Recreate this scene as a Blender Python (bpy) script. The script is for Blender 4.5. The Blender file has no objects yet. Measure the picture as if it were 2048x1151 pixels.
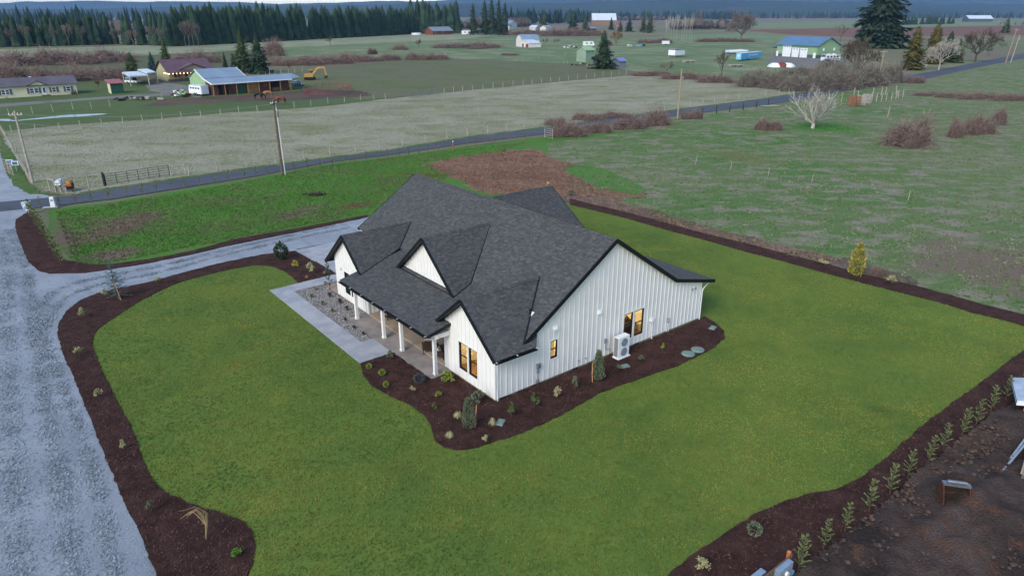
import bpy, bmesh, math, random
import numpy as np
from mathutils import Vector, Matrix
from mathutils.geometry import tessellate_polygon
R = math.radians
sc = bpy.context.scene

# ---------------------------------------------------------------- camera, sky, sun, exposure
cam_d = bpy.data.cameras.new('camera'); cam = bpy.data.objects.new('camera', cam_d)
sc.collection.objects.link(cam)
cam.location = (0, 0, 21.0); cam.rotation_euler = (R(90 - 21.671), 0, 0)
cam_d.sensor_fit = 'HORIZONTAL'; cam_d.sensor_width = 36; cam_d.lens = 24.259
cam_d.clip_start = 0.5; cam_d.clip_end = 40000
sc.camera = cam
SUN_EL, SUN_AZ = 38.0, 213.0          # azimuth clockwise from +Y: low soft light from behind the camera's left shoulder
world = bpy.data.worlds.new('World'); sc.world = world; world.use_nodes = True
wn = world.node_tree.nodes; wl = world.node_tree.links
sky = wn.new('ShaderNodeTexSky'); sky.sky_type = 'NISHITA'; sky.sun_disc = False
sky.sun_elevation = R(SUN_EL); sky.sun_rotation = R(SUN_AZ); sky.altitude = 0
sky.air_density = 1.0; sky.dust_density = 0.6; sky.ozone_density = 1.5
wl.new(sky.outputs[0], wn['Background'].inputs[0]); wn['Background'].inputs[1].default_value = 0.11
sun_d = bpy.data.lights.new('sun', 'SUN'); sun = bpy.data.objects.new('sun', sun_d)
sc.collection.objects.link(sun)
sun_d.energy = 1.35; sun_d.angle = R(32); sun_d.color = (1.0, 0.93, 0.84)
_sd = Vector((math.sin(R(SUN_AZ)) * math.cos(R(SUN_EL)), math.cos(R(SUN_AZ)) * math.cos(R(SUN_EL)), math.sin(R(SUN_EL))))
sun.rotation_euler = _sd.to_track_quat('Z', 'Y').to_euler()
vs = sc.view_settings
vs.view_transform = 'Standard'; vs.look = 'None'; vs.gamma = 1.0; vs.use_curve_mapping = False
vs.exposure = 1.22
cy = sc.cycles
cy.max_bounces = 5; cy.diffuse_bounces = 2; cy.glossy_bounces = 2; cy.transmission_bounces = 3
cy.transparent_max_bounces = 6; cy.volume_bounces = 0; cy.caustics_reflective = False; cy.caustics_refractive = False
cy.use_denoising = True

# ---------------------------------------------------------------- helpers
COL = sc.collection
def link(o, parent=None):
    COL.objects.link(o)
    if parent is not None: o.parent = parent
    return o
def tag(o, label=None, cat=None, group=None, kind=None):
    if label: o['label'] = label
    if cat: o['category'] = cat
    if group: o['group'] = group
    if kind: o['kind'] = kind
    return o
def thing(name, label, cat, loc=(0, 0, 0), rz=0.0, group=None, scale=1.0):
    o = bpy.data.objects.new(name, None); o.empty_display_size = 0.2
    o.location = (loc[0], loc[1], loc[2] if len(loc) > 2 else 0.0); o.rotation_euler = (0, 0, rz)
    o.scale = (scale,) * 3 if not isinstance(scale, tuple) else scale
    link(o); return tag(o, label, cat, group)
KIDS = {}
def copy_tree(o, parent=None):
    c = o.copy(); COL.objects.link(c)
    if parent is not None: c.parent = parent
    for ch in [x for x in o.children]: copy_tree(ch, c)
    return c
def V(*a): return Vector(a)

class MB:
    def __init__(s): s.v = []; s.f = []; s.m = []; s.cur = 0
    def poly(s, pts):
        n = len(s.v); s.v.extend([tuple(p) for p in pts]); s.f.append(tuple(range(n, n + len(pts)))); s.m.append(s.cur); return s
    def faces(s, pts, fs):
        n = len(s.v); s.v.extend([tuple(p) for p in pts])
        for f in fs: s.f.append(tuple(n + i for i in f)); s.m.append(s.cur)
        return s
    def box(s, x0, x1, y0, y1, z0, z1):
        p = [(x0, y0, z0), (x1, y0, z0), (x1, y1, z0), (x0, y1, z0), (x0, y0, z1), (x1, y0, z1), (x1, y1, z1), (x0, y1, z1)]
        return s.faces(p, [(3, 2, 1, 0), (4, 5, 6, 7), (0, 1, 5, 4), (1, 2, 6, 5), (2, 3, 7, 6), (3, 0, 4, 7)])
    def obox(s, c, sx, sy, sz, rz=0.0, M=None):
        m = M if M is not None else Matrix.Rotation(rz, 3, 'Z'); c = Vector(c)
        p = [c + m @ Vector((x * sx / 2, y * sy / 2, z * sz / 2)) for z in (-1, 1) for x, y in ((-1, -1), (1, -1), (1, 1), (-1, 1))]
        return s.faces(p, [(3, 2, 1, 0), (4, 5, 6, 7), (0, 1, 5, 4), (1, 2, 6, 5), (2, 3, 7, 6), (3, 0, 4, 7)])
    def beam(s, a, b, w, h, up=(0, 0, 1)):
        a = Vector(a); b = Vector(b); d = (b - a); L = d.length
        if L < 1e-6: return s
        d.normalize(); u = Vector(up)
        if abs(d.dot(u)) > .98: u = Vector((1, 0, 0))
        r = d.cross(u).normalized(); u = r.cross(d)
        m = Matrix((r, d, u)).transposed()
        return s.obox((a + b) / 2, w, L, h, M=m)
    def tube(s, pts, rad, n=6, cap=True):
        pts = [Vector(p) for p in pts]
        if not isinstance(rad, (list, tuple)): rad = [rad] * len(pts)
        base = len(s.v); k = len(pts)
        d0 = (pts[1] - pts[0]).normalized(); ref = Vector((0, 0, 1)) if abs(d0.z) < .9 else Vector((1, 0, 0))
        for i, p in enumerate(pts):
            d = (pts[min(i + 1, k - 1)] - pts[max(i - 1, 0)]).normalized()
            x = d.cross(ref)
            if x.length < 1e-4: x = d.cross(Vector((0, 1, 0)))
            x.normalize(); y = d.cross(x)
            for j in range(n):
                t = 2 * math.pi * j / n
                s.v.append(tuple(p + (x * math.cos(t) + y * math.sin(t)) * rad[i]))
        for i in range(k - 1):
            for j in range(n):
                a = base + i * n + j; b = base + i * n + (j + 1) % n
                s.f.append((a, b, b + n, a + n)); s.m.append(s.cur)
        if cap:
            s.f.append(tuple(base + j for j in range(n))[::-1]); s.m.append(s.cur)
            s.f.append(tuple(base + (k - 1) * n + j for j in range(n))); s.m.append(s.cur)
        return s
    def prism(s, poly, vec):
        a = [Vector(p) for p in poly]; b = [p + Vector(vec) for p in a]; n = len(a)
        fs = [tuple(range(n))[::-1], tuple(range(n, 2 * n))] + [(i, (i + 1) % n, n + (i + 1) % n, n + i) for i in range(n)]
        return s.faces(a + b, fs)
    def lathe(s, prof, n=10, c=(0, 0, 0)):
        base = len(s.v); k = len(prof)
        for r, z in prof:
            for j in range(n):
                t = 2 * math.pi * j / n; s.v.append((c[0] + r * math.cos(t), c[1] + r * math.sin(t), c[2] + z))
        for i in range(k - 1):
            for j in range(n):
                a = base + i * n + j; b = base + i * n + (j + 1) % n
                s.f.append((a, b, b + n, a + n)); s.m.append(s.cur)
        s.f.append(tuple(base + j for j in range(n))[::-1]); s.m.append(s.cur)
        s.f.append(tuple(base + (k - 1) * n + j for j in range(n))); s.m.append(s.cur)
        return s
    def disc(s, c, r, nrm, t, n=14):
        c = Vector(c); nrm = Vector(nrm).normalized()
        return s.tube([c - nrm * t / 2, c + nrm * t / 2], r, n)
    def mesh(s, name, mats, smooth=False):
        me = bpy.data.meshes.new(name); me.from_pydata([tuple(p) for p in s.v], [], s.f)
        for m in (mats if isinstance(mats, (list, tuple)) else [mats]): me.materials.append(m)
        if any(s.m): me.polygons.foreach_set('material_index', s.m)
        if smooth: me.polygons.foreach_set('use_smooth', [True] * len(s.f))
        me.update(); return me
    def build(s, name, mats, parent=None, smooth=False, loc=None, rz=0.0):
        o = bpy.data.objects.new(name, s.mesh(name, mats, smooth))
        if loc is not None: o.location = (loc[0], loc[1], loc[2] if len(loc) > 2 else 0)
        o.rotation_euler = (0, 0, rz)
        return link(o, parent)

def quads_mesh(name, verts, nper, material, faces=None):
    """verts (N,nper,3) numpy: one face per row, fast."""
    N = len(verts); me = bpy.data.meshes.new(name)
    me.vertices.add(N * nper); me.vertices.foreach_set('co', verts.astype(np.float32).ravel())
    me.loops.add(N * nper); me.loops.foreach_set('vertex_index', np.arange(N * nper, dtype=np.int32))
    me.polygons.add(N); me.polygons.foreach_set('loop_start', np.arange(0, N * nper, nper, dtype=np.int32))
    me.update(calc_edges=True); me.materials.append(material); return me

# ---------------------------------------------------------------- materials
MATS = {}
def lin(c):
    if isinstance(c, str):
        c = tuple(int(c[i:i + 2], 16) / 255 for i in (0, 2, 4))
        return tuple(x / 12.92 if x <= .04045 else ((x + .055) / 1.055) ** 2.4 for x in c)
    return c
def new_mat(name):
    m = bpy.data.materials.new(name); m.use_nodes = True
    nt = m.node_tree; b = nt.nodes['Principled BSDF']; MATS[name] = m
    return m, nt, b
def N_(nt, t, **kw):
    n = nt.nodes.new(t)
    for k, v in kw.items():
        if k.startswith('i_'): n.inputs[k[2:].replace('_', ' ')].default_value = v
        else: setattr(n, k, v)
    return n
def coords(nt, stretch=(1, 1, 1), rz=0.0):
    t = N_(nt, 'ShaderNodeTexCoord'); mp = N_(nt, 'ShaderNodeMapping'); out = t.outputs['Object']
    if rz:
        m0 = N_(nt, 'ShaderNodeMapping'); m0.inputs['Rotation'].default_value = (0, 0, rz); nt.links.new(out, m0.inputs[0]); out = m0.outputs[0]
    mp.inputs['Scale'].default_value = stretch
    nt.links.new(out, mp.inputs[0]); return mp.outputs[0]
def noise(nt, vec, scale, detail=4, rough=.55, dist=0.0):
    n = N_(nt, 'ShaderNodeTexNoise'); n.inputs['Scale'].default_value = scale; n.inputs['Detail'].default_value = detail
    n.inputs['Roughness'].default_value = rough; n.inputs['Distortion'].default_value = dist
    nt.links.new(vec, n.inputs['Vector']); return n.outputs['Fac']
def ramp(nt, fac, stops):
    r = N_(nt, 'ShaderNodeValToRGB'); e = r.color_ramp.elements
    while len(e) > 1: e.remove(e[0])
    for i, (p, c) in enumerate(stops):
        el = e[0] if i == 0 else e.new(p)
        el.position = p; c = lin(c) if not isinstance(c, (int, float)) else (c, c, c); el.color = (*c[:3], 1)
    nt.links.new(fac, r.inputs[0]); return r.outputs[0]
def mixc(nt, fac, a, b, mode='MIX'):
    m = N_(nt, 'ShaderNodeMix', data_type='RGBA', blend_type=mode)
    for s, k in ((fac, 0), (a, 6), (b, 7)):
        if isinstance(s, (int, float)): m.inputs[k].default_value = s
        elif isinstance(s, (tuple, str)): m.inputs[k].default_value = (*lin(s)[:3], 1)
        else: nt.links.new(s, m.inputs[k])
    return m.outputs[2]
def mathn(nt, op, a, b=0.0, clamp=False):
    m = N_(nt, 'ShaderNodeMath', operation=op, use_clamp=clamp)
    for s, k in ((a, 0), (b, 1)):
        if isinstance(s, (int, float)): m.inputs[k].default_value = s
        else: nt.links.new(s, m.inputs[k])
    return m.outputs[0]
def bump(nt, b, h, strength=.5, dist=.05):
    n = N_(nt, 'ShaderNodeBump'); n.inputs['Strength'].default_value = strength; n.inputs['Distance'].default_value = dist
    nt.links.new(h, n.inputs['Height']); nt.links.new(n.outputs[0], b.inputs['Normal'])
def island_var(nt, col, amt, hue=0.0):
    g = N_(nt, 'ShaderNodeNewGeometry'); h = N_(nt, 'ShaderNodeHueSaturation')
    v = mathn(nt, 'MULTIPLY_ADD', g.outputs['Random Per Island'], amt * 2); v.node.inputs[2].default_value = 1 - amt
    nt.links.new(v, h.inputs['Value']); nt.links.new(col, h.inputs['Color'])
    if hue:
        w = mathn(nt, 'FRACT', mathn(nt, 'MULTIPLY', g.outputs['Random Per Island'], 17.3))
        hv = mathn(nt, 'MULTIPLY_ADD', w, hue * 2); hv.node.inputs[2].default_value = .5 - hue
        nt.links.new(hv, h.inputs['Hue'])
    return h.outputs[0]
def mat(name, c1, c2=None, scale=4.0, rough=.8, metal=0.0, bmp=0.0, bscale=None, bdist=.02, island=0.0, hue=0.0, spec=.3,
        lo=.35, hi=.65, stretch=(1, 1, 1), detail=4, objvar=0.0, emit=None):
    if name in MATS: return MATS[name]
    m, nt, b = new_mat(name)
    b.inputs['Roughness'].default_value = rough; b.inputs['Metallic'].default_value = metal
    b.inputs['Specular IOR Level'].default_value = spec
    vec = coords(nt, stretch)
    col = ramp(nt, noise(nt, vec, scale, detail), [(lo, c1), (hi, c2 if c2 is not None else tuple(x * .86 for x in lin(c1)[:3]))])
    if island: col = island_var(nt, col, island, hue)
    if objvar:
        oi = N_(nt, 'ShaderNodeObjectInfo'); h = N_(nt, 'ShaderNodeHueSaturation')
        v = mathn(nt, 'MULTIPLY_ADD', oi.outputs['Random'], objvar * 2); v.node.inputs[2].default_value = 1 - objvar
        nt.links.new(v, h.inputs['Value']); nt.links.new(col, h.inputs['Color']); col = h.outputs[0]
    nt.links.new(col, b.inputs['Base Color'])
    if bmp: bump(nt, b, noise(nt, vec, bscale or scale * 4, 3), bmp, bdist)
    if emit:
        b.inputs['Emission Color'].default_value = (*lin(emit[0])[:3], 1); b.inputs['Emission Strength'].default_value = emit[1]
    return m
def glass_mat(name, tint=(.9, .95, 1.0), amount=.12):
    m, nt, b = new_mat(name); nt.nodes.remove(b)
    t = N_(nt, 'ShaderNodeBsdfTransparent'); t.inputs[0].default_value = (*tint, 1)
    g = N_(nt, 'ShaderNodeBsdfGlossy'); g.inputs['Roughness'].default_value = .03
    lw_ = N_(nt, 'ShaderNodeLayerWeight'); lw_.inputs[0].default_value = .5
    mx = N_(nt, 'ShaderNodeMixShader')
    nt.links.new(mathn(nt, 'ADD', mathn(nt, 'MULTIPLY', mathn(nt, 'POWER', lw_.outputs['Facing'], 4.0), .6), amount, True), mx.inputs[0])
    nt.links.new(t.outputs[0], mx.inputs[1]); nt.links.new(g.outputs[0], mx.inputs[2])
    nt.links.new(mx.outputs[0], nt.nodes['Material Output'].inputs[0]); return m

# ---------------------------------------------------------------- polygons
def catmull(pts, n=6, closed=True):
    out = []; k = len(pts)
    rng = range(k) if closed else range(k - 1)
    for i in rng:
        p0, p1, p2, p3 = (np.array(pts[(i + d) % k] if closed else pts[min(max(i + d, 0), k - 1)], float) for d in (-1, 0, 1, 2))
        for j in range(n):
            t = j / n
            out.append(tuple(.5 * (2 * p1 + (p2 - p0) * t + (2 * p0 - 5 * p1 + 4 * p2 - p3) * t * t + (3 * p1 - p0 - 3 * p2 + p3) * t ** 3)))
    if not closed: out.append(tuple(pts[-1]))
    return out
def dense(pts, step, closed=True):
    out = []; k = len(pts)
    for i in range(k if closed else k - 1):
        a = np.array(pts[i], float); b = np.array(pts[(i + 1) % k], float); n = max(1, int(np.linalg.norm(b - a) / step))
        for j in range(n): out.append(tuple(a + (b - a) * j / n))
    if not closed: out.append(tuple(pts[-1]))
    return out
def rough_edge(pts, amp, seed=0):
    rg = random.Random(seed); return [(x + rg.uniform(-amp, amp), y + rg.uniform(-amp, amp)) for x, y in pts]
def inside(px, py, poly):
    poly = np.array(poly); res = np.zeros(len(px), bool); j = len(poly) - 1
    for i in range(len(poly)):
        xi, yi = poly[i]; xj, yj = poly[j]
        if yi != yj:
            c = ((yi > py) != (yj > py)) & (px < (xj - xi) * (py - yi) / (yj - yi) + xi); res ^= c
        j = i
    return res
def sheet(name, pts, z, material, kind='structure', skirt=0.0, label=None, cat=None, parent=None):
    p3 = [Vector((x, y, z)) for x, y in pts]
    tris = tessellate_polygon([p3]); n = len(p3)
    mb = MB(); mb.v = [tuple(p) for p in p3]
    for t in tris:
        a, b, c = (p3[i] for i in t)
        if (b - a).cross(c - a).z < 0: t = (t[0], t[2], t[1])
        mb.f.append(tuple(t)); mb.m.append(0)
    if skirt:
        mb.v += [(x, y, z - skirt) for x, y in pts]
        for i in range(n):
            j = (i + 1) % n; mb.f.append((i, n + i, n + j, j)); mb.m.append(0)
    o = mb.build(name, material, parent); o['kind'] = kind
    return tag(o, label, cat)

# ---------------------------------------------------------------- the ground and its fields
def put_patches(nt, col, patches, raw, wob, soft):
    for (x, y, rx, ry, rot, c, edge) in patches:
        mp = N_(nt, 'ShaderNodeMapping', vector_type='TEXTURE'); mp.inputs['Location'].default_value = (x, y, 0)
        mp.inputs['Rotation'].default_value = (0, 0, rot); mp.inputs['Scale'].default_value = (rx, ry, 1e6)
        nt.links.new(raw, mp.inputs[0])
        ln = N_(nt, 'ShaderNodeVectorMath', operation='LENGTH'); nt.links.new(mp.outputs[0], ln.inputs[0])
        d = mathn(nt, 'ADD', ln.outputs['Value'], mathn(nt, 'MULTIPLY', mathn(nt, 'SUBTRACT', wob, .5), edge))
        col = mixc(nt, ramp(nt, d, [(max(0, 1 - soft), 1.0), (1.0, 0.0)]), col, c)
    return col
def field_mat(name, ca, cb, cc, s1, s2, cover=(.52, .62), fine=.35, rough=.95, bmp=.6, bd=.08, patches=(), s0=None, stretch=(1, 1, 1), soft=.25, rz=0.0):
    m, nt, b = new_mat(name); b.inputs['Roughness'].default_value = rough; b.inputs['Specular IOR Level'].default_value = .1
    vec = coords(nt, stretch, rz); raw = coords(nt)
    col = ramp(nt, noise(nt, vec, s1, 5, .6), [(.38, ca), (.62, cb)])
    mask = ramp(nt, noise(nt, vec, s2, 6, .65, .4), [(cover[0], 0.0), (cover[1], 1.0)])
    col = mixc(nt, mask, col, cc)
    wob = noise(nt, vec, s2 * .8, 5, .65)
    col = put_patches(nt, col, patches, raw, wob, soft)
    f = noise(nt, vec, s2 * 9, 4, .7)
    val = mathn(nt, 'MULTIPLY_ADD', f, fine * 2); val.node.inputs[2].default_value = 1 - fine
    h = N_(nt, 'ShaderNodeHueSaturation'); nt.links.new(val, h.inputs['Value']); nt.links.new(col, h.inputs['Color'])
    nt.links.new(h.outputs[0], b.inputs['Base Color'])
    if bmp: bump(nt, b, f, bmp, bd)
    return m

def px_patch(a, b, ry, c, edge=.9):   # an elongated patch from a to b on the ground
    a = np.array(a); b = np.array(b); d = b - a; cc = (a + b) / 2
    return (float(cc[0]), float(cc[1]), float(np.linalg.norm(d) / 2), ry, math.atan2(d[1], d[0]), c, edge)

M_far = field_mat('far_fields', '5f6b48', '77755c', '6b5f52', .0035, .012, (.45, .6), .15, bmp=0)
sheet('ground', [(-9000, -60), (9000, -60), (9000, 12000), (-9000, 12000)], 0.0, M_far, label='flat open farmland reaching to the hills', cat='ground')

# far fields, drawn as sheets on the flat land
M_dry_far = field_mat('pale_far_field', '7c8268', '8a8b72', '6c7a55', .02, .05, (.5, .65), .2, bmp=0)
M_green_far = field_mat('green_far_field', '627350', '6c7a58', '828670', .015, .06, (.55, .7), .2, bmp=0)
M_mown = field_mat('mown_field', '5c6142', '62604a', '4d6036', .02, .07, (.5, .68), .35, bmp=0)
M_paddock = field_mat('paddock_turf', '4b5a34', '545f3c', '445c2e', .03, .12, (.48, .66), .35, bmp=0)
M_plough = field_mat('ploughed_field', '6b4a3c', '745546', '5d4a40', .01, .05, (.5, .65), .2, bmp=0)
M_brown_far = field_mat('brown_far_field', '6f6256', '766a5c', '5d5a4c', .006, .02, (.5, .65), .15, bmp=0)
M_pasture = field_mat('dry_pasture', '82816a', '8f8d7b', '6d7350', .02, .09, (.46, .66), .22, bmp=.5, bd=.3, stretch=(1, 1.6, 1))
FIELDS = [
 ('brown_upland', [(14.53, 1339.88), (269.43, 3766.31), (2107.12, 6853.82), (7411.9, 8617.76), (2915.4, 3384.66), (1610.2, 3073.09), (692.02, 2245.32), (272.47, 1457.68), (82.91, 1153.21)], M_brown_far, 'brown stubble upland below the far woods'),
 ('green_strip', [(282.36, 1239.6), (518.06, 1678.79), (1177.65, 2245.32), (2075.85, 2407.57), (1449.66, 1678.79), (528.75, 1153.21), (372.31, 1153.21)], M_green_far, 'pale green strip field beyond the ploughed land'),
 ('ploughed_strip', [(320.16, 1011.95), (528.75, 1153.21), (1449.66, 1678.79), (705.16, 812.33), (440.97, 739.2), (318.97, 692.37), (296.21, 812.33)], M_plough, 'reddish brown ploughed strip behind the green shop'),
 ('green_meadow', [(100.35, 651.07), (207.79, 812.33), (276.58, 854.53), (284.72, 678.04), (205.67, 561.49), (136.6, 561.49)], M_green_far, 'bright green meadow behind the bare poplars'),
 ('pale_field', [(-434.3, 478.77), (-321.87, 458.44), (-260.14, 525.24), (-198.24, 626.13), (-107.21, 812.33), (-12.64, 774.06), (-52.98, 626.13), (-120.24, 542.77), (-154.44, 485.95), (-177.51, 428.09), (-206.03, 386.96), (-260.32, 369.17), (-352.44, 386.96)], M_dry_far, 'pale dry field in front of the conifer plantation'),
 ('meadow', [(-154.44, 485.95), (-118.3, 533.87), (-52.0, 614.36), (-12.36, 756.23), (98.42, 638.36), (141.87, 551.97), (221.34, 525.24), (204.55, 428.09), (135.31, 288.91), (83.27, 214.05), (61.46, 248.03), (52.46, 273.91), (34.6, 321.01), (-5.78, 349.07), (-48.77, 364.97), (-77.16, 345.3), (-115.36, 360.87)], field_mat('meadow_turf', '586a46', '66744f', '80826a', .012, .05, (.48, .66), .3, bmp=0), 'green meadow scattered with sheds and brambles'),
 ('rough_ground', [(-348.34, 382.36), (-257.42, 364.97), (-203.63, 382.36), (-175.23, 422.49), (-152.2, 478.77), (-112.88, 352.92), (-100.03, 264.72), (-123.11, 244.18), (-159.7, 223.26), (-200.94, 217.04)], field_mat('rough_turf', '4a5836', '56603f', '5d5146', .03, .07, (.48, .6), .3, bmp=0), 'rough weedy ground behind the manufactured home'),
 ('mown_field', [(-88.08, 264.72), (-70.47, 314.67), (-48.23, 360.87), (-5.78, 349.07), (34.6, 321.01), (52.02, 271.56), (21.43, 244.18), (-3.69, 220.11), (-26.75, 196.41), (-39.73, 185.75), (-56.76, 211.14)], M_mown, 'short brownish mown field beside the round pen'),
 ('home_turf', [(-200.94, 217.04), (-160.81, 224.87), (-131.34, 240.43), (-116.12, 229.84), (-86.73, 269.24), (-56.76, 211.14), (-53.27, 197.67), (-96.87, 190.35), (-125.15, 173.16), (-150.43, 160.38)], M_paddock, 'short green turf around the manufactured home and barn'),
 ('paddock', [(-150.43, 160.38), (-125.83, 174.14), (-96.87, 190.35), (-76.37, 192.73), (-53.93, 200.23), (-39.96, 186.88), (-26.75, 196.41), (-46.68, 172.18), (-64.4, 161.23), (-77.58, 150.78), (-90.64, 142.21), (-98.51, 134.52), (-113.81, 119.3)], M_paddock, 'dark green horse paddock between two wire fences'),
 ('dry_pasture', [(-98.09, 133.91), (-90.23, 141.54), (-77.21, 150.03), (-64.08, 160.38), (-46.43, 171.21), (-26.59, 195.17), (-3.67, 218.56), (21.27, 242.29), (51.59, 269.24), (60.99, 246.09), (71.61, 224.87), (81.52, 205.55), (78.52, 197.67), (65.99, 186.88), (34.66, 162.09), (19.73, 150.03), (8.27, 139.56), (-8.08, 126.48), (-20.56, 113.29), (-37.46, 100.29), (-47.99, 90.1), (-54.27, 83.87), (-59.6, 85.42), (-64.47, 90.97), (-79.4, 110.28)], M_pasture, 'pale dry pasture across the road'),
]
for i, (nm, pts, m, lab) in enumerate(FIELDS):
    far = max(p[1] for p in pts) > 700
    pts = rough_edge(dense(pts, 30 if far else 6), 3 if far else .7, i)
    sheet(nm, pts, .004 + .003 * i, m, label=lab, cat='field')

# fields this side of the road
br = '5e4a40'; br2 = '6b5547'
left_patches = [px_patch((-43.2, 62.62), (-39.57, 78.84), 4.2, '6a5c4e', 2.6), px_patch((-40.07, 59.74), (-34.6, 62.62), 2.2, '6f6255', 2.4), px_patch((-50.3, 72.93), (-40.07, 59.74), 1.8, '64564a', 2.0),
    px_patch((-26.17, 71.96), (-21.77, 80.46), 2.2, '63604a', 2.2), px_patch((-21.24, 75.99), (-15.91, 81.17), 1.6, '64533f', 2.0), px_patch((-16.63, 97.22), (-8.42, 92.46), 3.0, '5a6038', 2.0)]
M_left = field_mat('new_grass', '446a2a', '4c6f30', '675e4b', .07, .28, (.56, .72), .35, bmp=.5, bd=.1, patches=left_patches, soft=.7)
sheet('young_grass_field', rough_edge(dense([(-53.14, 77.07), (-47.91, 80.69), (-41.68, 87.02), (-35.18, 93.69), (-27.56, 103.18), (-19.7, 108.22), (-7.56, 117.86), (6.07, 128.13), (20.6, 133.31), (33.54, 149.28), (15.77, 65.75), (7.03, 81.65), (-7.13, 77.07), (-16.17, 74.74), (-21.71, 69.9), (-28.33, 64.94), (-33.22, 59.6), (-36.3, 58.12), (-39.27, 58.38), (-47.65, 67.42)], 1.5), .2, 4), .05, M_left, label='bright new grass between the road and the drive', cat='field')
M_right = field_mat('tussock_field', '476a32', '67704e', '7f796b', .025, .34, (.48, .62), .35, bmp=.7, bd=.25, soft=.6, stretch=(.75, 1.2, 1),
    patches=[px_patch((34.6, 54.63), (52.37, 62.62), 9, '6c6053', 2.2), px_patch((32.79, 114.63), (39.99, 102.45), 5, '61693f', 1.2), px_patch((53.01, 134.52), (70.56, 142.21), 9, '3b6d26', .8)])
sheet('tussock_field', rough_edge(dense([(6.22, 121.78), (14.16, 126.48), (20.43, 132.13), (33.54, 149.28), (60.37, 170.26), (67.46, 177.17), (91.58, 201.53), (117.13, 223.26), (144.67, 248.03), (187.01, 291.57), (251.82, 356.85), (1014.08, 1011.95), (375.52, 288.91), (63.0, 41.53), (37.75, 46.41), (35.03, 50.64), (27.52, 57.99), (19.76, 67.08), (12.68, 75.36), (6.97, 80.93), (4.04, 98.91)], 3), .4, 7), .056, M_right, label='green field of pale dry tussocks beside the new house', cat='field')
M_dirt = field_mat('tilled_soil', '7c5a48', '91725d', '67503f', .12, .7, (.48, .62), .55, bmp=.9, bd=.25, stretch=(.6, 1.8, 1), rz=R(25))
sheet('tilled_patch', rough_edge(dense([(-13.92, 102.81), (-8.3, 109.03), (0.66, 114.63), (3.77, 115.99), (6.87, 106.23), (10.25, 102.81), (9.16, 99.6), (7.17, 99.25), (9.36, 93.07), (11.5, 87.56), (17.28, 84.64), (13.02, 81.17), (9.45, 81.65), (4.67, 82.87), (-3.58, 84.9), (-8.49, 94.94)], .5), .9, 3), .062, M_dirt, label='freshly tilled reddish soil patch behind the house', cat='soil')
M_straw = field_mat('strawy_soil', '65564c', '7a7069', '4c4a38', .2, .9, (.5, .62), .45, bmp=.8, bd=.2)
sheet('strawy_bank', rough_edge(dense([(5.91, 83.12), (9.66, 83.62), (14.0, 79.76), (17.64, 74.54), (21.29, 69.53), (26.17, 64.15), (30.66, 60.02), (34.44, 55.1), (33.35, 52.35), (27.41, 57.73), (19.67, 66.75), (12.62, 74.95), (5.79, 81.17)], .7), .3, 5), .068, M_straw, label='strawy bare bank along the back planting bed', cat='soil')

# gravel lane, road, drive
M_gravel = new_mat('gravel')[0]
def gravel_nodes():
    nt = M_gravel.node_tree; b = nt.nodes['Principled BSDF']; b.inputs['Roughness'].default_value = .95; b.inputs['Specular IOR Level'].default_value = .1
    vec = coords(nt); st = coords(nt, (1.6, .16, 1), R(-40))
    col = ramp(nt, noise(nt, vec, .25, 5, .6), [(.35, '828a93'), (.65, '949ba3')])
    col = mixc(nt, ramp(nt, noise(nt, st, .5, 5, .62, .3), [(.5, 0.0), (.74, .55)]), col, '6b737a')
    col = mixc(nt, ramp(nt, noise(nt, vec, 1.3, 6, .7), [(.58, 0.0), (.8, .35)]), col, '6d747b')
    f = noise(nt, vec, 9, 5, .85); v = mathn(nt, 'MULTIPLY_ADD', f, .6); v.node.inputs[2].default_value = .7
    h = N_(nt, 'ShaderNodeHueSaturation'); nt.links.new(v, h.inputs['Value']); nt.links.new(col, h.inputs['Color'])
    nt.links.new(h.outputs[0], b.inputs['Base Color']); bump(nt, b, f, .9, .06)
gravel_nodes()
sheet('gravel_lane', rough_edge(dense([(-105.21, 119.3), (-90.6, 121.78), (-78.62, 106.23), (-70.11, 94.94), (-63.37, 87.29), (-56.91, 83.12), (-53.11, 81.89), (-60.75, 79.76), (-68.65, 74.95)], .8), .15, 2), .066, M_gravel, label='gravel lane joining the road beside the pasture fence', cat='lane')
DRIVE = [(-66.72, 68.82), (-58.3, 76.21), (-55.73, 77.5), (-54.79, 75.36), (-54.24, 72.93), (-52.32, 69.9), (-47.94, 64.15), (-43.84, 59.05), (-41.27, 56.58), (-40.01, 55.96), (-37.04, 56.14), (-34.7, 57.47), (-32.79, 58.72), (-29.97, 61.08), (-27.75, 63.45), (-24.36, 66.41), (-20.72, 69.35), (-16.08, 73.73), (-12.88, 77.07), (-11.43, 67.42), (-17.36, 65.1), (-20.59, 62.77), (-20.59, 62.1), (-23.32, 61.06), (-26.35, 58.65), (-28.5, 56.26), (-30.44, 53.93), (-32.11, 52.6), (-33.4, 51.38), (-33.94, 49.76), (-33.64, 47.59), (-32.9, 45.53), (-31.78, 43.69), (-30.06, 41.3), (-29.12, 40.09), (-27.06, 37.63), (-25.53, 35.59), (-23.36, 32.94), (-21.85, 30.95), (-20.2, 28.82), (-18.55, 26.8), (-16.94, 24.85), (-15.75, 23.44), (-14.44, 21.73), (-13.15, 19.79), (-32.66, 19.79)]
sheet('gravel_drive', rough_edge(dense(DRIVE, .5), .05, 6), .07, M_gravel, label='pale gravel drive curving from the road to the house', cat='driveway')
M_asphalt = field_mat('asphalt', '484d56', '51565f', '43474e', .1, .7, (.5, .7), .25, rough=.9, bmp=.3, bd=.01, stretch=(.35, 1.6, 1))
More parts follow.
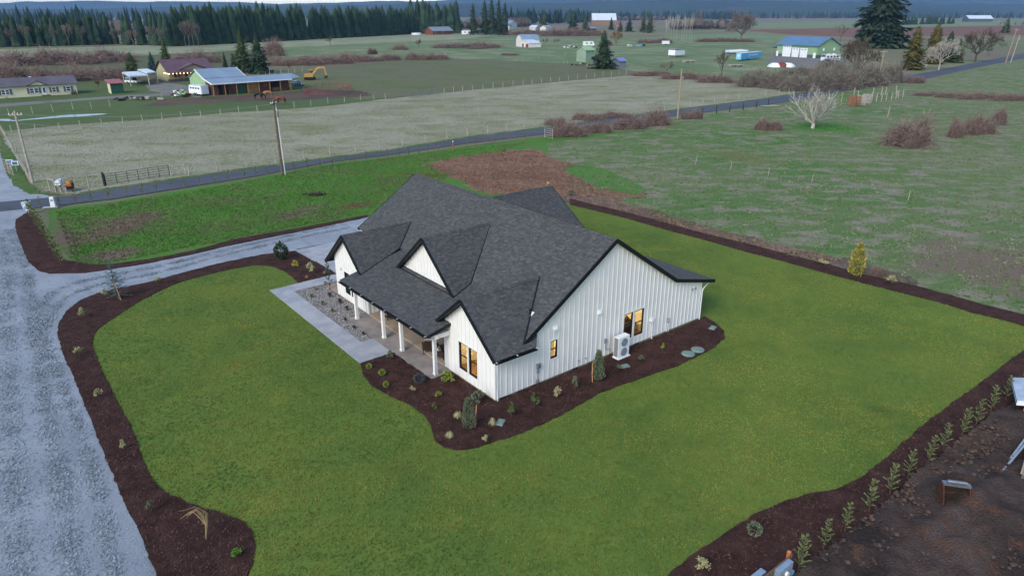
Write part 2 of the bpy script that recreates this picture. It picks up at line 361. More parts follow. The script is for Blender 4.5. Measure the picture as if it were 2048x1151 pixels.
UPP = [(-70.42, 70.63), (-61.23, 80.46), (-54.27, 83.87), (-48.06, 90.24), (-37.34, 99.94), (-20.56, 113.29), (-8.08, 126.48), (8.24, 139.17), (19.73, 150.03), (34.66, 162.09), (65.99, 186.88), (104.18, 223.26), (121.44, 237.7), (141.09, 258.22), (167.72, 285.02), (212.67, 332.72), (289.64, 411.7), (945.38, 1011.95)]
LOW = [(-66.8, 66.58), (-58.23, 76.1), (-54.59, 78.17), (-48.55, 81.89), (-42.16, 88.12), (-35.5, 94.63), (-27.84, 104.31), (-19.94, 109.65), (-7.74, 120.78), (6.18, 130.67), (18.84, 142.89), (34.08, 153.86), (61.69, 174.14), (68.21, 179.24), (92.74, 204.19), (119.18, 227.33), (148.07, 254.05), (191.29, 298.42), (258.86, 367.06), (842.87, 901.32)]
sheet('road', UPP + LOW[::-1], .074, M_asphalt, label='narrow asphalt country road running past the fields', cat='road')
M_verge = field_mat('verge', '3d5f26', '4c6031', '6b6a58', .2, .6, (.5, .66), .35, bmp=.5, bd=.15)
sheet('road_verge', rough_edge(dense([(x, y + 1.6) for x, y in UPP[2:12]], 2, False) + dense([(x, y - .05) for x, y in UPP[2:12]][::-1], 2, False), .25, 9), .071, M_verge, label='grassy verge between road and pasture fence', cat='verge')
sheet('lane_verge', rough_edge(dense([(-95.27, 129.81), (-86.82, 119.3), (-77.22, 107.02), (-63.9, 90.1), (-59.44, 85.16), (-55.52, 83.87), (-60.19, 84.38), (-65.13, 88.95), (-71.8, 97.22), (-79.24, 107.02)], 1), .2, 11), .072, M_verge, label='green verge beside the gravel lane', cat='verge')
M_lane = field_mat('dirt_track', '6d6b66', '77756f', '5a5d52', .05, .2, (.5, .66), .25, bmp=0)
sheet('farm_track', [(-139.07, 160.38), (-127.92, 177.17), (-118.16, 185.75), (-108.81, 195.17), (-98.7, 202.86), (-85.9, 202.86), (-81.4, 195.17), (-95.11, 195.17), (-105.61, 189.18), (-114.83, 180.3), (-123.15, 170.26), (-132.41, 152.3)], .042, M_lane, label='grey farm track in front of the manufactured home', cat='track')
sheet('farm_yard', [(-116.08, 226.5), (-116.21, 236.8), (-100.44, 223.26), (-89.27, 211.14), (-83.49, 190.35), (-93.5, 197.67), (-105.63, 208.31)], .045, M_lane, label='grey gravel yard beside the ranch house', cat='yard')
M_mud = field_mat('paddock_mud', '4d4038', '5b4c42', '54543a', .08, .3, (.55, .68), .3, bmp=0)
sheet('barn_yard', rough_edge(dense([(-92.01, 185.75), (-81.78, 192.73), (-72.69, 197.67), (-63.95, 205.55), (-60.5, 214.05), (-44.35, 208.31), (-38.7, 197.67), (-43.35, 190.35), (-50.48, 186.88), (-59.95, 183.53), (-69.49, 181.36), (-78.38, 178.2), (-84.82, 173.16), (-89.96, 171.21)], 3), .8, 1), .048, M_mud, label='trampled bare earth in front of the horse barn', cat='yard')
sheet('shop_yard', [(134.69, 386.96), (146.12, 396.5), (159.14, 369.17), (165.75, 345.3), (135.72, 294.28), (119.3, 288.91), (115.57, 324.27)], .045, M_lane, label='grey gravel yard in front of the green shop', cat='yard')
M_water = mat('puddle_water', '5c6a74', '66747e', .3, rough=.15, spec=.4)
sheet('puddle_strip', rough_edge(dense(catmull([(-111.88, 149.28), (-108.01, 150.78), (-105.01, 148.55), (-102.12, 152.3), (-98.46, 157.05), (-91.0, 158.7), (-95.46, 153.86), (-101.74, 150.03), (-104.57, 147.09)], 3), 2), .3, 8), .049, M_water, label='long pale puddle lying in the paddock grass', cat='puddle')

# the lawn of the new house and its planting beds
LAWN_L = [(-17.8, 53.7), (-19.21, 55.71), (-20.7, 57.34), (-22.31, 58.05), (-23.52, 57.86), (-25.48, 56.45), (-27.59, 54.22), (-28.48, 52.3), (-29.23, 49.23), (-29.45, 46.53), (-29.52, 44.59), (-29.0, 43.05), (-28.03, 41.45), (-26.6, 39.53), (-25.31, 37.82), (-23.55, 35.59), (-21.11, 32.58), (-18.81, 29.45), (-17.69, 27.94), (-16.68, 26.95), (-15.53, 26.18), (-13.93, 25.45), (-12.62, 24.95), (-11.77, 24.46), (-11.2, 23.77), (-10.89, 23.11), (-10.74, 22.45), (-10.58, 21.51), (-10.41, 19.55)]
LAWN_R = [(3.87, 19.55), (6.46, 21.65), (7.51, 22.62), (8.32, 23.17), (9.57, 24.11), (10.45, 24.75), (11.37, 25.35), (12.28, 25.8), (13.2, 26.22), (14.07, 26.54), (14.89, 26.65), (15.61, 26.95), (16.82, 27.65), (18.16, 28.7), (20.1, 30.28), (22.71, 32.49), (25.34, 34.52), (28.45, 36.89), (32.55, 40.09), (34.29, 41.38), (36.95, 43.37)]
LAWN_B = [(37.35, 44.68), (36.86, 45.27), (35.82, 46.5), (34.43, 47.78), (33.26, 49.62), (31.0, 51.91), (28.57, 54.51), (26.63, 56.7), (24.58, 59.26), (22.22, 61.73), (19.3, 65.35), (15.99, 69.0), (12.4, 73.53), (9.74, 76.21), (6.83, 79.07)]
LAWN = catmull(LAWN_L, 3, False) + catmull(LAWN_R, 3, False) + LAWN_B + [(-1.45, 81.65), (-13.47, 67.42), (-15.18, 55.71)]
M_lawn = field_mat('lawn_turf', '4c622b', '5a6d30', '636f31', .12, .5, (.52, .7), .3, bmp=.6, bd=.05)
sheet('lawn', LAWN, .08, M_lawn, label='smooth green lawn all around the new white house', cat='lawn')
M_mulch = new_mat('bark_mulch')[0]
def mulch_nodes():
    nt = M_mulch.node_tree; b = nt.nodes['Principled BSDF']; b.inputs['Roughness'].default_value = .95; b.inputs['Specular IOR Level'].default_value = .1
    vec = coords(nt)
    col = ramp(nt, noise(nt, vec, 1.1, 5, .65), [(.35, '33211e'), (.66, '4a3530')])
    f = noise(nt, vec, 22, 3, .75); v = mathn(nt, 'MULTIPLY_ADD', f, 1.1); v.node.inputs[2].default_value = .45
    h = N_(nt, 'ShaderNodeHueSaturation'); nt.links.new(v, h.inputs['Value']); nt.links.new(col, h.inputs['Color'])
    nt.links.new(h.outputs[0], b.inputs['Base Color']); bump(nt, b, f, 1.0, .06)
mulch_nodes()
BED_DRIVE = [(-17.8, 53.7), (-15.15, 55.59), (-15.45, 56.26), (-20.59, 62.1)] + [(-23.32, 61.06), (-26.35, 58.65), (-28.5, 56.26), (-30.44, 53.93), (-32.11, 52.6), (-33.4, 51.38), (-33.94, 49.76), (-33.64, 47.59), (-32.9, 45.53), (-31.78, 43.69), (-30.06, 41.3), (-29.12, 40.09), (-27.06, 37.63), (-25.53, 35.59), (-23.36, 32.94), (-21.85, 30.95), (-20.2, 28.82), (-18.55, 26.8), (-16.94, 24.85), (-15.75, 23.44), (-14.44, 21.73), (-13.15, 19.79)] + catmull(LAWN_L, 3, False)[::-1][:-1]
BED_HEDGE = [(-54.77, 76.21), (-54.79, 75.36), (-54.24, 72.93), (-52.32, 69.9), (-47.94, 64.15), (-43.84, 59.05), (-41.27, 56.58), (-40.01, 55.96), (-37.08, 56.2), (-34.73, 57.52), (-32.82, 58.79), (-30.0, 61.15), (-27.78, 63.53), (-24.42, 66.58), (-20.74, 69.43), (-16.08, 73.73), (-16.17, 74.74), (-21.76, 70.08), (-27.74, 65.75), (-30.31, 61.88), (-33.28, 59.74), (-36.37, 58.25), (-38.36, 58.44), (-41.0, 59.6), (-44.14, 63.22), (-47.87, 67.77), (-52.25, 73.33)]
BED_HOUSE = [(-9.78, 39.43), (-7.87, 40.98), (-4.98, 37.35), (-3.8, 38.27), (-0.99, 34.74), (13.67, 46.23), (14.31, 46.86), (14.8, 45.79), (15.01, 44.35), (14.81, 43.29), (13.54, 41.67), (12.49, 40.72), (10.58, 39.13), (8.08, 37.63), (5.32, 35.82), (3.26, 33.77), (2.02, 32.68), (0.54, 31.52), (-0.89, 30.73), (-2.0, 30.14), (-2.81, 29.97), (-3.51, 30.23), (-4.0, 30.73), (-4.25, 31.33), (-4.47, 32.34), (-4.87, 33.19), (-5.44, 33.98), (-6.3, 34.79), (-7.49, 35.64), (-8.52, 36.71), (-9.29, 37.95)]
BED_BACK = LAWN_B[:] + [(7.05, 81.89), (10.01, 78.62), (12.78, 75.99), (16.52, 71.58), (19.85, 67.42), (23.05, 64.25), (25.85, 61.0), (28.44, 58.12), (30.37, 55.64), (32.35, 54.04), (33.39, 53.02), (35.16, 50.85), (36.42, 49.13), (38.32, 47.22), (39.18, 46.23)]
BED_ROW = catmull(LAWN_R, 3, False) + [(34.67, 39.06), (31.01, 36.11), (28.5, 34.41), (26.76, 33.35), (24.29, 31.37), (22.41, 29.88), (20.44, 28.42), (18.79, 27.25), (17.61, 26.15), (16.47, 25.25), (14.78, 23.96), (13.95, 23.38), (13.21, 22.93), (12.4, 22.36), (11.38, 21.51), (8.57, 19.55)]
BEDS = [('drive_side', BED_DRIVE, 'dark bark mulch bed between gravel drive and lawn'), ('hedge', BED_HEDGE, 'dark mulch bed with a young hedge at the drive entrance'),
        ('house', BED_HOUSE, 'dark bark mulch bed wrapping the corner of the white house'), ('back', BED_BACK, 'thin dark mulch bed along the back of the lawn'),
        ('row', BED_ROW, 'dark mulch bed under the row of young conifers')]
for i, (nm, pts, lab) in enumerate(BEDS):
    o = sheet('mulch_bed', rough_edge(dense(pts, .3), .06, i), .125 + .004 * i, M_mulch, skirt=.13, label=lab, cat='mulch bed')

# bare building plot in the lower corner: rutted earth
M_rut = field_mat('rutted_soil', '3f3633', '63554f', '6b4f40', .3, 1.1, (.54, .66), .85, bmp=1.0, bd=.3)
def rutted_plot():
    poly = [(34.67, 39.06), (31.01, 36.11), (28.5, 34.41), (26.76, 33.35), (24.29, 31.37), (22.39, 29.88), (20.42, 28.42), (18.79, 27.25), (17.61, 26.15), (16.47, 25.25), (14.77, 23.96), (13.95, 23.38), (13.21, 22.93), (12.39, 22.36), (11.38, 21.51), (8.5, 19.32), (29.36, 19.32), (50.31, 39.06)]
    xs = np.arange(8, 46, .2); ys = np.arange(18, 48, .2); X, Y = np.meshgrid(xs, ys)
    rg = np.random.default_rng(5)
    def vn(sx, sy, seed):
        r = np.random.default_rng(seed).random((90, 90)); u = (X * sx) % 88; v = (Y * sy) % 88
        i = u.astype(int); j = v.astype(int); fu = u - i; fv = v - j; fu = fu * fu * (3 - 2 * fu); fv = fv * fv * (3 - 2 * fv)
        return (r[i, j] * (1 - fu) + r[i + 1, j] * fu) * (1 - fv) + (r[i, j + 1] * (1 - fu) + r[i + 1, j + 1] * fu) * fv
    Z = .09 + .16 * vn(.5, .5, 1) + .24 * vn(1.3, 1.3, 2) + .2 * vn(2.9, 2.9, 3)
    U = X * .8 + Y * .6
    Z += .16 * np.abs(np.sin((X * .55 - Y * .84) * 2.2 + 2 * vn(.3, .3, 4))) * (vn(.15, .15, 6) > .35)
    for (cx, cy, r, h) in PILES: Z += h * np.clip(1 - np.hypot((X - cx), (Y - cy)) / r, 0, 1) ** 1.3 * (.75 + .5 * vn(1.6, 1.6, 9))
    px = X.ravel(); py = Y.ravel(); ok = inside(px, py, poly).reshape(X.shape)
    mb = MB(); mb.v = list(zip(px.tolist(), py.tolist(), Z.ravel().tolist())); nx = len(xs)
    for j in range(len(ys) - 1):
        for i in range(nx - 1):
            if ok[j, i] and ok[j + 1, i] and ok[j, i + 1] and ok[j + 1, i + 1]:
                a = j * nx + i; mb.f.append((a, a + 1, a + nx + 1, a + nx)); mb.m.append(0)
    o = mb.build('bare_plot', M_rut, smooth=True); tag(o, 'rutted bare brown earth of the neighbouring building plot', 'soil', kind='structure')
    sheet('plot_subsoil', poly, .085, M_rut, label='bare brown earth at the edge of the building plot', cat='soil')
PILES = [(*(20.75, 25.12), 2.6, .75), (*(20.83, 23.68), 2.2, .5), (*(22.67, 25.8), 1.6, .5), (*(18.28, 22.64), 2.5, .35)]
rutted_plot()

# lawn blades, mulch chips, field tussocks: uncountable, one object each
def scatter(name, polys, excl, n, seed, tri, material, label, cat, fall=45.0, z=.08, power=1.5):
    rg = np.random.default_rng(seed); P = np.concatenate([np.array(p) for p in polys])
    lo = P.min(0); hi = P.max(0)
    pts = rg.uniform(lo, hi, (n, 2))
    d = np.hypot(pts[:, 0], pts[:, 1]); keep = rg.random(n) < np.minimum(1, (fall / d) ** power)
    pts = pts[keep]; ins = np.zeros(len(pts), bool)
    for p in polys: ins |= inside(pts[:, 0], pts[:, 1], p)
    for p in excl: ins &= ~inside(pts[:, 0], pts[:, 1], p)
    # keep to what the picture can see, plus a margin
    pts = pts[ins]; a = np.abs(pts[:, 0]) / (pts[:, 1] + 8); pts = pts[(a < .95) & (pts[:, 1] > 19)]
    verts = tri(pts, rg); verts[:, :, 2] += z
    o = bpy.data.objects.new(name, quads_mesh(name, verts, verts.shape[1], material)); link(o)
    return tag(o, label, cat, kind='stuff'), len(verts)
def blades(h, w, k, lean, hv=.4):
    def f(pts, rg):
        n = len(pts); P = np.repeat(pts, k, 0); m = len(P); P = P + rg.normal(0, w * .5, (m, 2))
        an = rg.uniform(0, 2 * np.pi, m); hh = h * rg.uniform(1 - hv, 1 + hv, m) * np.repeat(rg.uniform(.7, 1.3, n), k); ww = w * rg.uniform(.6, 1.2, m)
        la = rg.uniform(0, 2 * np.pi, m); ll = lean * hh * rg.uniform(.2, 1, m)
        out = np.zeros((m, 3, 3)); dx = np.cos(an) * ww / 2; dy = np.sin(an) * ww / 2
        out[:, 0, 0] = P[:, 0] - dx; out[:, 0, 1] = P[:, 1] - dy; out[:, 1, 0] = P[:, 0] + dx; out[:, 1, 1] = P[:, 1] + dy
        out[:, 2, 0] = P[:, 0] + np.cos(la) * ll; out[:, 2, 1] = P[:, 1] + np.sin(la) * ll; out[:, 2, 2] = hh
        return out
    return f
def chips(l, w):
    def f(pts, rg):
        m = len(pts); an = rg.uniform(0, 2 * np.pi, m); L = l * rg.uniform(.5, 1.3, m) / 2; W = w * rg.uniform(.6, 1.4, m) / 2
        c, s = np.cos(an), np.sin(an); t = rg.normal(0, .35, (m, 2)); out = np.zeros((m, 4, 3))
        for k, (a, b) in enumerate(((-1, -1), (1, -1), (1, 1), (-1, 1))):
            out[:, k, 0] = pts[:, 0] + c * a * L - s * b * W; out[:, k, 1] = pts[:, 1] + s * a * L + c * b * W
            out[:, k, 2] = .022 + a * L * t[:, 0] + b * W * t[:, 1]
        return out
    return f
def blade_mat(name, c1, c2, scale, isl, hue=0.0, extra=(), patches=(), soft=.6):
    m, nt, b = new_mat(name); b.inputs['Roughness'].default_value = .85; b.inputs['Specular IOR Level'].default_value = .15
    vec = coords(nt); col = ramp(nt, noise(nt, vec, scale, 4, .6), [(.36, c1), (.64, c2)])
    for (s, lo, hi, c) in extra: col = mixc(nt, ramp(nt, noise(nt, vec, s, 5, .65), [(lo, 0.0), (hi, 1.0)]), col, c)
    if patches: col = put_patches(nt, col, patches, vec, noise(nt, vec, .5, 5, .65), soft)
    nt.links.new(island_var(nt, col, isl, hue), b.inputs['Base Color']); return m
HOUSE_FOOT = [tuple(np.array((-.977, 34.79)) + u * np.array((.7847, .6199)) + v * np.array((-.6199, .7847))) for u, v in ((-4.05, 9.1), (-4.05, 25.2), (2.2, 25.4), (2.2, 34), (24, 34), (24, -.1), (-.1, -.1), (-.1, 4.4), (-1.7, 4.4), (-1.7, 9.1))]
M_blade = blade_mat('lawn_blades', '586e33', '75833d', .1, .11, .005, [(.14, .45, .66, '86843e'), (.3, .5, .7, '4c6132'), (1.2, .55, .75, '647534')], [px_patch((-19.72, 38.21), (-15.93, 39.06), 1.5, '8a7f3e', 2.2), px_patch((19.74, 34.09), (21.93, 33.35), 1.1, '46552b', 2.2), px_patch((-6.05, 28.5), (-4.42, 28.33), .6, '6a6830', 2.0)], .8)
LAWN_BLADES, nb = scatter('lawn_grass', [LAWN], [p for _, p, _ in BEDS[:1]] + [BED_HOUSE, HOUSE_FOOT], 330000, 11, blades(.055, .042, 5, 1.0), M_blade, 'short mown grass blades covering the lawn', 'grass', fall=34.0, power=1.2)
M_chip = blade_mat('mulch_chips', '35231f', '543b35', 1.5, .5, .01)
scatter('mulch_chips', [p for _, p, _ in BEDS], [], 420000, 12, chips(.10, .035), M_chip, 'loose dark bark chips strewn over the planting beds', 'mulch', fall=40.0, z=.13)
M_tus = blade_mat('tussock_blades', '4a6a33', '5e7442', .05, .1, .006, [(.035, .48, .62, '807a68'), (.3, .5, .64, '847e70')])
RIGHT_POLY = [(6.22, 121.78), (20.26, 130.96), (59.74, 168.38), (89.89, 197.67), (140.38, 240.43), (238.82, 338.0), (347.86, 396.5), (46.21, 41.53), (38.51, 47.5), (35.28, 51.06), (27.73, 58.52), (20.03, 68.12), (12.88, 76.63), (8.33, 82.62)]
scatter('field_tussocks', [RIGHT_POLY], [], 420000, 13, blades(.15, .14, 3, 1.3), M_tus, 'rough dry grass tufts standing in the green field', 'grass', fall=75.0, z=.05, power=1.3)
M_yg = blade_mat('new_grass_blades', '48702c', '587c38', .2, .16, .006, [(.09, .5, .64, '625f45'), (.4, .52, .66, '5f6642')], left_patches, .7)
YG = [(-51.91, 75.99), (-40.98, 85.42), (-27.2, 101.72), (-7.42, 115.53), (3.18, 122.8), (-1.95, 112.41), (-13.2, 104.31), (-8.62, 94.94), (-12.36, 81.65), (-16.29, 75.36), (-28.51, 65.43), (-36.59, 58.65), (-39.59, 58.92)]
scatter('new_grass', [YG], [], 110000, 14, blades(.12, .1, 3, 1.0), M_yg, 'patchy bright young grass beyond the drive', 'grass', fall=70.0, z=.05)
M_pas = blade_mat('pasture_blades', '8f8d78', '9b9888', .02, .03, .004, [(.05, .46, .66, '7d7b60'), (.2, .5, .68, '70744f')])
scatter('pasture_grass', [FIELDS[-1][1]], [], 230000, 15, blades(.07, .16, 2, 3.0), M_pas, 'bleached dead grass standing in the pasture', 'grass', fall=110.0, z=.03, power=1.0)

sheet('bright_grass_patch', rough_edge(dense([(7.27, 99.6), (10.15, 102.45), (13.52, 99.6), (16.06, 91.86), (16.97, 85.68), (15.32, 84.13), (11.66, 87.84), (9.32, 93.38)], .8), .4, 12), .066, field_mat('bright_turf', '456a30', '4c7034', '5d6c42', .2, .6, (.5, .66), .3, bmp=.5, bd=.1), label='patch of bright green grass beside the tilled soil', cat='grass')
# loose stones on the gravel drive, and the darker churned stones of its wheel tracks
M_stone = blade_mat('gravel_stones', '828a92', '939aa1', .4, .08, .01); M_stoned = blade_mat('track_stones', '778088', '868e95', .6, .08, .01)
scatter('gravel_stones', [DRIVE], [], 200000, 21, chips(.045, .035), M_stone, 'loose pale stones over the gravel drive', 'gravel', fall=30.0, z=.07, power=1.1)
def track_stones():
    rg = np.random.default_rng(22); P = []
    for path, n, sd in (([(-17.13, 20.76), (-20.81, 26.15), (-25.37, 32.44), (-30.85, 40.09), (-35.32, 46.41), (-39.48, 52.35), (-44.84, 59.74), (-52.41, 69.18)], 15000, .30), ([(-19.29, 20.76), (-22.99, 26.15), (-27.46, 32.44), (-32.87, 40.09), (-37.24, 46.41), (-41.2, 52.35), (-46.3, 59.74), (-52.25, 67.42)], 11000, .34), ([(-30.46, 40.09), (-33.28, 44.68), (-34.77, 47.78), (-35.36, 51.06), (-34.3, 53.47), (-30.72, 56.45), (-26.5, 61.44), (-21.34, 66.41), (-17.07, 69.9)], 9000, .22), ([(-32.52, 42.28), (-34.95, 46.41), (-36.76, 50.23), (-36.94, 53.02), (-35.21, 55.1), (-31.45, 57.99), (-27.01, 62.77), (-21.78, 67.94), (-17.44, 71.58)], 8000, .22), ([(-21.25, 20.76), (-24.95, 26.15), (-29.22, 32.44)], 4000, .4), ([(-15.96, 21.51), (-19.14, 26.15), (-23.44, 31.95), (-27.87, 37.44), (-30.83, 41.53)], 5000, .2)):
        c = np.array(catmull(path, 12, False)); seg = np.linalg.norm(np.diff(c, axis=0), axis=1); cum = np.concatenate([[0], np.cumsum(seg)]); t = rg.uniform(0, cum[-1], n)
        w = np.sin(t * 1.7 + 3 * np.sin(t * .37)) + .6 * np.sin(t * 4.3 + 1); keep = w > rg.uniform(-1.3, 1.0, n); t = t[keep]; x = np.interp(t, cum, c[:, 0]); y = np.interp(t, cum, c[:, 1]); P.append(np.stack([x, y], 1) + rg.normal(0, sd, (len(t), 2)))
    P = np.concatenate(P); P = P[inside(P[:, 0], P[:, 1], DRIVE)]; v = chips(.09, .06)(P, rg); v[:, :, 2] += .074
    tag(link(bpy.data.objects.new('track_stones', quads_mesh('track_stones', v, 4, M_stoned))), 'darker churned stones along the wheel tracks of the drive', 'gravel', kind='stuff')
track_stones()
M_straw2 = blade_mat('soil_straw', '8a6c58', '765a4a', .3, .22, .006)
scatter('soil_litter', [[(-12.98, 102.45), (-8.21, 107.82), (0.66, 113.73), (3.49, 115.08), (6.59, 105.45), (9.37, 102.08), (7.13, 98.56), (9.3, 92.46), (11.3, 87.02), (13.09, 81.65), (4.71, 83.62), (-3.6, 85.42), (-8.49, 94.94)], [(5.88, 82.62), (9.61, 83.12), (13.93, 79.3), (17.55, 74.13), (21.19, 69.18), (26.05, 63.84), (30.53, 59.74), (27.52, 57.99), (19.76, 67.08), (12.68, 75.36)]], [], 160000, 23, chips(.2, .06), M_straw2, 'strawy litter and clods over the tilled soil and bank', 'soil', fall=60.0, z=.07)

# ---------------------------------------------------------------- the new white house
HO = (-.977, 34.79); HA = R(38.307)
def HW(u, v, z=0.0):
    c, s = math.cos(HA), math.sin(HA); return (HO[0] + u * c - v * s, HO[1] + u * s + v * c, z)
M_white = mat('white_siding', 'dbd9d4', 'd3d2cd', 1.2, rough=.6, bmp=.08, bscale=14, bdist=.005)
M_trim = mat('white_trim', 'dedcd7', 'd6d5d1', 2.0, rough=.5)
M_black = mat('black_trim', '101114', '16181c', 3.0, rough=.45)
M_found = mat('foundation_concrete', '9c8a76', '85796b', 1.5, rough=.9, bmp=.3, bscale=20)
M_conc = mat('walk_concrete', '9a9ca0', '8a8d93', .7, rough=.75, bmp=.1, bscale=30, bdist=.005, lo=.4, hi=.58)
M_slab = mat('porch_concrete', '8d8680', '756f6b', .8, rough=.6, bmp=.08, bscale=25, bdist=.005, lo=.38, hi=.62)
M_deck = mat('roof_deck', '2a2a2d', '232326', 2.0, rough=.9)
M_glass = glass_mat('window_glass', (.93, .95, .96), .05)
M_cream = mat('room_paint', 'd6c69c', 'cab88c', .8, rough=.8)
M_floorw = mat('room_floor', '8a6840', '7a5a36', 2.0, rough=.5)
M_galv = mat('galvanised_metal', '8d9296', '7b8085', 6.0, rough=.4, metal=.7)
M_pvc = mat('white_plastic', 'dcdedd', 'd0d3d4', 3.0, rough=.4)
M_greyp = mat('grey_plastic', '868b8f', '7a7f83', 3.0, rough=.5)
M_wick = mat('brown_wicker', '3a2a22', '2c201a', 40.0, rough=.7, bmp=.6, bscale=60, bdist=.01)
M_cush = mat('pale_cushion', 'd9d4cc', 'cfc9bf', 6.0, rough=.9)
def shingle_mat():
    m, nt, b = new_mat('roof_shingles'); b.inputs['Roughness'].default_value = .92; b.inputs['Specular IOR Level'].default_value = .2
    g = N_(nt, 'ShaderNodeNewGeometry'); vec = coords(nt)
    col = ramp(nt, g.outputs['Random Per Island'], [(0, '3f4143'), (.35, '454749'), (.65, '4b4c4c'), (.88, '515150'), (1, '575653')])
    n = noise(nt, vec, 60, 2, .7); v = mathn(nt, 'MULTIPLY_ADD', n, .6); v.node.inputs[2].default_value = .7
    h = N_(nt, 'ShaderNodeHueSaturation'); nt.links.new(v, h.inputs['Value']); nt.links.new(col, h.inputs['Color'])
    big = noise(nt, vec, .35, 3); col = mixc(nt, ramp(nt, big, [(.4, 0.0), (.7, .1)]), h.outputs[0], '4e4e4c')
    nt.links.new(col, b.inputs['Base Color']); bump(nt, b, n, .35, .01); return m
M_shing = shingle_mat()

house = thing('farmhouse', 'new white board-and-batten farmhouse with charcoal shingle roofs on a green lawn', 'house', (HO[0], HO[1], .06), HA)
ZB = -.06   # local z of true ground
def wall_plane(poly, holes, conv, thick=.16, name='wall', material=None, out=1):
    """poly/holes in (a,z); conv(a,z,depth) -> local point; depth 0 is the outer face"""
    outer = [Vector((a, z, 0)) for a, z in poly]; hs = [[Vector((a0, z0, 0)), Vector((a0, z1, 0)), Vector((a1, z1, 0)), Vector((a1, z0, 0))] for a0, a1, z0, z1 in holes]
    allv = outer + [p for h in hs for p in h]; tris = tessellate_polygon([outer] + hs)
    mb = MB(); n = len(allv)
    mb.v = [conv(p.x, p.y, 0) for p in allv] + [conv(p.x, p.y, thick) for p in allv]
    for t in tris: mb.f.append(tuple(t)); mb.m.append(0); mb.f.append(tuple(n + i for i in t[::-1])); mb.m.append(0)
    st = 0
    for loop in [outer] + hs:
        k = len(loop)
        for i in range(k): a = st + i; b = st + (i + 1) % k; mb.f.append((a, b, n + b, n + a)); mb.m.append(0)
        st += k
    o = mb.build(name, material or M_white, house)
    bm = bmesh.new(); bm.from_mesh(o.data); bmesh.ops.recalc_face_normals(bm, faces=bm.faces); bm.to_mesh(o.data); bm.free()
    return o
gab = lambda u, z, d: (u, d, z)        # the long gable wall, plane v=0, facing -v
fro = lambda v, z, d: (d, v, z)        # front walls, plane u=0, facing -u
# roof shape numbers (top surface)
ms = .661; zr = 8.091; ur = 9.281
def zmain(u): return zr - ms * abs(u - ur)
def zporch(u): return 3.037 + (u + 1.705) * .2388
def zrear(u): return 4.015 - (u - 15.441) * .2396
def zwingR(v): return 5.65 - .8212 * abs(v - 2.696)
def zmid(v): return 6.99 - .843 * abs(v - 10.493)
def zwingL(v): return 5.664 - .8377 * abs(v - 18.353)
def zbw(v): return 5.752 - .661 * abs(v - 20.4)

GW = [(4.2, 4.77, 1.42, 2.62), (10.62, 11.5, .72, 2.6), (11.66, 12.58, .72, 2.6)]
gw = wall_plane([(0, .14), (18.72, .14), (18.72, 3.05), (15.44, 3.84), (9.281, 7.9), (2.3, 3.3), (2.0, 3.27), (0, 3.27)], GW, gab)
FW = [(1.70, 2.58, .72, 2.56), (2.74, 3.62, .72, 2.56)]
fw = wall_plane([(0.16, .14), (5.23, .14), (5.23, 3.42), (2.696, 5.5), (.16, 3.4)], FW, fro)
LWH = [(17.4, 18.28, .7, 2.5), (18.45, 19.33, .7, 2.5)]
lw = wall_plane([(15.67, .14), (20.81, .14), (20.81, 3.45), (18.353, 5.5), (15.67, 3.27)], LWH, fro)
mw = wall_plane([(7.0, 3.95), (14.0, 3.95), (10.493, 6.85)], [], lambda v, z, d: (2.2 + d, v, z))
w5 = wall_plane([(.16, .14), (3.3, .14), (3.3, 4.0), (.16, 3.45)], [], lambda u, z, d: (u, 5.23 - d, z))
w6 = wall_plane([(.16, .14), (3.3, .14), (3.3, 4.0), (.16, 3.4)], [], lambda u, z, d: (u, 15.67 + d, z))
w7 = wall_plane([(5.3, .14), (15.6, .14), (15.6, 4.0), (5.3, 4.0)], [(5.6, 6.5, .2, 2.3), (8.2, 9.5, .7, 2.3), (12.6, 14.2, .7, 2.3)], lambda v, z, d: (3.3 + d, v, z))
w8 = wall_plane([(.16, .14), (14, .14), (14, 3.1), (.16, 3.1)], [], lambda u, z, d: (u, 20.81 - d, z))
w9 = wall_plane([(3.4, .14), (15.2, .14), (15.2, 3.9), (9.281, 7.9), (3.4, 4.0)], [], lambda u, z, d: (u, 23.3 - d, z))
w10 = wall_plane([(.2, .14), (23.3, .14), (23.3, 2.9), (.2, 2.9)], [], lambda v, z, d: (18.72 - d, v, z))
w11 = wall_plane([(17.6, .14), (23.2, .14), (23.2, 3.7), (20.4, 5.55), (17.6, 3.7)], [], lambda v, z, d: (21.7 - d, v, z))
# battens: vertical strips nailed over the board joints, each its own piece
def battens(wall, a0, a1, step, top, holes, conv, bot=.16, proud=.032):
    a = a0
    while a < a1:
        segs = [(bot, top(a))]
        for h0, h1, z0, z1 in holes:
            if h0 - .14 < a < h1 + .14: segs = [s for (b, t) in segs for s in ((b, min(t, z0 - .12)), (max(b, z1 + .12), t)) if s[1] - s[0] > .08]
        for b, t in segs:
            p = [conv(a + s * .027, z, d) for d in (0.0005, -proud) for s, z in ((-1, b), (1, b), (1, t), (-1, t))]
            MB().faces(p, [(0, 1, 2, 3), (7, 6, 5, 4), (0, 4, 5, 1), (1, 5, 6, 2), (2, 6, 7, 3), (3, 7, 4, 0)]).build('batten', M_trim, wall)
        a += step
battens(gw, .42, 18.6, .405, lambda u: (3.2 if u < 2.1 else min(zmain(u), 9) - .2) if u < 15.4 else zrear(u) - .18, GW, gab)
battens(fw, .45, 5.2, .405, lambda v: zwingR(v) - .18, FW, fro)
battens(lw, 16.0, 20.7, .405, lambda v: zwingL(v) - .18, LWH, fro)
battens(mw, 7.3, 13.9, .405, lambda v: max(3.97, zmid(v) - .18), [], lambda v, z, d: (2.2 + d, v, z), bot=3.96)
